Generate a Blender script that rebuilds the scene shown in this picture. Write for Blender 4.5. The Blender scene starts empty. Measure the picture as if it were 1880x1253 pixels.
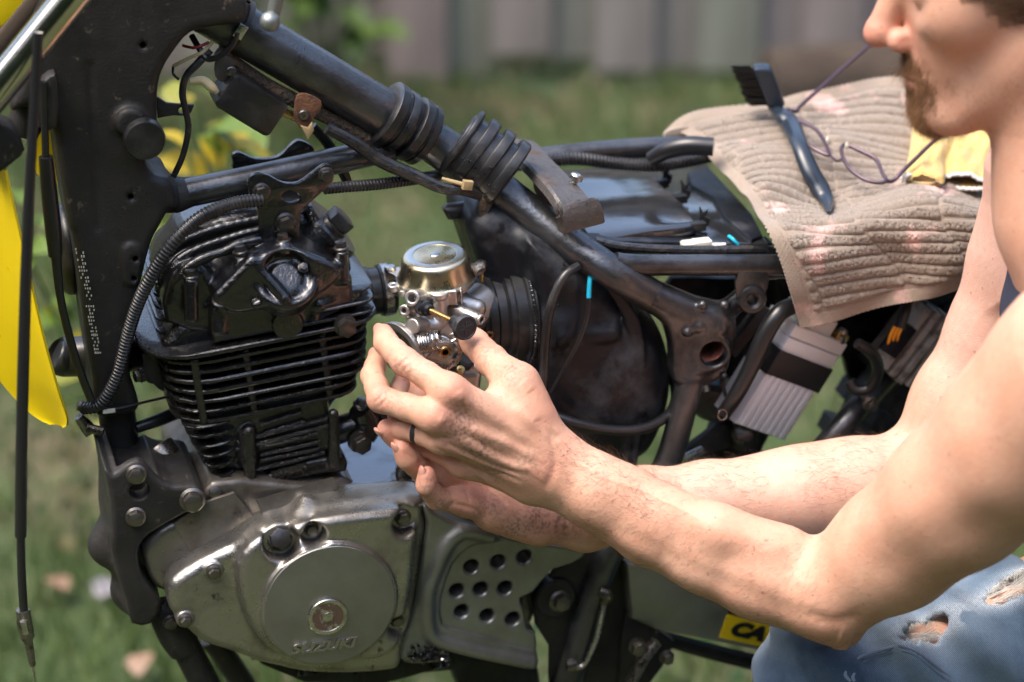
import bpy, math, random
import numpy as np
from mathutils import Vector, Matrix
from mathutils.geometry import tessellate_polygon
random.seed(7)
RNG = np.random.default_rng(7)
SC = bpy.context.scene
COL = SC.collection
R_ = math.radians
# ------------------------------------------------------------------ camera
YAW, PITCH, DIST = R_(16), R_(24), 2.05
FPX = 85 / 36 * 1880.0
TGT = np.array([0.0, -0.08, 0.62])
CD = np.array([math.sin(YAW) * math.cos(PITCH), math.cos(YAW) * math.cos(PITCH), -math.sin(PITCH)])
CR = np.array([math.cos(YAW), -math.sin(YAW), 0.0])
CU = np.cross(CR, CD)
CPOS = TGT - CD * DIST
cam = bpy.data.cameras.new("camera")
cam.lens = 85
cam.sensor_width = 36
cam.clip_start = 0.05
cam.clip_end = 500
cam.dof.use_dof = True
cam.dof.focus_distance = 1.975
cam.dof.aperture_fstop = 3.2
cam_ob = bpy.data.objects.new("camera", cam)
COL.objects.link(cam_ob)
M = Matrix(((CR[0], CU[0], -CD[0], CPOS[0]), (CR[1], CU[1], -CD[1], CPOS[1]), (CR[2], CU[2], -CD[2], CPOS[2]), (0, 0, 0, 1)))
cam_ob.matrix_world = M
SC.camera = cam_ob
GZ = -0.30                            # level of the lawn
# ------------------------------------------------------------------ light
SUN_EL, SUN_AZ = R_(64), R_(190)      # azimuth measured from +X towards +Y, where the sun stands
w = bpy.data.worlds.new("World")
SC.world = w
w.use_nodes = True
nt = w.node_tree
sky = nt.nodes.new("ShaderNodeTexSky")
sky.sky_type = 'NISHITA'
sky.sun_disc = False
sky.sun_elevation = SUN_EL
sky.sun_rotation = R_(90) - SUN_AZ
sky.air_density = 1.0
sky.dust_density = 4.0
sky.ozone_density = 0.7
bg = nt.nodes["Background"]
nt.links.new(sky.outputs[0], bg.inputs[0])
bg.inputs[1].default_value = 0.15
sl = bpy.data.lights.new("sun", 'SUN')
sl.energy = 0.7
sl.angle = R_(32)
sl.color = (1.0, 0.93, 0.84)
so = bpy.data.objects.new("sun", sl)
COL.objects.link(so)
sdir = Vector((math.cos(SUN_EL) * math.cos(SUN_AZ), math.cos(SUN_EL) * math.sin(SUN_AZ), math.sin(SUN_EL)))
so.rotation_euler = sdir.to_track_quat('Z', 'Y').to_euler()
so.location = (0, 0, 5)
vs = SC.view_settings
vs.view_transform = 'Standard'
vs.look = 'None'
vs.exposure = 1.93
vs.gamma = 1.0
vs.use_curve_mapping = False

# ------------------------------------------------------------------ picture measurements to places
def ray(px, py):
    return CD + CR * ((px - 940) / FPX) + CU * ((626.5 - py) / FPX)
def P(px, py, Y):                     # the point of the lateral plane Y seen at a measured picture position
    r = ray(px, py)
    return CPOS + r * ((Y - CPOS[1]) / r[1])
def PZ(px, py, Z):
    r = ray(px, py)
    return CPOS + r * ((Z - CPOS[2]) / r[2])
def D(px, py, d):
    return CPOS + ray(px, py) * d
def MPP(p):                           # metres per picture pixel at a place
    return float(np.dot(np.asarray(p) - CPOS, CD)) / FPX
def nrm(v):
    v = np.asarray(v, float)
    return v / (np.linalg.norm(v) + 1e-12)
def poly(pts, Y):                     # picture outline -> XZ outline on the lateral plane
    return np.array([P(x, y, Y)[[0, 2]] for x, y in pts])
def crom(pts, n=4, closed=True):
    p = np.asarray(pts, float)
    N = len(p)
    out = []
    rng = range(N) if closed else range(N - 1)
    for i in rng:
        if closed:
            a, b, c, d = p[(i - 1) % N], p[i], p[(i + 1) % N], p[(i + 2) % N]
        else:
            a, b, c, d = p[max(i - 1, 0)], p[i], p[i + 1], p[min(i + 2, N - 1)]
        for k in range(n):
            t = k / n
            out.append(0.5 * (2 * b + (c - a) * t + (2 * a - 5 * b + 4 * c - d) * t * t + (3 * b - a - 3 * c + d) * t ** 3))
    if not closed:
        out.append(p[-1])
    return np.array(out)

# ------------------------------------------------------------------ mesh and object helpers
def mk_mesh(name, v, f, smooth=True):
    me = bpy.data.meshes.new(name)
    v = np.asarray(v, np.float32)
    if isinstance(f, np.ndarray):
        n, k = f.shape
        me.vertices.add(len(v))
        me.vertices.foreach_set('co', v.ravel())
        me.loops.add(n * k)
        me.loops.foreach_set('vertex_index', f.astype(np.int32).ravel())
        me.polygons.add(n)
        me.polygons.foreach_set('loop_start', np.arange(0, n * k, k, dtype=np.int32))
        me.update(calc_edges=True)
        me.validate()
    else:
        me.from_pydata(v.tolist(), [], f)
        me.update()
    if smooth:
        me.polygons.foreach_set('use_smooth', np.ones(len(me.polygons), bool))
    return me
class MB:
    def __init__(s):
        s.v, s.f = [], []
    def add(s, v, f):
        o = len(s.v)
        s.v.extend([tuple(map(float, x)) for x in v])
        s.f.extend([tuple(int(i) + o for i in q) for q in f])
        return s
    def build(s, name, mat, parent=None, smooth=True, sharp=35):
        me = mk_mesh(name, s.v, s.f, smooth)
        if smooth and sharp:
            try:
                me.set_sharp_from_angle(angle=R_(sharp))
            except Exception:
                pass
        return obj(name, me, mat, parent)
def obj(name, me, mat, parent=None):
    o = bpy.data.objects.new(name, me)
    COL.objects.link(o)
    if mat is not None and len(me.materials) == 0:
        me.materials.append(mat)
    if parent is not None:
        o.parent = parent
        o.matrix_parent_inverse = MWI.get(parent.name, Matrix())
    return o
MWI = {}
def thing(name, label, cat, loc=(0, 0, 0), group=None):
    o = bpy.data.objects.new(name, None)
    o.empty_display_size = 0.05
    COL.objects.link(o)
    o.location = tuple(map(float, loc))
    MWI[o.name] = Matrix.Translation(Vector(o.location)).inverted()
    tag(o, label, cat, group)
    return o
def tag(o, label, cat, group=None):
    o['label'] = label
    o['category'] = cat
    if group:
        o['group'] = group
    return o
def frame_from(axis, up=(0, 0, 1)):
    z = nrm(axis)
    u = np.asarray(up, float)
    if abs(np.dot(z, u)) > 0.95:
        u = np.array([1.0, 0, 0])
    x = nrm(np.cross(u, z))
    y = np.cross(z, x)
    return x, y, z
def tube_geo(pts, rad, n=14, cap=True, flat=1.0, squash_dir=None):
    p = np.asarray(pts, float)
    N = len(p)
    rad = np.broadcast_to(np.asarray(rad, float), (N,))
    T = np.gradient(p, axis=0)
    T /= np.linalg.norm(T, axis=1)[:, None] + 1e-12
    x, y, _ = frame_from(T[0])
    V, F = [], []
    for i in range(N):
        x = nrm(x - T[i] * np.dot(x, T[i]))
        y = np.cross(T[i], x)
        for k in range(n):
            a = 2 * math.pi * k / n
            V.append(p[i] + (x * math.cos(a) + y * math.sin(a) * flat) * rad[i])
    for i in range(N - 1):
        for k in range(n):
            a, b = i * n + k, i * n + (k + 1) % n
            F.append((a, b, b + n, a + n))
    if cap:
        F.append(tuple(range(n - 1, -1, -1)))
        F.append(tuple((N - 1) * n + k for k in range(n)))
    return V, F
def ptube(pts, n=14, sub=6, cap=True, flat=1.0):
    """pts: (px, py, Y, radius in picture pixels) swept as a smooth tube"""
    q = crom(pts, sub, False) if len(pts) > 2 else np.asarray(pts, float)
    w = [P(a[0], a[1], a[2]) for a in q]
    r = [a[3] * MPP(c) for a, c in zip(q, w)]
    return tube_geo(w, r, n, cap, flat)
def corrugated(pts, pitch_px, depth=0.14, n=12):
    q = crom(pts, 10, False)
    w = np.array([P(a[0], a[1], a[2]) for a in q])
    r = np.array([a[3] * MPP(c) for a, c in zip(q, w)])
    s = np.r_[0, np.cumsum(np.linalg.norm(np.diff(w, axis=0), axis=1))]
    pit = pitch_px * MPP(w[0])
    m = int(s[-1] / pit * 4)
    t = np.linspace(0, s[-1], m)
    w2 = np.stack([np.interp(t, s, w[:, i]) for i in range(3)], 1)
    r2 = np.interp(t, s, r) * np.where((np.arange(m) % 4) < 2, 1.0, 1 - depth)
    return tube_geo(w2, r2, n)
def lathe_geo(prof, o, axis, n=32, cap=True, ell=None, up=(0, 0, 1)):
    """prof: list of (radius, height along axis)"""
    x, y, z = frame_from(axis, up)
    o = np.asarray(o, float)
    V, F = [], []
    ex, ey = ell if ell else (1, 1)
    for r, h in prof:
        for k in range(n):
            a = 2 * math.pi * k / n
            V.append(o + z * h + x * (r * ex * math.cos(a)) + y * (r * ey * math.sin(a)))
    for i in range(len(prof) - 1):
        for k in range(n):
            a, b = i * n + k, i * n + (k + 1) % n
            F.append((a, b, b + n, a + n))
    if cap:
        F.append(tuple(range(n - 1, -1, -1)))
        F.append(tuple((len(prof) - 1) * n + k for k in range(n)))
    return V, F
def area2(p):
    x, y = p[:, 0], p[:, 1]
    return 0.5 * float(np.sum(x * np.roll(y, -1) - y * np.roll(x, -1)))
def inset(p, d):
    a, b = np.roll(p, 1, 0), np.roll(p, -1, 0)
    e1 = p - a
    e2 = b - p
    e1 /= np.linalg.norm(e1, axis=1)[:, None] + 1e-12
    e2 /= np.linalg.norm(e2, axis=1)[:, None] + 1e-12
    n1 = np.stack([-e1[:, 1], e1[:, 0]], 1)
    n2 = np.stack([-e2[:, 1], e2[:, 0]], 1)
    m = n1 + n2
    m /= np.linalg.norm(m, axis=1)[:, None] + 1e-12
    c = np.clip(np.sum(m * n1, 1), 0.5, 1)
    return p + m * (d / c)[:, None]
def prism_geo(outer, o, ax, ay, az, t, bev=0.0, holes=(), hb=None):
    """outline in (ax, ay) about o; front face at 0 looking along az, body going back by t"""
    o, ax, ay, az = (np.asarray(k, float) for k in (o, ax, ay, az))
    V, F = [], []
    loops_f, loops_b = [], []
    hb = bev if hb is None else hb
    for idx, L in enumerate([outer] + list(holes)):
        L = np.asarray(L, float)
        a = area2(L)
        if (idx == 0) != (a > 0):
            L = L[::-1]
        b = bev if idx == 0 else hb
        rings = []
        if b > 0:
            for s, h in ((1.0, 0.0), (0.3, 0.3), (0.0, 1.0)):
                rings.append((inset(L, b * s), -h * b))
            rings.append((L, -(t - b)))
            rings.append((inset(L, b), -t))
        else:
            rings = [(L, 0.0), (L, -t)]
        n = len(L)
        s0 = len(V)
        for rl, h in rings:
            for q in rl:
                V.append(o + ax * q[0] + ay * q[1] + az * h)
        for i in range(len(rings) - 1):
            for k in range(n):
                a_, b_ = s0 + i * n + k, s0 + i * n + (k + 1) % n
                F.append((a_, a_ + n, b_ + n, b_))
        loops_f.append((rings[0][0], s0))
        loops_b.append((rings[-1][0], s0 + (len(rings) - 1) * n))
    for loops, flip in ((loops_f, False), (loops_b, True)):
        ids = []
        vv = []
        for l, s in loops:
            ids.extend(range(s, s + len(l)))
            vv.append([Vector((q[0], q[1], 0)) for q in l])
        for tri in tessellate_polygon(vv):
            a, b, c = (ids[i] for i in tri)
            F.append((a, b, c))
    # orient the caps
    Vn = np.array(V)
    out = []
    for f in F:
        if len(f) == 3:
            nn = np.cross(Vn[f[1]] - Vn[f[0]], Vn[f[2]] - Vn[f[0]])
            h = np.dot(Vn[f[0]] - o, az)
            want = 1 if h > -t * 0.5 else -1
            if np.dot(nn, az) * want < 0:
                f = (f[0], f[2], f[1])
        out.append(f)
    return V, out
EX, EY, EZ = np.array([1.0, 0, 0]), np.array([0, 1.0, 0]), np.array([0, 0, 1.0])
def plateY(pts, Y, t, bev=0.001, holes=(), smooth=0, hb=None):
    """plate lying in the lateral plane: picture outline, near face at Y, thickness t away from the camera"""
    o = crom(pts, smooth) if smooth else pts
    return prism_geo(poly(o, Y), (0, Y, 0), EX, EZ, -EY, t, bev, [poly(h, Y) for h in holes], hb)
def ring_px(cx, cy, r, n=20, e=1.0):
    return [(cx + r * math.cos(2 * math.pi * k / n), cy + r * e * math.sin(2 * math.pi * k / n)) for k in range(n)]
def circ_hole(px, py, Y, r_px, n=20):
    c = P(px, py, Y)
    r = r_px * MPP(c)
    return np.array([(c[0] + r * math.cos(2 * math.pi * k / n), c[2] + r * math.sin(2 * math.pi * k / n)) for k in range(n)])
def box_geo(o, ax, ay, az, sx, sy, sz, bev=0.0):
    """box centred on o with half sizes"""
    o, ax, ay, az = (np.asarray(k, float) for k in (o, ax, ay, az))
    return prism_geo(np.array([(-sx, -sy), (sx, -sy), (sx, sy), (-sx, sy)]), o + az * sz, ax, ay, az, 2 * sz, bev)
def rrect(a, b, r, n=5):
    out = []
    for cx, cy, s in ((a - r, b - r, 0), (-a + r, b - r, 90), (-a + r, -b + r, 180), (a - r, -b + r, 270)):
        for k in range(n + 1):
            t = R_(s + 90 * k / n)
            out.append((cx + r * math.cos(t), cy + r * math.sin(t)))
    return np.array(out)
def ico(n=1):
    import bmesh
    bm = bmesh.new()
    bmesh.ops.create_icosphere(bm, subdivisions=n, radius=1)
    v = np.array([x.co[:] for x in bm.verts])
    f = [tuple(q.index for q in g.verts) for g in bm.faces]
    bm.free()
    return v, f

# ------------------------------------------------------------------ distance-field modelling (castings, bodies)
def smin(a, b, k):
    if np.isscalar(k) and k <= 0:
        return np.minimum(a, b)
    h = np.maximum(k - np.abs(a - b), 0) / k
    return np.minimum(a, b) - h * h * k * 0.25
def smax(a, b, k):
    return -smin(-a, -b, k)
def sd_poly(p2, v):
    d = np.full(len(p2), 1e9)
    s = np.zeros(len(p2), bool)
    px, py = p2[:, 0], p2[:, 1]
    n = len(v)
    for i in range(n):
        ax, ay = v[i]
        bx, by = v[i - 1]
        ex, ey = bx - ax, by - ay
        wx, wy = px - ax, py - ay
        h = np.clip((wx * ex + wy * ey) / (ex * ex + ey * ey + 1e-18), 0, 1)
        dx, dy = wx - ex * h, wy - ey * h
        d = np.minimum(d, dx * dx + dy * dy)
        c1 = py >= ay
        c2 = py < by
        c3 = ex * wy > ey * wx
        s ^= (c1 & c2 & c3) | (~c1 & ~c2 & ~c3)
    d = np.sqrt(d)
    return np.where(s, -d, d)
def sd_ext(p, v, y0, y1, r=0.0):
    """XZ outline v extruded from y0 to y1 with rounded edges r"""
    a = sd_poly(p[:, [0, 2]], v) + r
    b = np.abs(p[:, 1] - (y0 + y1) / 2) - abs(y1 - y0) / 2 + r
    return np.minimum(np.maximum(a, b), 0) + np.sqrt(np.maximum(a, 0) ** 2 + np.maximum(b, 0) ** 2) - r
def sd_cone(p, a, b, ra, rb):
    a = np.asarray(a)
    ba = np.asarray(b) - a
    pa = p - a
    h = np.clip(pa @ ba / (ba @ ba + 1e-18), 0, 1)
    q = pa - h[:, None] * ba
    return np.sqrt(np.einsum('ij,ij->i', q, q)) - (ra + (rb - ra) * h)
def sd_cyl(p, a, b, r, rr=0.0):
    """solid cylinder from a to b, edges rounded by rr"""
    a = np.asarray(a, float)
    b = np.asarray(b, float)
    L = np.linalg.norm(b - a)
    z = (b - a) / L
    q = p - (a + b) / 2
    h = q @ z
    rad = np.sqrt(np.maximum(np.einsum('ij,ij->i', q, q) - h * h, 0))
    x = rad - r + rr
    y = np.abs(h) - L / 2 + rr
    return np.minimum(np.maximum(x, y), 0) + np.sqrt(np.maximum(x, 0) ** 2 + np.maximum(y, 0) ** 2) - rr
def sd_ell(p, c, rad, axes=None):
    q = p - np.asarray(c)
    if axes is not None:
        q = q @ np.asarray(axes).T
    r = np.asarray(rad)
    k0 = np.linalg.norm(q / r, axis=1)
    k1 = np.linalg.norm(q / (r * r), axis=1) + 1e-9
    return k0 * (k0 - 1) / k1
def sd_box(p, c, ax, ay, az, h, r=0.0):
    q = p - np.asarray(c)
    d = np.abs(np.stack([q @ np.asarray(ax), q @ np.asarray(ay), q @ np.asarray(az)], 1)) - np.asarray(h) + r
    return np.minimum(d.max(1), 0) + np.linalg.norm(np.maximum(d, 0), axis=1) - r
def mesh_sdf(f, lo, hi, h, B=10, lip=1.25, batch=24):
    lo = np.asarray(lo, float)
    hi = np.asarray(hi, float)
    nb = np.ceil((hi - lo) / (h * B)).astype(int)
    g = np.stack(np.meshgrid(*[np.arange(k) for k in nb], indexing='ij'), -1).reshape(-1, 3)
    rad = h * B * 0.5 * math.sqrt(3)
    keep = []
    for i in range(0, len(g), 20000):
        gg = g[i:i + 20000]
        c = lo + (gg + 0.5) * h * B
        keep.append(gg[np.abs(f(c)) < rad * lip + h])
    g = np.concatenate(keep)
    dims = nb * B + 2
    loc = np.stack(np.meshgrid(*[np.arange(B + 1)] * 3, indexing='ij'), -1).reshape(-1, 3)
    vid, vpos, quads = [], [], []
    def gid(ix):
        return (ix[..., 0].astype(np.int64) * dims[1] + ix[..., 1]) * dims[2] + ix[..., 2]
    cor = np.array([(i, j, k) for i in (0, 1) for j in (0, 1) for k in (0, 1)])
    edges = [(a, b) for a in range(8) for b in range(a + 1, 8) if np.abs(cor[a] - cor[b]).sum() == 1]
    for i in range(0, len(g), batch):
        gg = g[i:i + batch]
        ix = (gg[:, None, :] * B + loc[None])
        val = f((lo + ix.reshape(-1, 3) * h)).reshape(len(gg), B + 1, B + 1, B + 1)
        ins = val < 0
        C = [val[:, a:a + B, b:b + B, c:c + B] for a, b, c in cor]
        S = [ins[:, a:a + B, b:b + B, c:c + B] for a, b, c in cor]
        cnt = sum(s.astype(np.int8) for s in S)
        m = (cnt > 0) & (cnt < 8)
        w = np.argwhere(m)
        if len(w) == 0:
            continue
        vals = np.stack([c[m] for c in C], 1)
        acc = np.zeros((len(w), 3))
        num = np.zeros(len(w))
        for a, b in edges:
            va, vb = vals[:, a], vals[:, b]
            x = (va < 0) != (vb < 0)
            t = np.where(x, va / np.where(x, va - vb, 1), 0)
            acc += np.where(x[:, None], cor[a] + t[:, None] * (cor[b] - cor[a]), 0)
            num += x
        base = gg[w[:, 0]] * B + w[:, 1:]
        vpos.append(lo + (base + acc / num[:, None]) * h)
        vid.append(gid(base))
        for ax in range(3):
            o = [0, 0, 0]
            o[ax] = 1
            s0 = ins[:, :B, :B, :B]
            s1 = ins[:, o[0]:o[0] + B, o[1]:o[1] + B, o[2]:o[2] + B]
            e = np.argwhere(s0 != s1)
            if len(e) == 0:
                continue
            fl = s0[tuple(e.T)]
            bi = gg[e[:, 0]] * B + e[:, 1:]
            u, v = (ax + 1) % 3, (ax + 2) % 3
            du = np.zeros(3, int)
            du[u] = 1
            dv = np.zeros(3, int)
            dv[v] = 1
            q = np.stack([gid(bi - du - dv), gid(bi - dv), gid(bi), gid(bi - du)], 1)
            q = np.where(fl[:, None], q, q[:, ::-1])
            quads.append(q)
    vid = np.concatenate(vid)
    vpos = np.concatenate(vpos)
    quads = np.concatenate(quads)
    order = np.argsort(vid)
    sv = vid[order]
    k = np.clip(np.searchsorted(sv, quads), 0, len(sv) - 1)
    ok = (sv[k] == quads).all(1)
    return vpos, order[k[ok]].astype(np.int32)
def sdf_obj(name, f, lo, hi, h, mat, parent=None, **kw):
    v, q = mesh_sdf(f, lo, hi, h, **kw)
    return obj(name, mk_mesh(name, v, q), mat, parent)
# ------------------------------------------------------------------ materials
def mat(name, col, rough=0.5, metal=0.0, col2=None, scale=20, thr=(0.45, 0.65), rvar=0.0, bump=0.0, bscale=200, coat=0.0, detail=5,
        spec=0.5, col3=None, scale3=90, thr3=(0.6, 0.7), sheen=0, dist=0.003, metal2=None, rough2=None, rough3=None):
    m = bpy.data.materials.new(name)
    m.use_nodes = True
    t = m.node_tree
    N, L = t.nodes, t.links
    b = N["Principled BSDF"]
    b.inputs['Base Color'].default_value = (*col, 1)
    b.inputs['Roughness'].default_value = rough
    b.inputs['Metallic'].default_value = metal
    b.inputs['Specular IOR Level'].default_value = spec
    if coat:
        b.inputs['Coat Weight'].default_value = coat
        b.inputs['Coat Roughness'].default_value = 0.12
    if sheen:
        b.inputs['Sheen Weight'].default_value = sheen
    tc = N.new("ShaderNodeTexCoord")
    def noise(s, d=detail, off=0.0):
        n = N.new("ShaderNodeTexNoise")
        n.inputs['Scale'].default_value = s
        n.inputs['Detail'].default_value = d
        n.inputs['Roughness'].default_value = 0.62
        mp = N.new("ShaderNodeMapping")
        mp.inputs['Location'].default_value = (off, off * 1.7, off * 0.6)
        L.new(tc.outputs['Object'], mp.inputs[0])
        L.new(mp.outputs[0], n.inputs['Vector'])
        return n
    def ramp(src, lo, hi):
        r = N.new("ShaderNodeMapRange")
        r.inputs[1].default_value = lo
        r.inputs[2].default_value = hi
        L.new(src, r.inputs[0])
        return r.outputs[0]
    def mixc(fac, a, bcol):
        x = N.new("ShaderNodeMix")
        x.data_type = 'RGBA'
        L.new(fac, x.inputs[0])
        if isinstance(a, tuple):
            x.inputs[6].default_value = (*a, 1)
        else:
            L.new(a, x.inputs[6])
        x.inputs[7].default_value = (*bcol, 1)
        return x.outputs[2]
    def mixf(fac, a, bv):
        x = N.new("ShaderNodeMix")
        x.data_type = 'FLOAT'
        L.new(fac, x.inputs[0])
        if isinstance(a, float):
            x.inputs[2].default_value = a
        else:
            L.new(a, x.inputs[2])
        x.inputs[3].default_value = bv
        return x.outputs[0]
    c = tuple(col)
    rr = float(rough)
    mm = float(metal)
    if col2 is not None:
        f = ramp(noise(scale).outputs[0], *thr)
        c = mixc(f, c, col2)
        if rough2 is not None:
            rr = mixf(f, rr, rough2)
        if metal2 is not None:
            mm = mixf(f, mm, metal2)
    if col3 is not None:
        f = ramp(noise(scale3, 6, 3.1).outputs[0], *thr3)
        c = mixc(f, c, col3)
        if rough3 is not None:
            rr = mixf(f, rr, rough3)
        if metal2 is not None:
            mm = mixf(f, mm, metal2)
    if not isinstance(c, tuple):
        L.new(c, b.inputs['Base Color'])
    if rvar:
        f = ramp(noise(scale * 2.3, 4, 7.7).outputs[0], 0.3, 0.7)
        a = N.new("ShaderNodeMath")
        a.operation = 'MULTIPLY_ADD'
        L.new(f, a.inputs[0])
        a.inputs[1].default_value = rvar
        if isinstance(rr, float):
            a.inputs[2].default_value = rr - rvar * 0.5
        else:
            L.new(rr, a.inputs[2])
        a.use_clamp = True
        rr = a.outputs[0]
    if not isinstance(rr, float):
        L.new(rr, b.inputs['Roughness'])
    if not isinstance(mm, float):
        L.new(mm, b.inputs['Metallic'])
    if bump:
        n = noise(bscale, 4, 1.3)
        bp = N.new("ShaderNodeBump")
        bp.inputs['Strength'].default_value = bump
        bp.inputs['Distance'].default_value = dist
        L.new(n.outputs[0], bp.inputs['Height'])
        L.new(bp.outputs[0], b.inputs['Normal'])
    return m
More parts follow.
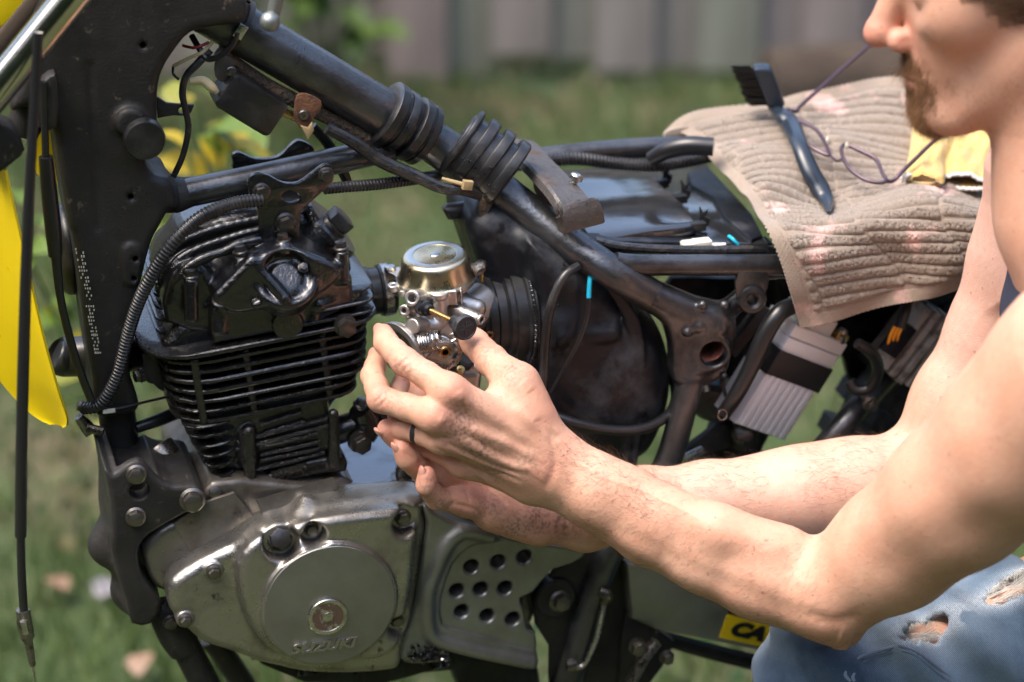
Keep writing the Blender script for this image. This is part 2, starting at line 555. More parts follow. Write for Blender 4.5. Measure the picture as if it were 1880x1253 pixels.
MT = dict(
    oily=mat('oily_black_paint', (0.005, 0.005, 0.006), 0.14, 0, (0.014, 0.012, 0.010), 30, (0.5, 0.75), 0.2, 0.7, 210, 0.7, dist=0.002),
    fin=mat('oily_black_fin', (0.006, 0.0055, 0.0055), 0.2, 0, (0.02, 0.017, 0.014), 40, (0.52, 0.75), 0.25, 0.8, 240, 0.6, dist=0.002),
    frame=mat('black_frame_paint', (0.011, 0.0105, 0.010), 0.42, 0, (0.028, 0.0255, 0.023), 14, (0.42, 0.7), 0.35, 0.4, 420, 0.1, col3=(0.12, 0.095, 0.065), scale3=95, thr3=(0.63, 0.75), rough3=.8, dist=.0015, spec=.36),
    tube=mat('worn_gunmetal_tube', (0.075, 0.077, 0.082), 0.26, 0.8, (0.028, 0.028, 0.029), 22, (0.45, 0.65), 0.25, 0.22, 300, 0.5, col3=(0.12, 0.055, 0.03), scale3=45, thr3=(0.68, 0.78), rough3=0.75),
    spine=mat('worn_spine_tube', (0.10, 0.105, 0.115), 0.24, 0.85, (0.05, 0.045, 0.04), 16, (0.45, 0.7), 0.25, 0.2, 250, 0.3, col3=(0.12, 0.06, 0.03), scale3=35, thr3=(0.64, 0.74), rough3=0.75),
    rusty=mat('rusty_bracket', (0.11, 0.10, 0.095), 0.4, 0.6, (0.11, 0.06, 0.04), 40, (0.56, 0.72), 0.2, 0.4, 220, 0.0, rough2=0.8),
    rust=mat('bare_rust', (0.17, 0.075, 0.035), 0.8, 0.1, (0.06, 0.03, 0.02), 60, (0.4, 0.65), 0.1, 0.6, 200),
    grime=mat('caked_grime', (0.05, 0.038, 0.026), 0.75, 0, (0.15, 0.10, 0.06), 50, (0.5, 0.7), 0.3, 1.0, 180, dist=0.006),
    alu=mat('stained_cast_aluminium', (0.36, 0.345, 0.315), 0.31, 0.92, (0.16, 0.14, 0.115), 18, (0.46, 0.68), 0.2, 0.3, 600, 0, col3=(0.05, 0.035, 0.025), scale3=75, thr3=(0.63, 0.74), metal2=0.75, dist=0.001),
    alud=mat('oil_stained_case', (0.20, 0.185, 0.165), 0.38, 0.8, (0.07, 0.058, 0.045), 24, (0.42, 0.66), 0.25, 0.2, 300, 0.2, col3=(0.03, 0.022, 0.016), scale3=60, thr3=(0.6, 0.72), metal2=0.5, dist=0.001),
    disc=mat('satin_cover_disc', (0.30, 0.30, 0.285), 0.42, 0.9, (0.25, 0.245, 0.23), 25, (0.4, 0.7), 0.1, 0.05, 600, 0, dist=0.001),
    sprk=mat('painted_side_cover', (0.27, 0.275, 0.265), 0.38, 0.8, (0.15, 0.15, 0.135), 14, (0.4, 0.7), 0.15, 0.1, 500, 0, col3=(0.03, 0.025, 0.02), scale3=45, thr3=(0.68, 0.75), dist=0.001),
    oildeck=mat('oily_crankcase_deck', (0.16, 0.16, 0.16), 0.16, 0.8, (0.06, 0.055, 0.05), 30, (0.5, 0.7), 0.2, 0.25, 160, 0.6, dist=0.002),
    carb=mat('clean_cast_carburettor', (0.52, 0.50, 0.47), 0.36, 0.9, (0.36, 0.34, 0.31), 45, (0.45, 0.7), 0.15, 0.25, 700, 0, dist=0.0008, col3=(0.10, 0.07, 0.05), scale3=140, thr3=(0.68, 0.76)),
    zinc=mat('yellow_zinc_plating', (0.64, 0.51, 0.27), 0.3, 1.0, (0.58, 0.54, 0.44), 26, (0.4, 0.62), 0.12, 0.0, 200, 0, col3=(0.48, 0.34, 0.24), scale3=40, thr3=(0.55, 0.7)),
    zincw=mat('pale_zinc_top', (0.60, 0.60, 0.58), 0.33, 1.0, (0.55, 0.50, 0.38), 30, (0.5, 0.7), 0.12),
    brass=mat('brass', (0.55, 0.38, 0.15), 0.3, 1.0, (0.25, 0.16, 0.07), 120, (0.5, 0.7), 0.2),
    steel=mat('bright_steel', (0.50, 0.49, 0.47), 0.28, 1.0, (0.25, 0.22, 0.19), 90, (0.5, 0.7), 0.2),
    bolt=mat('grimy_bolt_steel', (0.20, 0.185, 0.165), 0.3, 0.9, (0.06, 0.05, 0.04), 140, (0.45, 0.65), 0.25, 0.2, 500, 0.3, dist=0.001),
    boltb=mat('oily_black_bolt', (0.02, 0.019, 0.018), 0.22, 0.2, (0.05, 0.04, 0.03), 150, (0.5, 0.7), 0.2, 0.2, 400, 0.5, dist=0.001),
    chrome=mat('fork_chrome', (0.66, 0.64, 0.60), 0.16, 1.0, (0.5, 0.46, 0.38), 6, (0.4, 0.7), 0.12),
    bronze=mat('dark_fork_leg', (0.12, 0.09, 0.065), 0.35, 0.6),
    rubber=mat('black_rubber', (0.009, 0.009, 0.010), 0.36, 0, (0.035, 0.034, 0.034), 35, (0.45, 0.7), 0.2, 0.15, 300, 0.1, dist=0.001),
    strap=mat('strap_rubber', (0.013, 0.013, 0.014), 0.55),
    plastic=mat('scuffed_black_plastic', (0.006, 0.007, 0.010), 0.33, 0, (0.055, 0.058, 0.064), 17, (0.5, 0.72), 0.2, 0.2, 300, 0.0, spec=.32, rough2=.6, col3=(0.01, 0.01, 0.01), scale3=55, thr3=(0.58, 0.64), rough3=0.2, dist=0.001),
    wetlid=mat('wet_black_lid', (0.014, 0.015, 0.017), 0.12, 0, (0.03, 0.03, 0.03), 12, (0.5, 0.7), 0.12, 0.2, 40, 0.6, dist=0.003),
    tape=mat('wrapped_loom_tape', (0.013, 0.013, 0.014), 0.33, 0, (0.04, 0.036, 0.03), 80, (0.5, 0.7), 0.2, 0.5, 160, 0.2),
    wire=mat('black_wire', (0.012, 0.012, 0.013), 0.3),
    yellow=mat('yellow_fender_plastic', (0.80, 0.60, 0.004), 0.33, 0, (0.76, 0.55, 0.004), 10, (0.4, 0.7), 0.15),
    white=mat('aged_white_plastic', (0.62, 0.60, 0.50), 0.45),
    amber=mat('amber_broken_clip', (0.33, 0.24, 0.12), 0.45),
    cyan=mat('cyan_sleeve', (0.01, 0.42, 0.62), 0.4),
    red=mat('red_wire', (0.4, 0.03, 0.03), 0.4),
    orange=mat('orange_wire', (0.85, 0.32, 0.01), 0.4),
    cream=mat('cream_wire', (0.55, 0.45, 0.25), 0.5),
    battery=mat('grey_battery_plastic', (0.60, 0.63, 0.67), 0.42, 0, (0.55, 0.58, 0.62), 30, (0.4, 0.7), 0.1),
    batlid=mat('pale_battery_lid', (0.66, 0.69, 0.72), 0.4),
    swing=mat('dull_swingarm_alloy', (0.25, 0.265, 0.25), 0.45, 0.75, (0.19, 0.20, 0.18), 12, (0.4, 0.7), 0.15),
    stick=mat('yellow_sticker', (0.85, 0.62, 0.01), 0.35),
    ink=mat('black_ink', (0.01, 0.01, 0.01), 0.4),
    decal=mat('pale_decal_print', (0.55, 0.52, 0.42), 0.5),
    tyre=mat('tyre_rubber', (0.012, 0.012, 0.012), 0.7, 0, (0.03, 0.027, 0.02), 40, (0.5, 0.7), 0, 0.4, 120),
    redint=mat('rusty_bore', (0.22, 0.075, 0.05), 0.7, 0.1, (0.07, 0.03, 0.02), 80, (0.45, 0.65), 0.1, 0.5, 200),
    wood=None, droplet=None)
# ------------------------------------------------------------------ setting: ground, grass, fence, shrubs
HD = nrm([CD[0], CD[1], 0])
def G(fwd, side, z=GZ):              # a place on the ground, measured from below the tripod
    return np.array([CPOS[0] + HD[0] * fwd + CR[0] * side, CPOS[1] + HD[1] * fwd + CR[1] * side, z])
gm = mat('lawn_soil', (0.05, 0.065, 0.022), 0.9, 0, (0.10, 0.08, 0.045), 5, (0.45, 0.62), 0, 0.5, 60, col3=(0.035, 0.06, 0.015), scale3=2.2, thr3=(0.45, 0.6))
n = 60
gx = np.sinh(np.linspace(-4.2, 4.2, n)) * 2.0
gv = np.array([(x, y, GZ) for x in gx for y in gx])
gf = np.array([(i * n + j, (i + 1) * n + j, (i + 1) * n + j + 1, i * n + j + 1) for i in range(n - 1) for j in range(n - 1)])
o = obj('ground', mk_mesh('ground', gv, gf), gm)
o['kind'] = 'structure'
# grass blades
def leafmat(name, c1, c2, tr=0.25, rough=0.5):
    m = bpy.data.materials.new(name)
    m.use_nodes = True
    t = m.node_tree
    b = t.nodes["Principled BSDF"]
    at = t.nodes.new("ShaderNodeAttribute")
    at.attribute_name = 'tone'
    mx = t.nodes.new("ShaderNodeMix")
    mx.data_type = 'RGBA'
    mx.inputs[6].default_value = (*c1, 1)
    mx.inputs[7].default_value = (*c2, 1)
    t.links.new(at.outputs['Fac'], mx.inputs[0])
    t.links.new(mx.outputs[2], b.inputs['Base Color'])
    b.inputs['Roughness'].default_value = rough
    b.inputs['Transmission Weight'].default_value = 0
    tl = t.nodes.new("ShaderNodeBsdfTranslucent")
    t.links.new(mx.outputs[2], tl.inputs[0])
    ms = t.nodes.new("ShaderNodeMixShader")
    ms.inputs[0].default_value = tr
    t.links.new(b.outputs[0], ms.inputs[1])
    t.links.new(tl.outputs[0], ms.inputs[2])
    t.links.new(ms.outputs[0], t.nodes['Material Output'].inputs[0])
    return m
def blades(name, cen, h, wd, tone, m):
    N = len(cen)
    a = RNG.uniform(0, 6.283, N)
    lean = RNG.uniform(0.1, 0.7, N) * h
    b = RNG.uniform(0, 6.283, N)
    dx = np.stack([np.cos(a), np.sin(a), np.zeros(N)], 1) * (wd / 2)[:, None]
    le = np.stack([np.cos(b) * lean, np.sin(b) * lean, h], 1)
    v = np.stack([cen - dx, cen + dx, cen + le * 0.55 + dx * 0.8 + [0, 0, 0.004], cen + le * 0.55 - dx * 0.8 + [0, 0, 0.004], cen + le], 1).reshape(-1, 3)
    i = np.arange(N) * 5
    f = np.concatenate([np.stack([i, i + 1, i + 2], 1), np.stack([i, i + 2, i + 3], 1), np.stack([i + 3, i + 2, i + 4], 1)])
    me = mk_mesh(name, v, f)
    at = me.attributes.new('tone', 'FLOAT', 'POINT')
    at.data.foreach_set('value', np.repeat(tone, 5).astype(np.float32))
    return obj(name, me, m)
NB = 120000
fw = RNG.uniform(1.2, 5.7, NB)
sd = RNG.uniform(-2.2, 1.9, NB) * (0.4 + fw / 4.6)
cen = np.array([G(a, b) for a, b in zip(fw, sd)])
pat = np.sin(cen[:, 0] * 5.1) * np.sin(cen[:, 1] * 4.3 + 1) + 0.6 * np.sin(cen[:, 0] * 13 + cen[:, 1] * 9)
keepm = RNG.uniform(0, 1, NB) < np.clip(0.62 + 0.3 * pat, 0.12, 1)
cen, pat = cen[keepm], pat[keepm]
N = len(cen)
tone = np.clip(RNG.beta(2, 3, N) + 0.12 * pat, 0, 1)
o = blades('grass', cen, RNG.uniform(0.02, 0.07, N), RNG.uniform(0.003, 0.007, N), tone,
           leafmat('grass_blade', (0.048, 0.10, 0.027), (0.155, 0.195, 0.07)))
o['kind'] = 'stuff'
# leaf litter and clover that nobody could count
N2 = 9000
fw = RNG.uniform(1.8, 5.6, N2)
c2 = np.array([G(a, b, GZ + 0.03) for a, b in zip(fw, RNG.uniform(-1.5, 1.5, N2) * (0.4 + fw / 4.6))])
pat = np.sin(c2[:, 0] * 3.7 + 2) * np.sin(c2[:, 1] * 5.3)
c2 = c2[RNG.uniform(0, 1, N2) < np.clip(0.4 + 0.7 * pat, 0, 1)]
N2 = len(c2)
o = blades('ground_cover', c2, RNG.uniform(0.01, 0.03, N2), RNG.uniform(0.012, 0.03, N2), RNG.uniform(0, 1, N2),
           leafmat('clover', (0.035, 0.11, 0.045), (0.20, 0.17, 0.09)))
o['kind'] = 'stuff'
# fence: front and rear boards on two rails
def woodmat():
    m = bpy.data.materials.new('weathered_fence_board')
    m.use_nodes = True
    t = m.node_tree
    b = t.nodes["Principled BSDF"]
    b.inputs['Roughness'].default_value = 0.85
    oi = t.nodes.new("ShaderNodeObjectInfo")
    r = t.nodes.new("ShaderNodeValToRGB")
    cols = [(0.0, (0.265, 0.24, 0.225)), (0.3, (0.29, 0.24, 0.23)), (0.55, (0.26, 0.24, 0.22)), (0.75, (0.22, 0.24, 0.19)), (1.0, (0.30, 0.25, 0.24))]
    e = r.color_ramp.elements
    e[0].color = (*cols[0][1], 1)
    e[1].color = (*cols[-1][1], 1)
    for p, c in cols[1:-1]:
        k = e.new(p)
        k.color = (*c, 1)
    t.links.new(oi.outputs['Random'], r.inputs[0])
    tc = t.nodes.new("ShaderNodeTexCoord")
    mp = t.nodes.new("ShaderNodeMapping")
    mp.inputs['Scale'].default_value = (30, 30, 2.5)
    t.links.new(tc.outputs['Object'], mp.inputs[0])
    n = t.nodes.new("ShaderNodeTexNoise")
    n.inputs['Scale'].default_value = 1.0
    n.inputs['Detail'].default_value = 6
    t.links.new(mp.outputs[0], n.inputs['Vector'])
    mr = t.nodes.new("ShaderNodeMapRange")
    mr.inputs[1].default_value = 0.3
    mr.inputs[2].default_value = 0.75
    mr.inputs[3].default_value = 1.0
    mr.inputs[4].default_value = 0.55
    t.links.new(n.outputs[0], mr.inputs[0])
    mx = t.nodes.new("ShaderNodeMix")
    mx.data_type = 'RGBA'
    mx.blend_type = 'MULTIPLY'
    mx.inputs[0].default_value = 1
    t.links.new(r.outputs[0], mx.inputs[6])
    t.links.new(mr.outputs[0], mx.inputs[7])
    t.links.new(mx.outputs[2], b.inputs['Base Color'])
    bp = t.nodes.new("ShaderNodeBump")
    bp.inputs['Strength'].default_value = 0.5
    bp.inputs['Distance'].default_value = 0.004
    t.links.new(n.outputs[0], bp.inputs['Height'])
    t.links.new(bp.outputs[0], b.inputs['Normal'])
    return m
WOOD = woodmat()
FD = 5.4
fence = thing('wooden_fence', 'weathered grey brown board fence at the back edge of the lawn', 'fence', G(FD, 0))
bm_ = {}
for k in range(26):
    for row in (0, 1):
        s = -3.1 + 0.24 * k + 0.12 * row
        wd = 0.058
        key = random.randrange(4)
        if key not in bm_:
            v, f = box_geo((0, 0, 0.9), EX, EZ, -EY, 0.07, 0.9, 0.01, 0.002)
            v = [(x[0] + 0.002 * math.sin(x[2] * 3 + key), x[1], x[2] + 0.02 * key) for x in v]
            bm_[key] = mk_mesh('board', v, f, False)
        o = obj('board', bm_[key], WOOD, None)
        o.parent = fence
        o.location = CR * s + HD * (0.032 * row) + np.array([0, 0, 0.02])
        o.rotation_euler = (random.uniform(-.006, .006), random.uniform(-.008, .008), math.atan2(CR[1], CR[0]))
for z in (0.35, 1.5):
    v, f = box_geo((0, 0, 0), CR, EZ, np.cross(CR, EZ), 3.2, 0.045, 0.02, 0.003)
    o = obj('rail', mk_mesh('rail', [np.array(x) + HD * 0.036 + [0, 0, z] for x in v], f, False), WOOD)
    o.parent = fence
# leafy plants
def leaf_mesh(name, L, W, tone):
    vs, fs = [], []
    n = 6
    for i in range(n + 1):
        t = i / n
        wv = W * math.sin(math.pi * min(t * 0.92 + 0.06, 1)) ** 0.8
        z = 0.35 * L * t * (1 - t) - 0.18 * L * t * t
        vs += [(L * t, -wv, z + 0.15 * wv), (L * t, 0, z - 0.02 * L), (L * t, wv, z + 0.15 * wv)]
    for i in range(n):
        a = i * 3
        fs += [(a, a + 3, a + 4, a + 1), (a + 1, a + 4, a + 5, a + 2)]
    me = mk_mesh(name, vs, fs)
    at = me.attributes.new('tone', 'FLOAT', 'POINT')
    at.data.foreach_set('value', np.full(len(vs), tone, np.float32))
    return me
LM = leafmat('yellowing_leaf', (0.07, 0.16, 0.02), (0.50, 0.38, 0.03), 0.35)
LM2 = leafmat('shrub_leaf', (0.03, 0.075, 0.018), (0.13, 0.20, 0.04), 0.3)
LM3 = leafmat('dry_leaf', (0.22, 0.11, 0.06), (0.28, 0.18, 0.12), 0.1)
LMESH = [leaf_mesh('leaf', 0.06, 0.018, t) for t in (0.1, 0.35, 0.8, 1.0)]
SMESH = [leaf_mesh('leaf', 0.09, 0.03, t) for t in (0.0, 0.3, 0.6, 0.9)]
def plant(name, label, cat, base, tips, lm, meshes, per=5, size=1.0, weights=None, group=None):
    t = thing(name, label, cat, base, group)
    mb = MB()
    for tip in tips:
        b0 = np.asarray(base) + np.array([random.uniform(-.03, .03), random.uniform(-.03, .03), 0])
        mid = (b0 * 0.45 + np.asarray(tip) * 0.55) + np.array([0, 0, 0.05])
        pts = crom([b0, mid, tip], 5, False)
        mb.add(*tube_geo(pts, np.linspace(0.005, 0.002, len(pts)), 6))
        for k in range(per):
            q = pts[max(0, len(pts) - 1 - int(random.random() ** 1.3 * len(pts) * 0.38))]
            o = bpy.data.objects.new('leaf', random.choices(meshes, weights)[0])
            COL.objects.link(o)
            if not o.data.materials:
                o.data.materials.append(lm)
            o.parent = t
            o.location = q - np.asarray(base)
            s = size * random.uniform(0.6, 1.3)
            o.scale = (s, s, s)
            o.rotation_euler = (random.uniform(-.6, .6), random.uniform(-.5, .7), random.uniform(0, 6.28))
    o = mb.build('stem', LM2 if False else MT['wire'] if False else STEM, t)
    return t
STEM = mat('green_stem', (0.06, 0.10, 0.03), 0.6)
def tipsat(lst, d):
    return [D(x, y, d + random.uniform(-.06, .06)) for x, y in lst]
b = D(520, 900, 2.75); b[2] = GZ
plant('weed_plant', 'yellow leaved weed growing behind the ignition coil of the bike', 'plant', b,
      tipsat([(330, 195), (350, 160), (395, 235), (425, 260), (450, 235), (370, 250), (440, 275)], 2.75), LM, LMESH, 4, .9, (5, 3, 2, 2))
b = D(430, 900, 2.8); b[2] = GZ
plant('weed_plant', 'pale green and yellow weed seen behind the hanging clutch cable', 'plant', b,
      tipsat([(30, 350), (20, 400), (80, 420), (118, 500), (128, 560), (100, 300), (90, 250)], 2.8), LM, LMESH, 4, 1.0, (6, 3, 1, 1))
b = D(420, 900, 2.9); b[2] = GZ
plant('weed_plant', 'low green weed showing through the gap beside the cylinder head', 'plant', b,
      tipsat([(290, 370), (310, 410), (270, 440), (320, 350)], 2.9), LM, LMESH, 5, 1.1, (5, 3, 1, 0))
b = G(5.0, -0.40)
plant('shrub', 'green shrub at the foot of the fence left of the backbone tube', 'shrub', b,
      [b + np.array([random.uniform(-.2, .2), random.uniform(-.1, .1), random.uniform(.25, .75)]) for _ in range(16)], LM2, SMESH, 7, 0.9, (3, 4, 3, 1))
b = G(4.9, -0.98)
plant('shrub', 'shrub with a few yellow leaves behind the steering head', 'shrub', b,
      [b + np.array([random.uniform(-.25, .25), random.uniform(-.1, .1), random.uniform(.2, .8)]) for _ in range(16)], LM, SMESH, 6, 0.9, (4, 4, 2, 3))
# log lying at the fence foot, right
lg = MB().add(*tube_geo(crom([G(5.1, 0.56, GZ + .09), G(5.13, 0.8, GZ + .10), G(5.08, 1.1, GZ + .10), G(5.15, 1.6, GZ + .09)], 6, False), [0.09] * 19, 12))
lo_ = lg.build('log', mat('dark_log_bark', (0.035, 0.024, 0.018), 0.9, 0, (0.07, 0.05, 0.035), 12, (0.4, 0.7), 0, 1.0, 40, dist=0.02))
tag(lo_, 'dark log lying on the grass against the fence behind the towel', 'log')
# fallen leaves on the grass
for px, py, col_, lab in ((262, 1200, 3, 'orange brown fallen leaf on the grass below the engine bracket'), (180, 1095, 0, 'pale fallen leaf on the grass left of the engine bracket'),
                          (120, 1082, 2, 'brown fallen leaf lying right beside the hanging cable end')):
    p = PZ(px, py, GZ + 0.035)
    me = leaf_mesh('fallen_leaf', 0.05, 0.019, (0.2, .4, .7, .9)[col_])
    o = obj('fallen_leaf', me, LM3 if col_ else mat('pale_leaf', (0.24, 0.22, 0.24), 0.7))
    o.location = p
    o.rotation_euler = (0.2, -0.1, random.uniform(0, 6))
    tag(o, lab, 'leaf')

# unseen foliage ring added on the camera side to block low sky from reflections
tl_v, tl_f = [], []
NT = 26000
az = RNG.uniform(R_(-215), R_(35), NT)                # around the near side of the bike, fence side left open
rad = 6.3 + RNG.normal(0, .35, NT) + .7 * np.sin(az * 7)
zz = RNG.uniform(0, 1, NT) ** .9 * (4.6 + .8 * np.sin(az * 5 + 1) + .5 * np.sin(az * 13))
c3 = np.stack([np.cos(az) * rad, np.sin(az) * rad, zz + GZ], 1)
TLM = leafmat('screen_leaf', (0.02, 0.05, 0.012), (0.09, 0.14, 0.03), 0.2)
o = blades('unseen_foliage_screen', c3, RNG.uniform(.12, .3, NT), RNG.uniform(.12, .3, NT), RNG.uniform(0, 1, NT), TLM)
o['kind'] = 'stuff'
bk_v, bk_f = [], []  # unseen dark sheet backing the added foliage, closing its gaps to the sky
m_ = 90
for i in range(m_):
    a = R_(-220 + 260 * i / (m_ - 1))
    for j in range(7):
        r = 7.2 + .25 * math.sin(a * 17 + j * 2) 
        bk_v.append((math.cos(a) * r, math.sin(a) * r, GZ + j / 6 * (4.2 + .7 * math.sin(a * 5 + 1))))
for i in range(m_ - 1):
    for j in range(6):
        q = i * 7 + j
        bk_f.append((q, q + 7, q + 8, q + 1))
o = obj('unseen_foliage_screen', mk_mesh('unseen_foliage_screen', bk_v, bk_f), mat('screen_backing', (.018, .03, .012), .95, 0, (.04, .06, .02), 3, (.4, .6)))
o['kind'] = 'stuff'

# unseen sparse foliage added beyond the fence to break up sky reflections
NT = 2600
az = RNG.uniform(R_(30), R_(150), NT)
clump = np.sin(az * 9 + 1.3) + .6 * np.sin(az * 23)
rad = 8.6 + RNG.normal(0, .6, NT)
zz = 1.0 + RNG.uniform(0, 1, NT) * (2.0 + .6 * clump)
c3 = np.stack([np.cos(az) * rad, np.sin(az) * rad, zz + GZ], 1)
o = blades('unseen_foliage_screen', c3, RNG.uniform(.2, .5, NT), RNG.uniform(.2, .45, NT), RNG.uniform(0, 1, NT), TLM)
o['kind'] = 'stuff'
# ------------------------------------------------------------------ motorcycle
BIKE = thing('motorcycle', 'stripped black dirt bike with bare engine and tank removed', 'motorcycle', (0, 0, 0))
def bpart(name, m, parent=BIKE, mb=None, **k):
    return mb.build(name, MT[m] if isinstance(m, str) else m, parent, **k)
def one(name, m, geo, parent=BIKE, **k):
    return MB().add(*geo).build(name, MT[m] if isinstance(m, str) else m, parent, **k)
# shared bolt meshes
def unit_bolt(kind):
    mb = MB()
    if kind == 'hex':
        mb.add(*lathe_geo([(0.9, -0.3), (1.0, 0.0), (1.0, 0.12), (0.78, 0.26)], (0, 0, 0), EZ, 24))
        pr = np.array([(0.76 * math.cos(R_(60 * k)), 0.76 * math.sin(R_(60 * k))) for k in range(6)])
        mb.add(*prism_geo(pr, (0, 0, 0.95), EX, EY, EZ, 0.75, 0.1))
        mb.add(*lathe_geo([(0.30, 0.945), (0.34, 0.965), (0.30, 0.975)], (0, 0, 0), EZ, 16))
    elif kind == 'cap':
        pr = np.array([(0.98 * math.cos(R_(60 * k)), 0.98 * math.sin(R_(60 * k))) for k in range(6)])
        mb.add(*lathe_geo([(1.1, -0.4), (1.1, 0.1), (0.85, 0.2)], (0, 0, 0), EZ, 24))
        mb.add(*prism_geo(pr, (0, 0, 1.0), EX, EY, EZ, 0.9, 0.14))
    elif kind == 'pan':
        mb.add(*lathe_geo([(1.0, -0.3), (1.0, 0.25), (0.82, 0.55), (0.35, 0.68)], (0, 0, 0), EZ, 20))
        for a in (0, 90):
            c, s = math.cos(R_(a + 20)), math.sin(R_(a + 20))
            mb.add(*box_geo((0, 0, 0.62), (c, s, 0), (-s, c, 0), EZ, 0.55, 0.12, 0.06))
    me = mk_mesh('bolt', mb.v, mb.f)
    me.set_sharp_from_angle(angle=R_(30))
    return me
UB = {}
def bolt(p, axis, r, kind='hex', m='bolt', parent=BIKE, name='bolt', spin=None):
    key = (kind, m)
    if key not in UB:
        me = unit_bolt(kind)
        me.materials.append(MT[m])
        UB[key] = me
    x, y, z = frame_from(axis)
    a = random.uniform(0, 1) if spin is None else spin
    x, y = x * math.cos(a) + y * math.sin(a), y * math.cos(a) - x * math.sin(a)
    o = obj(name, UB[key], None, parent)
    o.matrix_basis = Matrix(((x[0] * r, y[0] * r, z[0] * r, p[0]), (x[1] * r, y[1] * r, z[1] * r, p[1]), (x[2] * r, y[2] * r, z[2] * r, p[2]), (0, 0, 0, 1)))
    return o
def bpx(px, py, Y, rpx, kind='hex', m='bolt', axis=(0, -1, 0), parent=BIKE, **k):
    p = P(px, py, Y)
    return bolt(p, axis, rpx * MPP(p), kind, m, parent, **k)
NEAR = np.array([0, -1.0, 0])

# ---- steering head gusset / down tube (pressed box section)
gus = [(150, -60), (330, -90), (440, -20), (455, 40), (400, 52), (352, 64), (322, 97), (300, 134), (291, 174), (291, 221), (285, 262), (270, 300), (286, 324), (316, 336), (328, 382),
       (312, 391), (295, 420), (278, 455), (258, 535), (242, 605), (240, 686), (252, 727), (252, 760), (180, 768), (172, 705), (158, 620), (136, 448), (127, 419), (110, 318), (97, 231), (60, 200), (20, 190)]
G2 = poly(crom(gus, 3), -0.034)
pill = poly(crom([(226, 455), (240, 446), (254, 455), (258, 488), (252, 520), (238, 524), (226, 512), (224, 480)], 3), -0.034)
lug = P(322, 360, -0.01)
tA, tB = P(205, 560, 0.0), P(228, 880, 0.0)
holes_g = [(262, 82, 6), (239, 360, 5.5), (247, 471, 5.5), (244, 507, 5)]
hp = [(P(a, b, -0.03), c * 0.00046) for a, b, c in holes_g]
boss = P(238, 222, -0.034)
def f_gus(p):
    d = sd_ext(p, G2, -0.034, 0.034, 0.009)
    d = smin(d, sd_ext(p, pill, -0.0375, -0.02, 0.002), 0.003)
    d = smin(d, sd_cone(p, P(318, 359, -0.005), P(352, 352, -0.005), 0.0145, 0.0125), 0.012)
    d = smin(d, sd_cyl(p, boss + [0, 0.02, 0], boss - [0, 0.008, 0], 0.012, 0.003), 0.006)
    # long crease where the two pressings meet
    for q, r in hp:
        d = smax(d, -sd_cyl(p, q - [0, 0.02, 0], q + [0, 0.01, 0], r), 0.001)
    cr = sd_cone(p, P(165, 120, -0.034), P(180, 420, -0.034), 0.0016, 0.0016)
    d = smax(d, -cr, 0.004)
    return d
lo, hi = np.array([G2[:, 0].min() - .01, -0.05, G2[:, 1].min() - .01]), np.array([G2[:, 0].max() + .03, 0.045, G2[:, 1].max() + .01])
GUS = sdf_obj('frame_gusset', f_gus, lo, hi, 0.002, MT['frame'], BIKE)
one('down_tube', 'frame', ptube([(207, 700, 0.0, 33), (216, 770, 0.0, 34), (222, 820, 0, 34), (230, 900, 0.0, 35)], 24))
c0 = P(262, 248, -0.036)
one('rubber_plug', 'rubber', lathe_geo([(0.0155, 0), (0.0165, 0.004), (0.0165, 0.013), (0.0155, 0.016), (0.008, 0.0165)], c0, NEAR, 36), GUS)
one('lug_tab', 'frame', plateY([(288, 178), (306, 190), (330, 192), (357, 194), (352, 206), (346, 214), (318, 213), (290, 218)], -0.012, 0.004, 0.001, [ring_px(334, 204, 6)]), GUS)
# faded print on the down tube: rows of tiny strokes, too small to read
mb = MB()
for r in range(30):
    for c in range(4):
        if random.random() < 0.6:
            t = r / 29
            x = 139 + 36 * t + c * 4.2 * (0.75 if r > 20 else 1)
            y = 458 + 190 * t
            p = P(x, y, -0.0345)
            mb.add(*box_geo(p, EX, EZ, -EY, 0.0005, 0.0011 * random.uniform(.5, 1), 0.0002))
bpart('print', 'decal', GUS, mb, smooth=False)['kind'] = 'stuff'

# ---- fork, clamps, head yoke
one('fork_tube', 'chrome', ptube([(176, -60, -0.10, 33), (-40, 206, -0.10, 33)], 32))
one('fork_tube', 'bronze', ptube([(110, -60, 0.04, 30), (-60, 152, 0.04, 30)], 24))
one('fork_clamp', 'frame', plateY([(-30, 215), (5, 228), (28, 240), (46, 278), (28, 300), (0, 320), (-30, 330)], -0.085, 0.03, 0.005, smooth=2))
one('steering_stem', 'frame', ptube([(150, -40, 0, 34), (60, 190, 0, 34), (40, 245, 0, 30)], 20))
one('fork_bracket', 'frame', plateY([(70, 170), (92, 140), (108, 150), (106, 235), (70, 235)], -0.05, 0.02, 0.004, smooth=2))
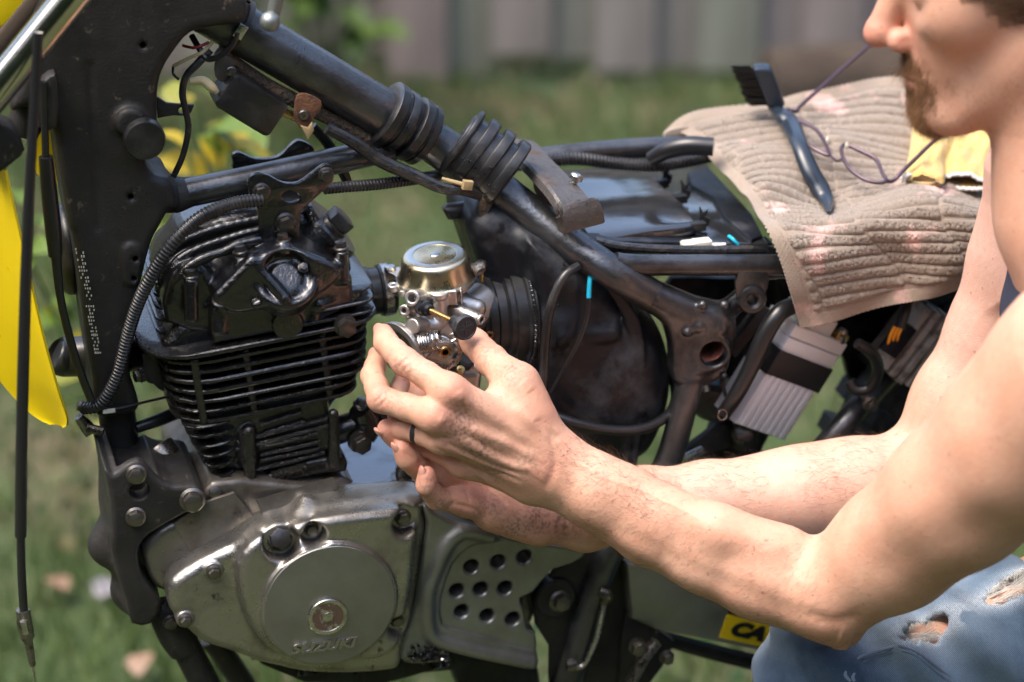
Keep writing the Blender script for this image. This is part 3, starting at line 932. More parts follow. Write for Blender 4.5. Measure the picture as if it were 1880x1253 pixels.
# yellow number board corner and front fender
one('number_board', 'yellow', plateY([(-60, -40), (72, -60), (60, 0), (34, 32), (0, 52), (-60, 80)], 0.03, 0.006, 0.002, smooth=3))
def fender(name, spine, parent=BIKE):
    q = crom(spine, 6, False)
    V, F = [], []
    m = 15
    for i, (x, y, Y, hw, dep) in enumerate(q):
        a = q[max(i - 1, 0)]
        b = q[min(i + 1, len(q) - 1)]
        t = nrm(P(b[0], b[1], b[2]) - P(a[0], a[1], a[2]))
        c = P(x, y, Y)
        s = nrm(np.array([0.55, -0.83, 0.0]))
        s = nrm(s - t * np.dot(s, t))
        nn = np.cross(t, s)
        k = MPP(c)
        for layer in (0, 1):
            for j in range(m):
                u = -1 + 2 * j / (m - 1)
                off = -dep * abs(u) ** 2.6 - layer * 5
                V.append(c + s * (hw * u * (1 - 0.0 * layer)) * k - nn * off * k)
    n2 = 2 * m
    for i in range(len(q) - 1):
        for j in range(m - 1):
            a = i * n2 + j
            F.append((a, a + 1, a + n2 + 1, a + n2))
            b = a + m
            F.append((b, b + n2, b + n2 + 1, b + 1))
        F.append((i * n2, i * n2 + n2, i * n2 + n2 + m, i * n2 + m))
        e = i * n2 + m - 1
        F.append((e, e + m, e + n2 + m, e + n2))
    L = (len(q) - 1) * n2
    for j in range(m - 1):
        F.append((L + j, L + j + 1, L + m + j + 1, L + m + j))
    return one(name, 'yellow', (V, F), parent)
fender('front_fender', [(-60, 280, -0.02, 150, 26), (-22, 420, -0.02, 140, 26), (22, 570, -0.02, 120, 24), (62, 680, -0.02, 98, 20), (90, 738, -0.02, 74, 14), (104, 766, -0.02, 48, 9), (110, 778, -0.02, 20, 4)])
one('fork_shroud', 'yellow', plateY([(62, 225), (100, 228), (112, 300), (122, 370), (100, 330), (78, 330), (60, 300)], 0.05, 0.004, 0.001, smooth=2))
# ---- cables at the front
one('clutch_cable', 'wire', ptube([(70, 60, -0.135, 9), (64, 180, -0.14, 9.5), (54, 350, -0.15, 10), (46, 560, -0.16, 11), (40, 800, -0.17, 11), (38, 985, -0.17, 11)], 12))
one('cable_end', 'wire', ptube([(38, 985, -0.17, 8), (40, 1060, -0.17, 8), (44, 1125, -0.17, 8)], 12))
cb = MB()
cb.add(*ptube([(42, 1120, -0.17, 13), (46, 1150, -0.17, 14), (51, 1172, -0.17, 13)], 8)).add(*ptube([(50, 1172, -0.17, 9), (54, 1190, -0.17, 8), (60, 1222, -0.17, 6)], 8))
bpart('cable_adjuster', 'bolt', mb=cb)
one('ferrule', 'steel', ptube([(43, 1140, -0.178, 7), (48, 1163, -0.178, 7)], 10))
one('inner_wire', 'steel', ptube([(60, 1220, -0.17, 2.2), (64, 1250, -0.17, 2), (70, 1290, -0.17, 2)], 6))
cc = MB().add(*ptube([(80, 150, -0.05, 7), (82, 225, -0.05, 7), (84, 292, -0.05, 7)], 10)).add(*ptube([(84, 288, -0.05, 13), (90, 350, -0.05, 15), (98, 425, -0.05, 15), (102, 470, -0.05, 13)], 12))
cc.add(*ptube([(101, 440, -0.05, 11), (110, 540, -0.05, 8), (128, 620, -0.045, 8), (150, 690, -0.04, 8), (168, 735, -0.038, 8)], 10))
bpart('choke_cable', 'wire', mb=cc)
hv, hf = ico(3)
hc = P(123, 458, 0.03)
one('horn', 'rubber', ([hc + np.array([v[0] * .014, v[1] * .035, v[2] * .040]) for v in hv], hf))
one('exhaust_port_pipe', 'rubber', ptube([(104, 652, 0.05, 26), (112, 654, 0.05, 36), (140, 655, 0.05, 37), (285, 642, 0.02, 37)], 24))

# ---- backbone tube, collars, rubber pads
BBa, BBb = P(330, -10, 0.0), P(800, 265, 0.0)
BBd = nrm(BBb - BBa)
one('backbone_tube', 'spine', ptube([(250, -60, 0.0, 47), (426, 44, 0.0, 47), (620, 159, 0, 46), (735, 227, 0, 45)], 40))
one('backbone_tube', 'spine', ptube([(700, 205, 0.0, 40), (790, 258, 0.0, 39), (840, 292, -0.005, 40), (900, 338, -0.015, 37), (960, 380, -0.03, 33), (1040, 442, -0.058, 32), (1121, 498, -0.085, 31), (1200, 545, -0.085, 31), (1285, 590, -0.085, 30)], 32))
gp = MB()
gp.add(*ptube([(400, 95, -0.005, 14), (480, 150, -0.005, 13), (560, 195, -0.005, 14), (640, 235, -0.005, 12), (730, 285, -0.005, 12)], 10))
bpart('weld_seam', 'grime', mb=gp)
q0 = P(742, 228, 0.0)
k = MPP(q0)
one('rubber_collar', 'rubber', lathe_geo([(a * k, h * k) for a, h in ((48, -48), (60, -47), (63, -45), (63, -29), (60, -27), (57, -26), (57, -20), (60, -19), (61, -17), (61, -4), (59, -2), (52, -1), (51, 9), (59, 10), (62, 12), (62, 27), (60, 29), (57, 30), (57, 34), (60, 35), (60, 47), (56, 50), (45, 50))], q0, BBd, 48))
# ribbed saddle pad behind it: upright stadium rings threaded on the tube
sx, sy, sz = frame_from(nrm(P(930, 358, -0.02) - P(830, 285, 0)), EY)
v1 = nrm(np.cross(sz, np.array([0, 1.0, 0])))
v1 = v1 if v1[2] > 0 else -v1
hx = np.cross(v1, sz)
pad = []
for s in np.linspace(0, 2 * math.pi, 36, endpoint=False):
    c, si = math.cos(s), math.sin(s)
    ex = 2 / 2.6
    pad.append((0.026 * math.copysign(abs(c) ** ex, c), 0.031 * math.copysign(abs(si) ** ex, si) + 0.006))
for i, (px, py, Y, th, sc) in enumerate(((836, 268, -0.004, 12, 1.02), (858, 281, -0.007, 22, 1.0), (885, 300, -0.012, 22, 1.0), (912, 321, -0.018, 22, 1.02))):
    c = P(px, py, Y)
    one('pad_rib' if i else 'pad_plate', 'rubber', prism_geo(np.array(pad) * sc, c, hx, v1, -sz, th * MPP(c), 0.0018))
one('pad_core', 'rubber', prism_geo(np.array(pad) * 0.88, P(832, 267, -0.004), hx, v1, -sz, 0.050, 0.0018))
# drops of water on the pad, the rails and the bracket are added further down
# ---- zip tie and clip on the backbone
c1 = P(436, 48, 0)
one('zip_tie', 'strap', lathe_geo([(0.0225, -0.0022), (0.0238, -0.0022), (0.0238, 0.0022), (0.0225, 0.0022)], c1, BBd, 36, cap=False))
one('zip_tie_head', 'steel', box_geo(P(441, 58, -0.0245), BBd, np.cross(BBd, EY), -EY, 0.004, 0.006, 0.002, 0.0006))
# lever hanging into view at the top edge
lv = MB().add(*ptube([(520, -60, -0.11, 15), (508, 0, -0.11, 13), (500, 34, -0.11, 12)], 14))
bl, bf = ico(3)
c2 = P(496, 40, -0.115)
lv.add([c2 + v * 0.0078 for v in bl], bf)
bpart('lever', 'swing', mb=lv)
# ---- ignition coil and its brackets
cx = nrm(P(530, 205, -0.01) - P(420, 138, -0.01))
cz = np.cross(cx, -EY)
cp_ = P(456, 183, -0.005)
COIL = one('ignition_coil', 'rubber', prism_geo(rrect(0.027, 0.0165, 0.005), cp_ + [0, -0.018, 0], cx, np.cross(-EY, cx), -EY, 0.036, 0.003))
one('coil_bracket', 'rusty', plateY([(396, 112), (412, 102), (430, 112), (428, 140), (412, 152), (396, 142)], -0.012, 0.004, 0.001, smooth=2), COIL)
one('coil_bracket', 'rust', plateY([(545, 176), (562, 172), (590, 186), (588, 205), (578, 216), (566, 240), (552, 236), (540, 218), (541, 196)], -0.022, 0.003, 0.001, smooth=2), COIL)
bpx(557, 211, -0.0225, 10, 'pan', 'bolt', parent=COIL)
bpx(424, 132, -0.014, 10, 'hex', 'bolt', parent=COIL)
one('coil_lead', 'cream', ptube([(350, 150, -0.01, 6), (372, 148, -0.012, 8), (388, 160, -0.015, 9), (398, 170, -0.015, 6)], 10), COIL)
one('coil_stub', 'brass', ptube([(520, 206, -0.015, 8), (548, 218, -0.015, 8)], 10), COIL)
one('broken_clip', 'amber', plateY([(552, 232), (566, 236), (574, 226), (577, 240), (566, 258), (562, 250)], -0.026, 0.006, 0.001))
one('broken_clip', 'amber', box_geo(P(858, 340, -0.042), nrm([1, 0, -.2]), nrm([.2, 0, 1]), -EY, 0.0042, 0.0038, 0.003, 0.0006))
one('clip_tail', 'amber', ptube([(812, 328, -0.03, 3), (832, 334, -0.036, 4), (856, 340, -0.04, 4)], 8))
# loose wires at the steering head
for m_, pts in (('red', [(336, 84, 0.0, 3), (358, 88, -.01, 3), (384, 78, -.01, 3)]), ('cream', [(318, 122, -.005, 3.5), (345, 108, -.01, 3.5), (372, 96, -.015, 3.5), (390, 78, -.01, 3.5)]),
                ('wire', [(352, 66, 0, 6), (366, 90, -.01, 6), (380, 108, -.015, 6), (402, 104, -.02, 6), (428, 82, -.025, 5), (436, 60, -.026, 5)]),
                ('wire', [(318, 122, -.005, 2.5), (318, 136, -.01, 2.5), (328, 146, -.01, 2.5)]),
                ('tape', [(386, 92, -.01, 8), (362, 118, -.012, 8), (342, 140, -.012, 7), (335, 170, -.012, 7), (340, 200, -.014, 6), (346, 235, -.014, 6), (336, 285, -.014, 6), (318, 325, -.014, 6)])):
    one('wire', m_, ptube(pts, 8))
# ---- upper engine hanger tube and its plates
one('hanger_tube', 'tube', ptube([(318, 360, -0.008, 27), (400, 343, -0.008, 27), (470, 328, -0.008, 26), (610, 297, -0.004, 25), (720, 272, 0.0, 25)], 24))
one('hanger_collar', 'frame', ptube([(316, 361, -0.008, 32), (330, 358, -0.008, 31), (346, 355, -0.008, 27)], 24))
MNT = one('hanger_plate', 'oily', plateY([(455, 336), (468, 320), (492, 322), (520, 336), (548, 336), (574, 318), (596, 303), (611, 310), (612, 334), (592, 354), (567, 376), (554, 390), (550, 436), (540, 452), (486, 452), (476, 440), (473, 388), (461, 366)], -0.048, 0.006, 0.0015, [ring_px(534, 362, 17, e=.6)], smooth=3))
one('hanger_plate', 'oily', plateY([(428, 300), (426, 286), (440, 280), (470, 292), (510, 288), (532, 268), (548, 258), (570, 266), (578, 280), (560, 300), (480, 320), (430, 312)], 0.03, 0.006, 0.0015, smooth=3))
one('hanger_block', 'oily', prism_geo(poly([(478, 380), (556, 372), (552, 446), (484, 452)], -0.044), (0, -0.042, 0), EX, EZ, -EY, 0.07, 0.004))
for a, b, r in ((480, 352, 17), (598, 321, 15), (524, 409, 20), (536, 417, 14)):
    bpx(a, b, -0.049, r, 'hex', 'boltb', parent=MNT)
# ---- corrugated looms
one('loom', 'rubber', corrugated([(480, 368, -0.055, 13), (430, 374, -0.06, 13), (370, 398, -0.07, 13), (318, 445, -0.075, 13), (282, 500, -0.07, 13), (254, 556, -0.06, 13), (234, 618, -0.05, 12.5), (215, 690, -0.045, 12), (185, 742, -0.04, 12), (150, 750, -0.03, 12)], 7.2, 0.16))
one('loom', 'rubber', corrugated([(596, 347, -0.035, 11), (640, 343, -0.03, 11), (700, 338, -0.022, 11), (770, 328, -0.01, 11), (830, 318, 0.03, 11)], 7.0, 0.2))
one('loom', 'rubber', corrugated([(930, 300, 0.075, 13), (1000, 296, 0.075, 13), (1060, 292, 0.075, 13), (1130, 300, 0.075, 13), (1200, 304, 0.07, 13), (1260, 296, 0.07, 13), (1330, 280, 0.07, 14)], 7.2, 0.16))
one('wrapped_loom', 'tape', ptube([(600, 235, -0.02, 11), (650, 262, -0.022, 12), (700, 296, -0.024, 13), (760, 322, -0.03, 12), (810, 345, -0.035, 11), (850, 350, -0.035, 10), (885, 360, -0.03, 10)], 10))
one('cable', 'wire', ptube([(574, 232, 0.02, 9), (600, 262, 0.02, 10), (622, 300, 0.02, 11), (640, 340, 0.02, 9)], 10))
# breather stub with rubber cap behind the pad
one('breather_stub', 'rubber', ptube([(816, 391, 0.0, 10), (822, 389, 0.0, 15), (850, 386, 0.0, 17), (905, 380, 0.0, 17)], 18))
one('tie_tail', 'grime', plateY([(886, 356), (910, 365), (896, 392), (892, 420), (884, 418), (880, 390)], -0.035, 0.006, 0.001, smooth=2))
# ---- left rail group
one('seat_rail', 'tube', ptube([(1128, 478, -0.085, 16), (1160, 486, -0.085, 20), (1250, 487, -0.085, 20), (1480, 486, -0.085, 20), (1700, 478, -0.085, 20)], 24))
one('seat_rail', 'tube', ptube([(925, 300, 0.085, 19), (1040, 284, 0.085, 19), (1180, 272, 0.085, 19), (1320, 268, 0.085, 19), (1560, 262, 0.085, 19)], 24))
def f_node(p):
    d = sd_cone(p, P(1200, 545, -.085), P(1300, 592, -.085), .0145, .0165)
    d = smin(d, sd_cone(p, P(1300, 592, -.085), P(1268, 690, -.09), .0165, .012), 0.012)
    d = smin(d, sd_ext(p, NG, -0.097, -0.073, .005), 0.008)
    d = smin(d, sd_cone(p, P(1310, 590, -.083), P(1372, 540, -.075), .0095, .0095), 0.008)
    c = P(1304, 640, -.09)
    d = smin(d, sd_cyl(p, c + [-.003, -.012, 0], c + [0.012, .05, 0], .0165, .002), 0.005)
    for (x, y, r) in ((1290, 560, .004), (1262, 610, .0035), (1330, 560, .004), (1282, 600, .004), (1322, 605, .004), (1280, 680, .003), (1330, 690, .003)):
        d = smin(d, np.linalg.norm(p - P(x, y, -.1), axis=1) - r, 0.004)
    d = smax(d, -sd_cyl(p, c + [-.012, -.06, 0], c + [0.012, .05, 0], .0118), 0.001)
    return d
NG = poly(crom([(1175, 530), (1290, 565), (1350, 590), (1345, 640), (1330, 690), (1280, 712), (1240, 700), (1236, 640), (1215, 580)], 3), -0.095)
lo = np.minimum(NG.min(0), NG.min(0)); hi = NG.max(0)
NODE = sdf_obj('frame_node', f_node, [lo[0] - .03, -0.13, lo[1] - .02], [hi[0] + .05, 0.0, hi[1] + .04], 0.0016, MT['tube'], BIKE)
one('open_bore', 'redint', lathe_geo([(0.0119, 0.0), (0.0119, 0.05), (0.001, 0.05)], P(1304, 640, -.1), (0.1, 0.98, 0), 28, cap=False), NODE)
one('rear_frame_tube', 'tube', ptube([(1275, 660, -0.09, 25), (1262, 720, -0.092, 25), (1225, 850, -0.095, 25), (1170, 930, -0.10, 26), (1118, 1020, -0.105, 27), (1076, 1130, -0.105, 27), (1030, 1290, -0.105, 28)], 24))
one('zip_tie', 'strap', lathe_geo([(.0125, -.002), (.0136, -.002), (.0136, .002), (.0125, .002)], P(1266, 692, -.09), nrm(P(1275, 660, -.09) - P(1262, 720, -.092)), 28, cap=False))
one('grommet_tab', 'tube', plateY([(1356, 500), (1408, 500), (1410, 528), (1400, 552), (1384, 572), (1366, 566), (1352, 540)], -0.094, 0.004, 0.001, smooth=2))
gc = P(1380, 549, -0.094)
one('rubber_grommet', 'rubber', lathe_geo([(.0045, -.004), (.005, .004), (.0075, .0055), (.0115, .0045), (.013, .001), (.013, -.003)], gc, nrm([-.15, -1, .1]), 32))
one('rail_lug', 'tube', ptube([(1380, 506, -0.085, 12), (1440, 500, -0.08, 12), (1470, 505, -0.075, 12)], 12))
# wiring along the rail
one('wrapped_loom', 'tape', ptube([(1092, 442, -0.055, 8), (1130, 452, -0.06, 9), (1200, 458, -0.062, 9), (1300, 460, -0.064, 9), (1400, 459, -0.066, 9), (1450, 466, -0.066, 9)], 10))
cn = MB()
for x, y, a, b in ((1262, 452, 13, 8), (1288, 449, 16, 9), (1316, 453, 14, 8)):
    c = P(x, y, -0.056)
    cn.add(*box_geo(c, EX, EZ, -EY, a * .00047, b * .00047, 0.006, 0.001))
bpart('connector', 'white', mb=cn)
one('wire', 'cyan', ptube([(1338, 434, -.05, 3), (1346, 440, -.06, 3), (1360, 455, -.062, 3)], 8))
# saddle shaped tank bracket over the rails
tb = MB()
q = [(P(1072, 420, -0.092), 0), (P(1066, 388, -0.092), 0), (P(1052, 362, -0.083), 0), (P(1025, 330, -0.045), 0), (P(985, 290, 0.02), 0), (P(960, 262, 0.07), 0), (P(945, 255, 0.085), 0), (P(930, 275, 0.095), 0)]
pts = crom([a for a, _ in q], 5, False)
hw = 0.016
Vv, Ff = [], []
for i, c in enumerate(pts):
    t = nrm(pts[min(i + 1, len(pts) - 1)] - pts[max(i - 1, 0)])
    s = nrm(np.array([0.96, 0.0, -0.27]))
    s = nrm(s - t * np.dot(s, t))
    nn = np.cross(t, s)
    nn = nn if nn[2] + 0.3 * -nn[1] > 0 else -nn
    wv = hw * (1.0 if i > 6 else 1.1)
    for u, d in ((-1.15, -.008), (-1.08, -.002), (-0.95, 0), (0.95, 0), (1.08, -.002), (1.15, -.008), (1.05, -.008), (0.92, -.003), (-0.92, -.003), (-1.05, -.008)):
        Vv.append(c + s * wv * u + nn * d)
for i in range(len(pts) - 1):
    for j in range(10):
        a, b = i * 10 + j, i * 10 + (j + 1) % 10
        Ff.append((a, b, b + 10, a + 10))
Ff += [tuple(range(9, -1, -1)), tuple((len(pts) - 1) * 10 + j for j in range(10))]
TBR = one('tank_bracket', 'rusty', (Vv, Ff))
one('bracket_leg', 'rusty', plateY([(985, 322), (1022, 362), (1034, 392), (1018, 392), (996, 372), (982, 350)], -0.03, 0.004, 0.001, smooth=2), TBR)
bs = MB()
b0, b1 = P(1047, 352, -0.05), P(1060, 322, -0.05)
ax_ = nrm(b1 - b0)
for i in range(7):
    bs.add(*lathe_geo([(.0022, 0), (.0034, .001), (.0022, .002)], b0 + ax_ * (.0021 * i), ax_, 12))
bs.add(*lathe_geo([(.0025, 0), (.0025, .016)], b0, ax_, 12))
bpart('stud', 'steel', TBR, bs)
bolt(b0 + ax_ * .013, ax_, .0058, 'pan', 'steel', TBR)
# ------------------------------------------------------------------ engine: cylinder with fins
E0 = P(346, 655, -0.075)
EU = nrm((P(640, 597, -0.075) - E0) * [1, 0, 1])
EV = np.array([-EU[2], 0, EU[0]])
def UV(px, py, Y=-0.075):
    q = P(px, py, Y) - E0
    return np.array([q @ EU, q @ EV])
def EW(u, v, Y):
    return E0 + EU * u + EV * v + np.array([0, Y + 0.075, 0])
UR = UV(694, 590)[0]
sp = -UV(350, 673)[1]
def f_cyl(p):
    d = sd_ext(p, CYB, -0.055, 0.06, 0.01)
    d = smin(d, sd_ext(p, CYL, -0.066, 0.06, 0.006), 0.006)
    d = smin(d, sd_ext(p, CYF, -0.069, 0.065, 0.004), 0.006)
    for x0, x1 in ((352, 372), (448, 470), (592, 612)):
        d = smin(d, sd_cyl(p, EW(UV(x0 + 6, 660)[0], -0.005, -0.069), EW(UV(x0 + 6, 660)[0], -0.066, -0.069), 0.004, .001), 0.003)
    for (x, y, yb) in ((458, 790, 905), (612, 760, 850)):
        a, b = P(x, y, -0.070), P(x + 2, yb, -0.073)
        d = smin(d, sd_cone(p, a, b, 0.0045, 0.0055), 0.004)
    # oval boss beside the ribs
    d = smin(d, sd_cone(p, P(450, 800, -0.066), P(454, 840, -0.066), 0.007, 0.008), 0.006)
    return d
CYB = poly([(300, 640), (330, 600), (660, 540), (664, 690), (610, 760), (610, 840), (450, 900), (400, 870), (352, 770)], -0.06)
CYL = poly([(366, 760), (600, 705), (618, 830), (470, 872), (410, 868)], -0.07)
CYF = poly(crom([(432, 880), (470, 884), (520, 862), (560, 850), (600, 842), (634, 838), (638, 868), (600, 872), (560, 880), (520, 890), (490, 905), (462, 928), (440, 912)], 2), -0.07)
allp = np.concatenate([CYB, CYL, CYF])
lo, hi = allp.min(0), allp.max(0)
CYLD = sdf_obj('cylinder', f_cyl, [lo[0] - .01, -.085, lo[1] - .01], [hi[0] + .015, .07, hi[1] + .015], 0.0015, MT['fin'], BIKE)
def fin(u0, u1, v, y0=-0.075, y1=0.075, r=0.024, t=0.0028, name='cooling_fin', m='fin', parent=None, wob=0.0004, nl=0.0):
    b = rrect((u1 - u0) / 2, (y1 - y0) / 2, r, 6)
    if nl:
        # broad curve at the near front corner
        hx_, hy_ = (u1 - u0) / 2, (y1 - y0) / 2
        b = np.array([q for q in b if not (q[0] < -hx_ + nl and q[1] < -hy_ + nl * .9)])
        k0 = next(i for i in range(len(b)) if b[i][1] < 0 and b[i - 1][1] >= 0 and b[i][0] > 0 or (b[i][1] <= -hy_ + 1e-6))
        arc = [(-hx_ + nl - nl * math.sin(R_(a)), -hy_ + nl * .9 - nl * .9 * math.cos(R_(a))) for a in (90, 72, 54, 36, 18, 0)]
        b = np.array(sorted(list(map(tuple, b)) + arc, key=lambda q: math.atan2(q[1], q[0])))
    c = EW((u0 + u1) / 2, v, (y0 + y1) / 2)
    # ax along EU, ay along Y, az along EV
    V, F = prism_geo(b, c + EV * t / 2, EU, EY, EV, t, 0.0011)
    V = [q + EV * (random.uniform(-1, 1) * wob) for q in V]
    return one(name, m, (V, F), parent or CYLD)
for k in range(1, 8):
    ur = UR - (0.004 if k < 6 else 0.012) - 0.0012 * k
    fin(-0.023 + 0.0006 * k, ur, -k * sp, t=0.0036, wob=.0006, nl=.042)
lows = [(788, 366), (805, 374), (823, 383), (840, 392), (858, 402), (876, 414)]
for y, x in lows:
    u0, v = UV(x, y)
    fin(u0 - 0.012, UV(440, y)[0], v, r=0.016, t=0.0026)
    if y in (805, 823):
        pass
# raised ribs on the lower wall, with the gaps between them
for (xa, ya, xb, yb) in ((478, 780, 556, 756), (486, 796, 560, 774), (436, 812, 600, 768), (432, 826, 602, 782), (478, 820, 582, 796), (478, 836, 586, 812), (480, 846, 586, 824), (468, 864, 596, 832)):
    a, b = P(xa, ya, -0.069), P(xb, yb, -0.069)
    one('rib', 'fin', tube_geo([a, (a + b) / 2, b], [0.0016, 0.0019, 0.0015], 8), CYLD)
def text_geo(s, size, o, ax, ay, az, ext=0.0006, bev=0.0002, shear=0.0, bold=0.0, sx=1.0, align='CENTER'):
    cu = bpy.data.curves.new('lettering', 'FONT')
    cu.body = s
    cu.size = size
    cu.extrude = ext
    cu.bevel_depth = bev
    cu.bevel_resolution = 1
    cu.shear = shear
    cu.offset = bold
    cu.align_x = align
    cu.align_y = 'CENTER'
    cu.resolution_u = 4
    to = bpy.data.objects.new('lettering', cu)
    COL.objects.link(to)
    dg = bpy.context.evaluated_depsgraph_get()
    me = bpy.data.meshes.new_from_object(to.evaluated_get(dg))
    V = [o + ax * (v.co.x * sx) + ay * v.co.y + az * v.co.z for v in me.vertices]
    F = [tuple(p.vertices) for p in me.polygons]
    bpy.data.objects.remove(to)
    bpy.data.curves.remove(cu)
    bpy.data.meshes.remove(me)
    return V, F
tx = nrm((P(566, 864, -0.07) - P(500, 882, -0.07)) * [1, 0, 1])
ty = np.array([-tx[2], 0, tx[0]])
tc_ = P(533, 871, -0.0715)
one('name_pad', 'fin', box_geo(tc_ + [0, .002, 0], tx, ty, -EY, .0158, .0062, .0016, .0004), CYLD)
one('lettering', 'fin', text_geo('199cm\u00b3', 0.0115, tc_ + [0, -.0006, 0], tx, ty, -EY, 0.0009, 0.0002, 0, 0.0002, 0.86), CYLD, smooth=False)
for x, y, r in ((459, 905, 12), (613, 845, 10)):
    bolt(P(x, y, -0.073), EV, r * .00045, 'hex', 'boltb', CYLD)
# ------------------------------------------------------------------ cylinder head
HB = poly([(390, 628), (386, 572), (398, 550), (460, 520), (610, 492), (644, 505), (648, 556), (566, 596)], -0.066)
HU = poly(crom([(296, 566), (302, 505), (322, 455), (350, 425), (410, 400), (478, 392), (566, 396), (618, 420), (640, 455), (646, 545), (566, 592), (392, 620)], 2), -0.03)
HS = poly(crom([(392, 540), (402, 520), (462, 468), (530, 452), (600, 472), (622, 492), (600, 520), (560, 542), (470, 562), (420, 566)], 3), -0.07)
HL = poly(crom([(304, 590), (306, 520), (330, 486), (372, 478), (392, 500), (396, 560), (392, 610)], 2), -0.05)
cvn = nrm([0.0, -0.75, 0.66])
cvc = P(524, 512, -0.078)
posts = [(576, 592, 583, 516, 11), (351, 590, 351, 512, 13), (402, 612, 406, 556, 15), (628, 520, 628, 462, 12), (441, 500, 441, 468, 13), (520, 470, 520, 446, 13)]
arcs = [[(296, 520), (304, 474), (334, 444), (386, 424), (440, 410), (480, 402)], [(312, 520), (322, 484), (352, 462), (400, 444), (446, 430), (480, 422)], [(328, 520), (342, 494), (374, 474), (412, 462), (440, 448), (476, 440)]]
arcw = [[P(x, y, Y) for x, y in crom(a, 3, False)] for a, Y in zip(arcs, (-0.028, -0.042, -0.056))]
def f_head(p):
    d = sd_ext(p, HU, -0.030, 0.035, 0.011)
    d = smin(d, sd_ext(p, HB, -0.072, 0.05, 0.004), 0.004)
    d = smin(d, sd_ext(p, HL, -0.058, 0.05, 0.010), 0.008)
    d = smin(d, sd_ext(p, HS, -0.082, 0.0, 0.006), 0.006)
    # inspection cover: raised lens, ring groove, inner dish
    d = smin(d, sd_cyl(p, cvc - cvn * .02, cvc + cvn * .003, .027, .004), .004)
    d = smax(d, -sd_cyl(p, cvc + cvn * .0005, cvc + cvn * .02, .020, .003), .003)
    d = smin(d, sd_cyl(p, cvc - cvn * .02, cvc + cvn * .003, .0135, .003), .004)
    # wedge shaped rib running down its face
    d = smin(d, sd_cone(p, P(464, 482, -.076), P(524, 548, -.092), .0055, .0036), .005)
    d = smin(d, sd_cone(p, P(400, 548, -.078), P(462, 480, -.078), .0035, .004), .004)
    d = smin(d, sd_cone(p, P(470, 560, -.086), P(556, 536, -.084), .0035, .0035), .004)
    d = smin(d, sd_cone(p, P(470, 470, -.064), P(606, 492, -.068), .004, .004), .004)
    # round plug boss on the near wall
    c = P(527, 594, -.07)
    d = smin(d, sd_cyl(p, c + [0, .02, 0], c - [0, .007, 0], .0125, .0012), .003)
    for x0, y0, x1, y1, r in posts:
        d = smin(d, sd_cyl(p, P(x0, y0, -.070), P(x1, y1, -.064), r * .00046, .001), .004)
    for a in arcw:
        for i in range(len(a) - 1):
            d = smin(d, sd_cone(p, a[i], a[i + 1], .0032, .0032), .003)
    # valley under the arcs and a ledge on the right end
    d = smin(d, sd_cone(p, P(588, 560, -.07), P(648, 545, -.06), .006, .006), .004)
    return d
allp = np.concatenate([HB, HU, HS, HL])
lo, hi = allp.min(0), allp.max(0)
HEAD = sdf_obj('cylinder_head', f_head, [lo[0] - .012, -.105, lo[1] - .012], [hi[0] + .015, .07, hi[1] + .02], 0.0013, MT['oily'], BIKE)
# broad lowest fin of the head and two part fins on the right
fin(-0.036, UR + 0.004, 0.0, -0.079, 0.079, 0.03, 0.0042, 'cooling_fin', 'fin', HEAD, 0.0006, .05)
fin(UV(520, 620)[0], UR, UV(560, 600)[1] + .0015, -0.076, 0.07, .014, .003, 'cooling_fin', 'oily', HEAD)
fin(UV(560, 608)[0], UR + .001, UV(560, 600)[1] + .0105, -0.075, 0.07, .014, .003, 'cooling_fin', 'oily', HEAD)
fin(UV(575, 600)[0], UR + .002, UV(560, 600)[1] + .0195, -0.07, 0.07, .014, .003, 'cooling_fin', 'oily', HEAD)
for k, dv_k in enumerate((.0095, .019, .0285, .038, .0475)):
    fin(UV(286 + 3 * k, 560)[0], UV(400, 560)[0], dv_k, -.046 + .003 * k, .06, .016, .003, 'head_fin', 'oily', HEAD)
for i, (x, y) in enumerate(((352, 424), (376, 412), (398, 404), (420, 398), (444, 393), (466, 388))):
    o_ = P(x, y + 6, 0.02)
    one('head_fin', 'oily', prism_geo(np.array([(-.010, -.006), (.009, -.006), (.002, .009), (-.001, .009)]), o_, EX, EZ, -EY, .05, .001), HEAD)
for x, y, Y, r, ax in ((351, 508, -.062, 14, EV), (441, 463, -.066, 14, EV), (406, 552, -.072, 17, EV + NEAR * .4), (583, 513, -.066, 14, EV + NEAR * .3), (626, 456, -.062, 14, EV), (520, 442, -.06, 14, EV), (557, 492, -.078, 10, cvn), (500, 470, -.066, 9, cvn)):
    bolt(P(x, y, Y), ax, r * .00046, 'hex', 'boltb', HEAD)
one('round_plug', 'oily', lathe_geo([(.0118, 0), (.0125, .001), (.0122, .0028), (.009, .0032)], P(527, 594, -.0762), NEAR, 32), HEAD)
bolt(P(634, 598, -.079), NEAR, 19 * .00046, 'cap', 'boltb', HEAD, 'hex_plug')
# tilted valve cap with hex at the upper right
vn = nrm([0.75, -0.1, 0.62])
vc = P(608, 418, -0.02)
one('valve_cap', 'oily', lathe_geo([(.024, -.03), (.024, -.006), (.030, -.005), (.030, .000), (.028, .002), (.012, .003)], vc, vn, 30), HEAD)
bolt(vc + vn * .003, vn, .0125, 'cap', 'boltb', HEAD, 'hex_plug')
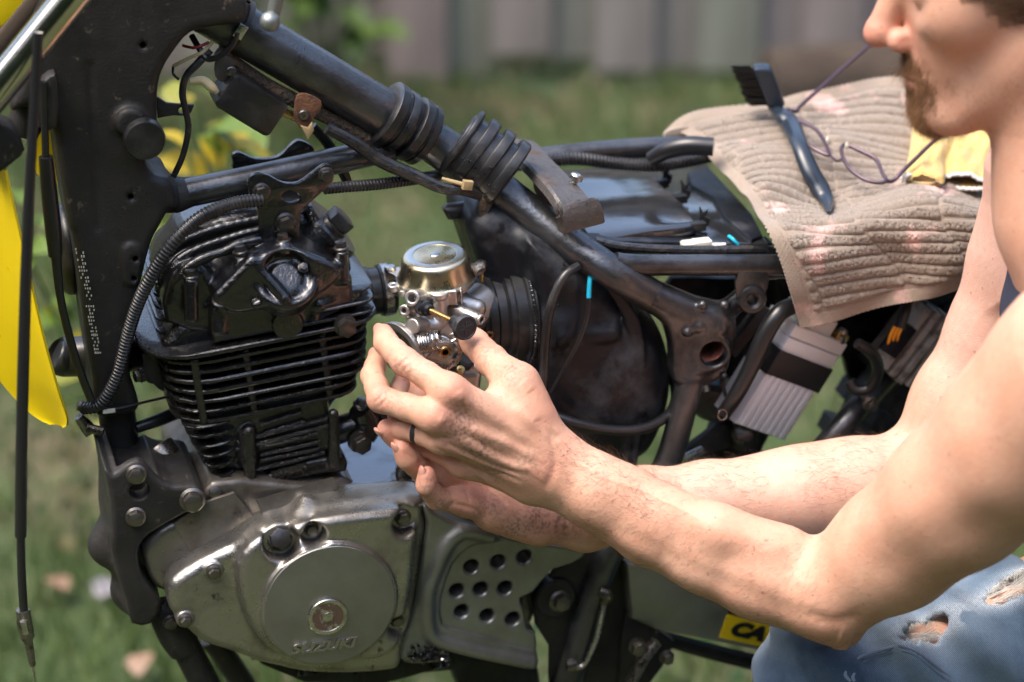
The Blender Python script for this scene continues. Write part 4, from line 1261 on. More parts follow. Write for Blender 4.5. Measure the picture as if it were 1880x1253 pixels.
# intake flange with rubber boot on the right
ic = P(648, 540, 0.0)
IX = nrm([1, 0, 0.03])
MANI = one('intake_boot', 'rubber', lathe_geo([(.019, -.012), (.019, .008), (.0225, .009), (.0225, .013), (.0205, .014), (.0205, .022), (.0222, .023), (.0222, .034), (.0208, .0355), (.0175, .0355), (.0165, .02)], ic, IX, 36))
one('hose_clamp', 'steel', lathe_geo([(.0226, .0245), (.0232, .025), (.0232, .0315), (.0226, .032)], ic, IX, 36, cap=False), MANI)
one('clamp_screw', 'bolt', lathe_geo([(.003, 0), (.003, .008), (.0024, .009)], ic + IX * .028 + np.array([0, -.012, .0225]), NEAR, 12), MANI)
# ---- cam chain tensioner and the pipe behind the cylinder
TEN = MB()
TEN.add(*ptube([(606, 796, -0.045, 26), (640, 784, -0.047, 26), (672, 774, -0.048, 26)], 20))
TEN.add(*ptube([(660, 752, -0.052, 22), (672, 774, -0.05, 30), (664, 806, -0.056, 24)], 14))
TEN.add(*ptube([(668, 774, -0.05, 17), (720, 765, -0.04, 17), (760, 760, -0.03, 17)], 18))
TN = bpart('chain_tensioner', 'oily', mb=TEN)
bpx(661, 744, -.062, 14, 'hex', 'boltb', (0.3, -0.2, 1), TN)
bpx(660, 812, -.064, 19, 'cap', 'boltb', (0.25, -1, -0.1), TN)
one('starter_motor', 'bolt', lathe_geo([(.001, -.0), (.013, 0), (.0145, .003), (.0145, .05), (.012, .055), (.012, .075)], P(288, 818, -0.015), nrm(P(345, 905, -0.035) - P(288, 818, -0.015)), 28))
one('oil_pipe', 'wire', ptube([(250, 786, -.02, 10), (290, 772, -.015, 12), (330, 756, 0.0, 12)], 12))
bpx(258, 690, -.03, 12, 'cap', 'boltb', (-1, -.3, 0))
one('engine_hanger', 'frame', plateY([(262, 655), (300, 640), (312, 690), (300, 720), (282, 706), (268, 700)], -0.02, .005, .001, smooth=2))
one('long_zip_tie', 'strap', ptube([(172, 752, -.034, 4), (215, 750, -.038, 4), (260, 740, -.03, 4), (312, 728, -.01, 4)], 6, flat=.5))
one('tie_head', 'white', box_geo(P(200, 755, -.041), EX, EZ, -EY, .0052, .0018, .001, .0004))
one('tie_wrap', 'wire', lathe_geo([(.0165, -.002), (.0178, -.002), (.0178, .002), (.0165, .002)], P(214, 742, 0), nrm([.05, 0, 1]), 30, cap=False))
bk = MB().add(*ptube([(142, 745, -.02, 9), (160, 748, -.02, 12), (175, 748, -.02, 10)], 10)).add(*ptube([(144, 765, -.02, 9), (158, 782, -.02, 13), (168, 796, -.022, 12)], 10)).add(*ptube([(160, 786, -.03, 9), (190, 793, -.035, 9)], 10))
bpart('stop_bolt', 'bolt', mb=bk)

# ------------------------------------------------------------------ front engine plate
FPo = poly(crom([(192, 862), (208, 872), (228, 858), (254, 846), (272, 858), (290, 880), (318, 894), (360, 893), (374, 904), (373, 922), (350, 940), (291, 973), (265, 993), (254, 1020), (262, 1060), (285, 1092), (298, 1110), (279, 1148), (243, 1148), (234, 1110), (214, 1050), (205, 1005), (206, 950), (200, 900)], 2), -0.094)
hol = P(256, 902, -.094)
def f_fp(p):
    d = sd_ext(p, FPo, -0.094, 0.0, .0045)
    for x, y, Y, r in ((200, 1000, -.05, .018), (234, 1085, -.055, .013)):
        d = smin(d, np.linalg.norm(p - P(x, y, Y), axis=1) - r, .02)
    d = smax(d, -sd_cyl(p, hol - [0, .03, 0], hol + [0, .016, 0], .0082), .001)
    d = smax(d, -sd_ext(p, FPi, -.084, .02, .004), .003)
    return d
FPi = poly([(215, 780), (300, 780), (285, 872), (262, 885), (240, 885), (215, 885)], -0.08)
lo, hi = FPo.min(0), FPo.max(0)
FPL = sdf_obj('engine_plate', f_fp, [lo[0] - .03, -.105, lo[1] - .01], [hi[0] + .01, .012, hi[1] + .01], .0014, MT['frame'], BIKE)
for x, y, r in ((250, 871, 19), (249, 949, 19), (353, 918, 24)):
    bpx(x, y, -.0945, r, 'hex', 'bolt', (-.05, -1, .15), FPL)
bpx(393, 903, -.078, 17, 'hex', 'bolt', (0, -1, .3))
# ------------------------------------------------------------------ crankcase
KC = poly([(258, 1000), (290, 962), (350, 930), (392, 890), (440, 884), (640, 905), (790, 902), (985, 960), (1000, 1100), (960, 1190), (700, 1200), (430, 1180), (300, 1090)], -.085)
KN = poly(crom([(384, 876), (420, 892), (470, 918), (540, 897), (612, 876), (642, 878), (640, 912), (560, 940), (480, 962), (430, 945), (392, 905)], 2), -.066)
KXL = P(345, 900, -.085)[0]
def f_kc(p):
    d = smax(sd_ext(p, KC, -.082, .08, .006), np.minimum(p[:, 1] - .0, -(p[:, 0] - KXL)), .004)
    d = smin(d, sd_ext(p, KN, -.070, .06, .004), .006)
    d = smin(d, sd_ext(p, KD, -.09, .0, .008), .006)
    d = smin(d, sd_cone(p, P(418, 940, -.084), P(442, 974, -.092), .002, .002), .003)
    d = smin(d, sd_cone(p, P(408, 945, -.084), P(432, 980, -.092), .0015, .0015), .003)
    return d
KD = poly(crom([(264, 1010), (290, 975), (330, 955), (372, 950), (430, 990), (356, 1030), (310, 1085), (285, 1080), (268, 1045)], 2), -.09)
lo, hi = KC.min(0), KC.max(0)
hi = np.maximum(hi, KN.max(0))
CASE = sdf_obj('crankcase', f_kc, [lo[0] - .01, -.10, lo[1] - .01], [hi[0] + .01, .085, hi[1] + .012], .0023, MT['alud'], BIKE)
one('case_deck', 'oildeck', prism_geo(poly([(638, 903), (785, 900), (985, 955), (985, 970), (785, 912), (638, 915)], -.086), (0, -.0835, 0), EX, EZ, -EY, .15, .002), CASE)
one('joint_plate', 'alud', plateY([(318, 962), (372, 925), (430, 905), (472, 955), (356, 1024)], -.091, .004, .0008), CASE)
pn = [P(471, 918, -.093), P(611, 876, -.090), P(620, 898, -.092), P(484, 948, -.097)]
V8 = [q for q in pn] + [q + np.array([0, .004, -.002]) for q in pn]
one('shield_plate', 'alud', (V8, [(0, 3, 2, 1), (4, 5, 6, 7), (0, 1, 5, 4), (1, 2, 6, 5), (2, 3, 7, 6), (3, 0, 4, 7)]), CASE, smooth=False)
sc_ = P(742, 880, -.06)
one('deck_stud', 'boltb', lathe_geo([(.012, 0), (.012, .003), (.008, .0035), (.008, .012), (.0065, .013), (.0065, .03)], sc_, nrm([.05, 0, 1]), 24), CASE)
one('deck_washer', 'boltb', lathe_geo([(.011, 0), (.011, .004), (.005, .004)], P(640, 880, -.03), EZ, 20), CASE)
# ---- generator cover
GC = poly(crom([(304, 1080), (307, 1060), (322, 1043), (356, 1021), (413, 991), (472, 959), (504, 950), (520, 942), (541, 930), (585, 917), (632, 908), (710, 903), (768, 901), (774, 929), (778, 958), (772, 996), (758, 1098), (740, 1165), (729, 1205), (711, 1218), (632, 1224), (554, 1221), (507, 1211), (466, 1202), (428, 1186), (378, 1171), (353, 1155), (331, 1133), (308, 1106)], 2), -.10)
GB = poly(crom([(436, 1030), (470, 985), (520, 968), (585, 948), (650, 938), (752, 930), (765, 950), (760, 1000), (748, 1098), (722, 1190), (640, 1208), (560, 1205), (490, 1185), (448, 1120)], 3), -.125)
gcen = P(605, 1110, -.136)
lugs = [(392, 1050, 14), (511, 985, 21), (571, 970, 14), (739, 949, 16), (340, 1139, 13), (728, 1138, 14)]
LP = [P(x, y, -.118) for x, y, r in lugs]
def f_gc(p):
    d = sd_ext(p, GC, -.117, -.075, .010)
    d = smin(d, sd_ext(p, GB, -.134, -.09, .008), .009)
    d = smin(d, sd_cyl(p, gcen + [0, .03, 0], gcen - [0, .002, 0], .0585, .0015), .003)
    for q, (x, y, r) in zip(LP, lugs):
        rr = r * .00046
        d = smax(d, -sd_cyl(p, q + [0, -.05, 0], q + [0, .001, 0], rr * 1.55, .004), .006)
        d = smin(d, sd_cyl(p, q + [0, .02, 0], q + [0, .0, 0], rr * 1.25, .001), .002)
    # oil filler tower and the step beside it
    q = LP[1]
    d = smin(d, sd_cyl(p, q + [0, .03, 0], q + [0, -.004, 0], .0125, .002), .006)
    d = smin(d, sd_cone(p, P(560, 925, -.10), P(545, 960, -.118), .008, .004), .008)
    return d
lo, hi = GC.min(0), GC.max(0)
GEN = sdf_obj('generator_cover', f_gc, [lo[0] - .008, -.15, lo[1] - .008], [hi[0] + .008, -.07, hi[1] + .008], .0013, MT['alu'], BIKE)
one('cover_disc', 'disc', lathe_geo([(.0562, 0), (.0565, .0012), (.0558, .0019), (.0545, .0021), (.002, .0021)], gcen + [0, -.0008, 0], NEAR, 72), GEN)
pc = P(601, 1131, -.139)
PLG = one('inspection_plug', 'steel', lathe_geo([(.0172, -.001), (.0172, .0022), (.0165, .0030), (.0135, .0028), (.0125, .0018), (.0055, .0018)], pc, NEAR, 48), GEN)
one('plug_face', mat('stained_plug_face', (0.12, 0.075, 0.05), .6, .3, (.5, .49, .46), 150, (.56, .62), 0, .3, 300, rough2=.3, metal2=1.0, dist=.001), lathe_geo([(.0135, .0022), (.0133, .0026), (.005, .0026)], pc, NEAR, 40, cap=True), PLG)
hexp = np.array([(.0052 * math.cos(R_(60 * k + 10)), .0052 * math.sin(R_(60 * k + 10))) for k in range(6)])
one('hex_socket', 'steel', prism_geo(hexp, pc + [0, -.0031, 0], EX, EZ, -EY, .003, .0006), PLG)
tx = nrm((P(659, 1176, -.14) - P(525, 1192, -.14)) * [1, 0, 1])
ty = np.array([-tx[2], 0, tx[0]])
one('lettering', 'alu', text_geo('SUZUKI', .0125, P(592, 1186, -.1391), tx, ty, -EY, .0016, .0004, .25, .0003, 1.28), GEN, smooth=False)
one('dirt_patch', 'grime', lathe_geo([(.012, 0), (.0118, .0003), (.002, .0003)], P(650, 1158, -.1385), NEAR, 20, ell=(1.0, .8)), GEN) if False else None
for q, (x, y, r) in zip(LP, lugs):
    if r == 21:
        bolt(q + [0, -.004, 0], NEAR + EZ * .5, r * .00046, 'cap', 'boltb', GEN, 'filler_cap')
    else:
        bolt(q + [0, -.0005, 0], NEAR, r * .00046 * 1.0, 'hex', 'bolt', GEN, 'cover_bolt')
one('joint_seam', 'ink', ptube([(769, 905, -.1, 3), (776, 930, -.108, 3), (780, 958, -.112, 3), (775, 996, -.114, 3), (760, 1098, -.114, 3), (742, 1168, -.112, 3), (731, 1208, -.105, 3)], 6), GEN)
# ---- sprocket cover with nine round holes
SCv = poly(crom([(776, 925), (800, 940), (845, 962), (905, 982), (976, 996), (1074, 1010), (1052, 1034), (1013, 1046), (994, 1067), (979, 1086), (955, 1098), (961, 1118), (968, 1154), (982, 1160), (985, 1198), (979, 1221), (929, 1211), (839, 1193), (800, 1190), (735, 1210), (744, 1165), (762, 1098), (777, 996), (782, 958)], 2), -.115)
SPn = poly(crom([(862, 1010), (890, 1002), (966, 994), (1090, 990), (1100, 1030), (1016, 1052), (998, 1072), (984, 1092), (962, 1102), (970, 1150), (990, 1156), (992, 1200), (900, 1176), (826, 1157), (812, 1142), (811, 1103), (832, 1040)], 2), -.122)
SRb = [P(x, y, -.119) for x, y in crom([(900, 985), (858, 976), (834, 986), (818, 1006), (800, 1045), (787, 1080), (784, 1115), (786, 1150), (800, 1174), (840, 1188), (905, 1204), (975, 1218)], 3, False)]
SH = [P(x, y, -.12) for x, y in ((868, 1045), (917, 1036), (965, 1027), (841, 1089), (885, 1086), (930, 1084), (850, 1127), (897, 1135), (944, 1141))]
def f_sc(p):
    d = sd_ext(p, SCv, -.119, -.095, .004)
    r = np.full(len(p), 9.0)
    for i in range(len(SRb) - 1):
        r = np.minimum(r, sd_cone(p, SRb[i], SRb[i + 1], .0052, .0052))
    d = smin(d, r, .007)
    d = smax(d, -sd_ext(p, SPn, -.14, -.1165, .001), .0025)
    for q in SH:
        d = smax(d, -sd_cyl(p, q - [0, .04, 0], q + [0, .04, 0], .0062), .0035)
        d = smax(d, -sd_cone(p, q - [0, .012, 0], q + [0, .006, 0], .014, .005), .0015)
    return d
lo, hi = SCv.min(0), SCv.max(0)
SPR = sdf_obj('sprocket_cover', f_sc, [lo[0] - .008, -.132, lo[1] - .008], [hi[0] + .008, -.088, hi[1] + .008], .0012, MT['sprk'], BIKE)
one('hole_shade_sheet', 'ink', plateY([(790, 960), (1000, 1010), (960, 1090), (960, 1150), (960, 1190), (790, 1160)], -.085, .01, .001), SPR)  # black sheet standing in for the shade behind the holes
# oil grime clod under the cover
gv_, gf_ = [], []
mbg = MB()
iv, if_ = ico(1)
for k in range(90):
    x, y = random.gauss(786, 17), random.gauss(1200, 8)
    r = random.uniform(.0008, .0024)
    mbg.add([P(x, y, -.121 + random.uniform(-.002, .004)) + v * r for v in iv], if_)
mbg.add(*plateY([(744, 1192), (780, 1182), (812, 1184), (826, 1196), (820, 1214), (780, 1220), (742, 1218)], -.118, .03, .003, smooth=2))
bpart('oil_grime', 'oildeck', SPR, mbg)['kind'] = 'stuff'
# ---- below and behind: frame lugs, lower cradle, foot-peg plates
one('cradle_lug', 'frame', ptube([(294, 1105, -.07, 22), (304, 1128, -.072, 30), (322, 1165, -.072, 32), (338, 1190, -.072, 30)], 20))
one('cradle_tube', 'frame', ptube([(322, 1150, -.072, 27), (350, 1205, -.072, 27), (400, 1300, -.072, 27)], 22))
one('cradle_tube', 'frame', ptube([(385, 1170, .03, 22), (420, 1215, .03, 22), (480, 1310, .03, 22)], 18))
bpx(313, 1142, -.087, 15, 'hex', 'boltb')
lo_ = MB()
lo_.add(*plateY([(470, 1195), (560, 1215), (700, 1212), (760, 1208), (840, 1190), (985, 1200), (1000, 1290), (860, 1300), (830, 1235), (780, 1240), (700, 1262), (560, 1258), (480, 1225)], -.07, .12, .006, smooth=1))
bpart('sump', 'plastic', mb=lo_)
for x, y, r in ((475, 1210, 14), (565, 1240, 20), (665, 1238, 16), (808, 1228, 18)):
    one('sump_boss', 'boltb', lathe_geo([(.0001, 0), (r * .00046, 0), (r * .00046, .02)], P(x, y, -.075), nrm([0, .6, .8]), 16))
PIV = one('pivot_plate', 'frame', plateY([(1100, 1000), (1020, 1048), (1000, 1074), (978, 1100), (985, 1150), (1010, 1190), (1010, 1260), (1180, 1270), (1200, 1120), (1150, 1020)], -.10, .008, .002, smooth=1))
one('pivot_boss', 'frame', lathe_geo([(.019, -.01), (.019, .003), (.017, .005), (.011, .005)], P(1018, 1096, -.101), NEAR, 32), PIV)
bpx(1027, 1103, -.106, 21, 'hex', 'bolt', (.1, -1, .1), PIV)
one('brake_rod', 'steel', ptube([(1112, 1092, -.118, 6), (1105, 1130, -.121, 5.5), (1092, 1180, -.121, 5.5), (1070, 1222, -.119, 5), (1046, 1222, -.118, 7)], 10))
one('rod_clip', 'bolt', ptube([(1100, 1086, -.118, 9), (1114, 1094, -.12, 12), (1108, 1108, -.119, 8)], 10))
one('rod_clip', 'bolt', ptube([(1040, 1222, -.12, 11), (1056, 1220, -.12, 12)], 10))
one('frame_gusset_lower', 'frame', plateY([(1130, 1030), (1210, 1040), (1222, 1080), (1205, 1160), (1150, 1262), (1050, 1290), (1080, 1150)], -.085, .006, .0015), None) .parent if False else None
CH = one('chain_guide', 'frame', plateY([(1150, 1120), (1200, 1110), (1208, 1160), (1240, 1180), (1226, 1215), (1190, 1262), (1135, 1262), (1140, 1180)], -.105, .02, .003))
one('guide_arm', 'bolt', ptube([(1205, 1178, -.13, 15), (1178, 1215, -.13, 15), (1140, 1290, -.13, 15)], 12, flat=.7), CH)
bpx(1170, 1188, -.128, 15, 'cap', 'bolt', parent=CH)
bpx(1224, 1207, -.118, 14, 'hex', 'bolt', parent=CH)
one('case_seam', 'boltb', ptube([(1196, 1086, -.11, 5), (1208, 1120, -.112, 5), (1206, 1162, -.112, 5)], 8), CH)
# ---- swing arm with its sticker, tyre and chain
SW = one('swing_arm', 'swing', prism_geo(poly([(1150, 1035), (1300, 1050), (1460, 1090), (1700, 1150), (1700, 1275), (1398, 1200), (1206, 1160), (1160, 1140)], -.118), (0, -.118, 0), EX, EZ, -EY, .035, .006))
ST = one('sticker', 'stick', plateY([(1336, 1128), (1440, 1152), (1440, 1197), (1320, 1171)], -.1187, .0006, 0), SW)
one('sticker_band', 'ink', plateY([(1344, 1098), (1440, 1120), (1440, 1152), (1336, 1128)], -.1187, .0006, 0), SW)
tx = nrm((P(1420, 1160, -.119) - P(1330, 1140, -.119)) * [1, 0, 1])
ty = np.array([-tx[2], 0, tx[0]])
one('lettering', 'ink', text_geo('CA', .0185, P(1372, 1160, -.1194), tx, ty, -EY, .0002, 0, .25, .0014, 1.35), ST, smooth=False)
one('lettering', 'stick', text_geo('R', .010, P(1356, 1117, -.1197), tx, ty, -EY, .0002, 0, .25, .0006, 1.4), ST, smooth=False)
one('drive_chain', 'tyre', ptube([(1190, 1165, -.09, 14), (1300, 1195, -.09, 16), (1420, 1225, -.09, 16), (1700, 1290, -.09, 16)], 8))
ty_c = np.array([0.62, 0.0, 0.33])
tv = MB()
tv.add(*lathe_geo([(.20, -.045), (.255, -.055), (.29, -.035), (.30, 0), (.29, .035), (.255, .055), (.20, .045)], ty_c, EY, 64, cap=False))
for k in range(48):
    a = 2 * math.pi * k / 48
    rd = np.array([math.cos(a), 0, math.sin(a)])
    tg = np.array([-math.sin(a), 0, math.cos(a)])
    for yy in (-.032, 0, .032):
        tv.add(*box_geo(ty_c + rd * (.297 if yy == 0 else .292) + EY * yy, tg, EY, rd, .009, .012, .009, .002))
bpart('rear_tyre', 'tyre', mb=tv)
# ------------------------------------------------------------------ air box
AM = poly(crom([(968, 452), (1000, 448), (1050, 470), (1110, 510), (1170, 560), (1212, 620), (1232, 690), (1230, 750), (1212, 810), (1180, 850), (1100, 868), (1040, 820), (1000, 740), (988, 640), (980, 540)], 3), -.07)
AL = poly(crom([(862, 425), (876, 398), (910, 386), (960, 400), (1000, 450), (1010, 560), (1010, 700), (980, 760), (940, 700), (905, 560), (880, 480)], 3), -.04)
seam = [[P(x, y, -.081) for x, y in crom(a, 3, False)] for a in ([(1118, 525), (1146, 570), (1160, 620), (1162, 700), (1158, 780), (1148, 850)], [(1136, 540), (1162, 580), (1174, 630), (1176, 700), (1172, 780), (1162, 850)])]
def f_air(p):
    d = sd_ext(p, AM, -.078, .06, .028)
    d = smin(d, sd_ell(p, P(1112, 690, -.045), (.050, .041, .072)), .02)
    d = smin(d, sd_ell(p, P(1040, 610, -.05), (.03, .036, .04)), .015)
    d = smin(d, sd_ext(p, AL, -.045, .06, .024), .015)
    d = smin(d, sd_cone(p, P(1010, 590, -.066), P(1030, 600, -.07), .012, .012), .012)
    d = smin(d, sd_cone(p, P(905, 580, -.015), P(985, 585, -.02), .045, .05), .012)
    d = smin(d, sd_box(p, P(1075, 612, -.075), EX, EY, EZ, (.028, .012, .006), .005), .008)
    d = smax(d, -sd_ell(p, P(1066, 720, -.092), (.018, .008, .05)), .012)
    for s in seam:
        for i in range(len(s) - 1):
            d = smin(d, sd_cone(p, s[i], s[i + 1], .004, .004), .0015)
    return d
allp = np.concatenate([AM, AL])
lo, hi = allp.min(0), allp.max(0)
AIR = sdf_obj('air_box', f_air, [lo[0] - .05, -.105, lo[1] - .01], [hi[0] + .01, .07, hi[1] + .01], .0021, MT['plastic'], BIKE)
AX = nrm([1, 0.02, 0.0])
bc = P(905, 578, -.03)
BT = one('air_boot', 'rubber', lathe_geo([(.030, -.016), (.0345, -.0155), (.0345, -.004), (.0365, -.003), (.0365, .004), (.041, .006), (.041, .010), (.0438, .011), (.0438, .02), (.047, .0215), (.047, .028), (.041, .032), (.038, .045)], bc, AX, 56), AIR)
one('boot_band', 'wire', lathe_geo([(.0372, -.012), (.0378, -.012), (.0378, -.005), (.0372, -.005)], bc, AX, 48, cap=False), BT)
sv, sf = [], []
spm = MB()
rr_ = .0478
hel = []
x_, y_, z_ = frame_from(AX)
for k in range(1400):
    a = 2 * math.pi * k / 1400
    b = 2 * math.pi * k * 140 / 1400
    rad = rr_ + .0013 * math.cos(b)
    hel.append(bc + AX * (.0245 + .0013 * math.sin(b)) + (x_ * math.cos(a) + y_ * math.sin(a)) * rad)
spm.add(*tube_geo(hel, .0005, 4))
bpart('spring_band', 'tube', BT, spm)
one('vent_hose', 'rubber', ptube([(1062, 488, -.082, 8), (1034, 510, -.087, 8.5), (1012, 560, -.09, 8.5), (1002, 620, -.09, 8.5), (998, 700, -.088, 8.5), (996, 760, -.085, 8.5)], 14))
one('drain_hose', 'wire', ptube([(1015, 762, -.09, 9), (1060, 778, -.097, 9), (1120, 790, -.10, 9.5), (1180, 788, -.10, 9.5), (1222, 766, -.09, 9.5), (1240, 735, -.075, 9.5), (1236, 690, -.05, 9)], 14))
one('sleeved_wire', 'cyan', ptube([(1084, 505, -.083, 4.5), (1082, 525, -.086, 4.5), (1081, 547, -.088, 4.5)], 10))
one('thin_wire', 'wire', ptube([(1081, 545, -.088, 4), (1077, 585, -.09, 4), (1060, 632, -.092, 4), (1034, 680, -.092, 4), (1010, 722, -.09, 4)], 8))
one('thin_wire', 'bolt', ptube([(958, 470, -.05, 1.2), (968, 454, -.055, 1.2), (976, 440, -.055, 1.2)], 6))
one('drain_ring', 'brass', lathe_geo([(.0022, 0), (.0032, .0), (.0034, .003), (.0028, .0045), (.0018, .0045), (.0018, 0)], P(900, 614, -.075), nrm([-.3, -1, .2]), 16, cap=False))
# top tray and lid, wet and shining
ZT = P(1250, 455, -.06)[2]
def pz(l, z):
    return np.array([PZ(x, y, z)[:2] for x, y in l])
TRAY = one('top_tray', 'wetlid', prism_geo(pz([(985, 330), (1010, 312), (1200, 300), (1300, 300), (1360, 380), (1412, 446), (1090, 447), (1040, 410)], ZT), (0, 0, ZT), EX, EY, EZ, .02, .003))
one('tray_lid', 'wetlid', prism_geo(pz(crom([(1010, 328), (1060, 316), (1130, 312), (1190, 316), (1226, 345), (1258, 374), (1278, 400), (1270, 414), (1190, 424), (1094, 436), (1060, 400), (1020, 350)], 4), ZT + .012), (0, 0, ZT + .012), EX, EY, EZ, .014, .005), TRAY)
one('tray_step', 'plastic', prism_geo(pz([(1262, 318), (1300, 306), (1380, 392), (1400, 432), (1380, 440), (1328, 396), (1310, 362), (1270, 340)], ZT + .003), (0, 0, ZT + .003), EX, EY, EZ, .004, .001), TRAY)
for x, y, a, b in ((1222, 338, 9, 32), (1256, 366, 9, 36), (1290, 416, 9, 30)):
    c = PZ(x, y, ZT + .004)
    m_ = MB()
    m_.add(*prism_geo(np.array([(-.005, 0), (.004, 0), (.006, .008), (.002, .010), (.004, .016), (-.001, .012), (-.004, .017), (-.003, .007)]), c, nrm([.8, -.6, 0]), EZ, nrm([-.6, -.8, 0]), .004, .0006))
    m_.add(*box_geo(c + np.array([-.008, -.008, .004]), EX, EY, EZ, .007, .004, .004, .001))
    bpart('lid_clip', 'ink', TRAY, m_, smooth=False)
one('tray_skirt', 'plastic', plateY([(1010, 440), (1420, 448), (1420, 470), (1040, 470)], -.055, .02, .002), TRAY)
one('looped_cable', 'wire', ptube([(1196, 292, .06, 14), (1225, 276, .05, 17), (1262, 268, .04, 18), (1310, 270, .03, 17)], 14))
# ------------------------------------------------------------------ dark rear mudguard, tubes, regulator
one('inner_mudguard', 'plastic', plateY(crom([(1235, 512), (1335, 512), (1480, 505), (1780, 500), (1800, 640), (1730, 760), (1640, 835), (1560, 700), (1540, 640), (1440, 600), (1380, 690), (1320, 770), (1296, 720), (1270, 640), (1225, 560)], 2), .045, .01, .002))
one('inner_mudguard', 'plastic', plateY([(1420, 500), (1640, 500), (1790, 510), (1790, 560), (1440, 572)], -.03, .05, .004))
one('tail_tube', 'tube', ptube([(1440, 900, -.07, 21), (1500, 836, -.075, 22), (1560, 768, -.074, 23), (1612, 712, -.055, 23), (1690, 625, -.03, 23), (1790, 520, -.02, 22)], 22))
bpx(1598, 742, -.092, 15, 'hex', 'bolt')
bpx(1588, 726, -.092, 8, 'pan', 'steel')
RG = P(1683, 632, -.07)
rx = nrm(P(1735, 575, -.07) - P(1640, 700, -.07))
ry = np.cross(-EY, rx)
REG = one('regulator', 'rusty', box_geo(RG + [0, .012, 0], rx, ry, -EY, .036, .028, .006, .0015))
REGM = mat('weathered_regulator', (.40, .38, .34), .6, .2, (.16, .14, .11), 60, (.45, .65), .1, .3, 300, rough2=.8)
for k in range(5):
    one('cooling_fin', REGM, box_geo(RG + ry * (.022 - .011 * k) + [0, -.004, 0], rx, ry, -EY, .037 - .002 * abs(k - 2), .0034, .012, .001), REG)
one('regulator_plug', 'plastic', box_geo(P(1648, 622, -.092), rx, ry, -EY, .016, .008, .006, .0015), REG)
for dx in (-7, 0, 7):
    one('wire', 'orange', ptube([(1636 + dx, 640, -.094, 3), (1642 + dx, 616, -.098, 3), (1650 + dx, 600, -.096, 3)], 8), REG)
one('cable_sheath', 'wire', ptube([(1652, 604, -.096, 9), (1660, 576, -.09, 11), (1668, 540, -.08, 11)], 10), REG)
# lower linkage seen in the gap
one('linkage', 'frame', plateY([(1250, 836), (1330, 776), (1342, 790), (1350, 820), (1300, 836), (1266, 850)], -.05, .012, .002))
one('linkage_end', 'steel', plateY([(1246, 842), (1290, 822), (1298, 832), (1270, 848), (1250, 850)], -.066, .004, .001))
bpx(1364, 796, -.07, 21, 'hex', 'boltb', (-.3, -1, .5))
one('linkage_boss', 'frame', lathe_geo([(.012, 0), (.012, .03), (.009, .032)], P(1366, 812, -.05), nrm([-.1, -.4, 1]), 20))
one('shock_body', 'plastic', ptube([(1390, 720, .0, 60), (1350, 800, -.01, 55), (1320, 900, -.01, 55)], 20))
one('reservoir', 'rubber', lathe_geo([(.001, 0), (.014, .001), (.018, .006), (.018, .04)], P(1306, 745, -.06), nrm([.3, .9, 0]), 24))
# cables around the battery
one('battery_cable', 'wire', ptube([(1460, 560, -.09, 16), (1430, 576, -.098, 17), (1402, 620, -.10, 17), (1376, 680, -.10, 16), (1350, 728, -.10, 15), (1328, 760, -.095, 14)], 14))
one('battery_cable', 'wire', ptube([(1574, 630, -.11, 10), (1602, 650, -.108, 11), (1612, 680, -.10, 11), (1598, 712, -.095, 11), (1572, 716, -.09, 11), (1560, 700, -.085, 11)], 12))
one('key_ring', 'steel', lathe_geo([(.0042, -.0006), (.0048, -.0006), (.0048, .0006), (.0042, .0006)], P(1326, 762, -.112), nrm([.2, -1, .3]), 24, cap=False))
one('thin_wire', 'wire', ptube([(1332, 660, -.08, 3.5), (1326, 700, -.085, 3.5), (1334, 735, -.09, 3.5), (1328, 758, -.1, 3.5)], 8))
one('fuse_holder', 'plastic', prism_geo(rrect(.026, .007, .002), P(1376, 610, -.07), nrm(P(1415, 560, -.07) - P(1340, 655, -.07)), np.cross(-EY, nrm(P(1415, 560, -.07) - P(1340, 655, -.07))), -EY, .012, .002))
# ------------------------------------------------------------------ battery
BAT = thing('battery', 'grey ribbed battery tilted under the towel with a black strap', 'battery', P(1420, 800, -.06))
by = nrm(P(1505, 600, -.085) - P(1400, 770, -.085))                 # up along the case
bx = nrm(P(1560, 690, -.085) - P(1432, 632, -.085))
bx = nrm(bx - by * np.dot(bx, by))
bz = np.cross(bx, by)
if bz[1] > 0:
    bz = -bz
# turn the case a little so that its front-facing end shows
ang = R_(-16)
bx, bz = nrm(bx * math.cos(ang) + bz * math.sin(ang)), nrm(bz * math.cos(ang) - bx * math.sin(ang))
bc0 = P(1446, 716, -.085)
W2, H2, T2 = .034, .046, .0185
one('case', 'battery', box_geo(bc0 - bz * T2, bx, by, bz, W2, H2, T2, .003), BAT)
for k in range(7):
    one('rib', 'battery', box_geo(bc0 + bx * (-.0255 + .0085 * k) - by * .018 + bz * .0005, bx, by, bz, .0031, .0265, .0010, .0006), BAT)
LID = one('lid', 'batlid', box_geo(bc0 + by * (H2 + .006) - bz * T2, bx, by, bz, W2 + .0015, .006, T2 + .0015, .002), BAT)
one('lid', 'batlid', box_geo(bc0 + by * (H2 - .0065) - bz * T2, bx, by, bz, W2 + .001, .0055, T2 + .001, .0015), BAT)
one('filler_block', 'batlid', box_geo(bc0 + by * (H2 + .018) - bx * .006 - bz * (T2), bx, by, bz, W2 - .012, .008, T2 - .004, .002), LID)
one('strap', 'strap', box_geo(bc0 + by * (H2 - .0265) - bz * T2, bx, by, bz, W2 + .0022, .0125, T2 + .0022, .0015), BAT)
tp = bc0 + by * (H2 + .014) + bx * (W2 - .006) - bz * .006
TER = one('terminal', 'brass', box_geo(tp, bx, by, bz, .007, .005, .005, .0008), BAT)
bolt(tp + by * .006, by, .005, 'pan', 'steel', TER)
bolt(tp + bz * .005, bz, .004, 'pan', 'steel', TER)

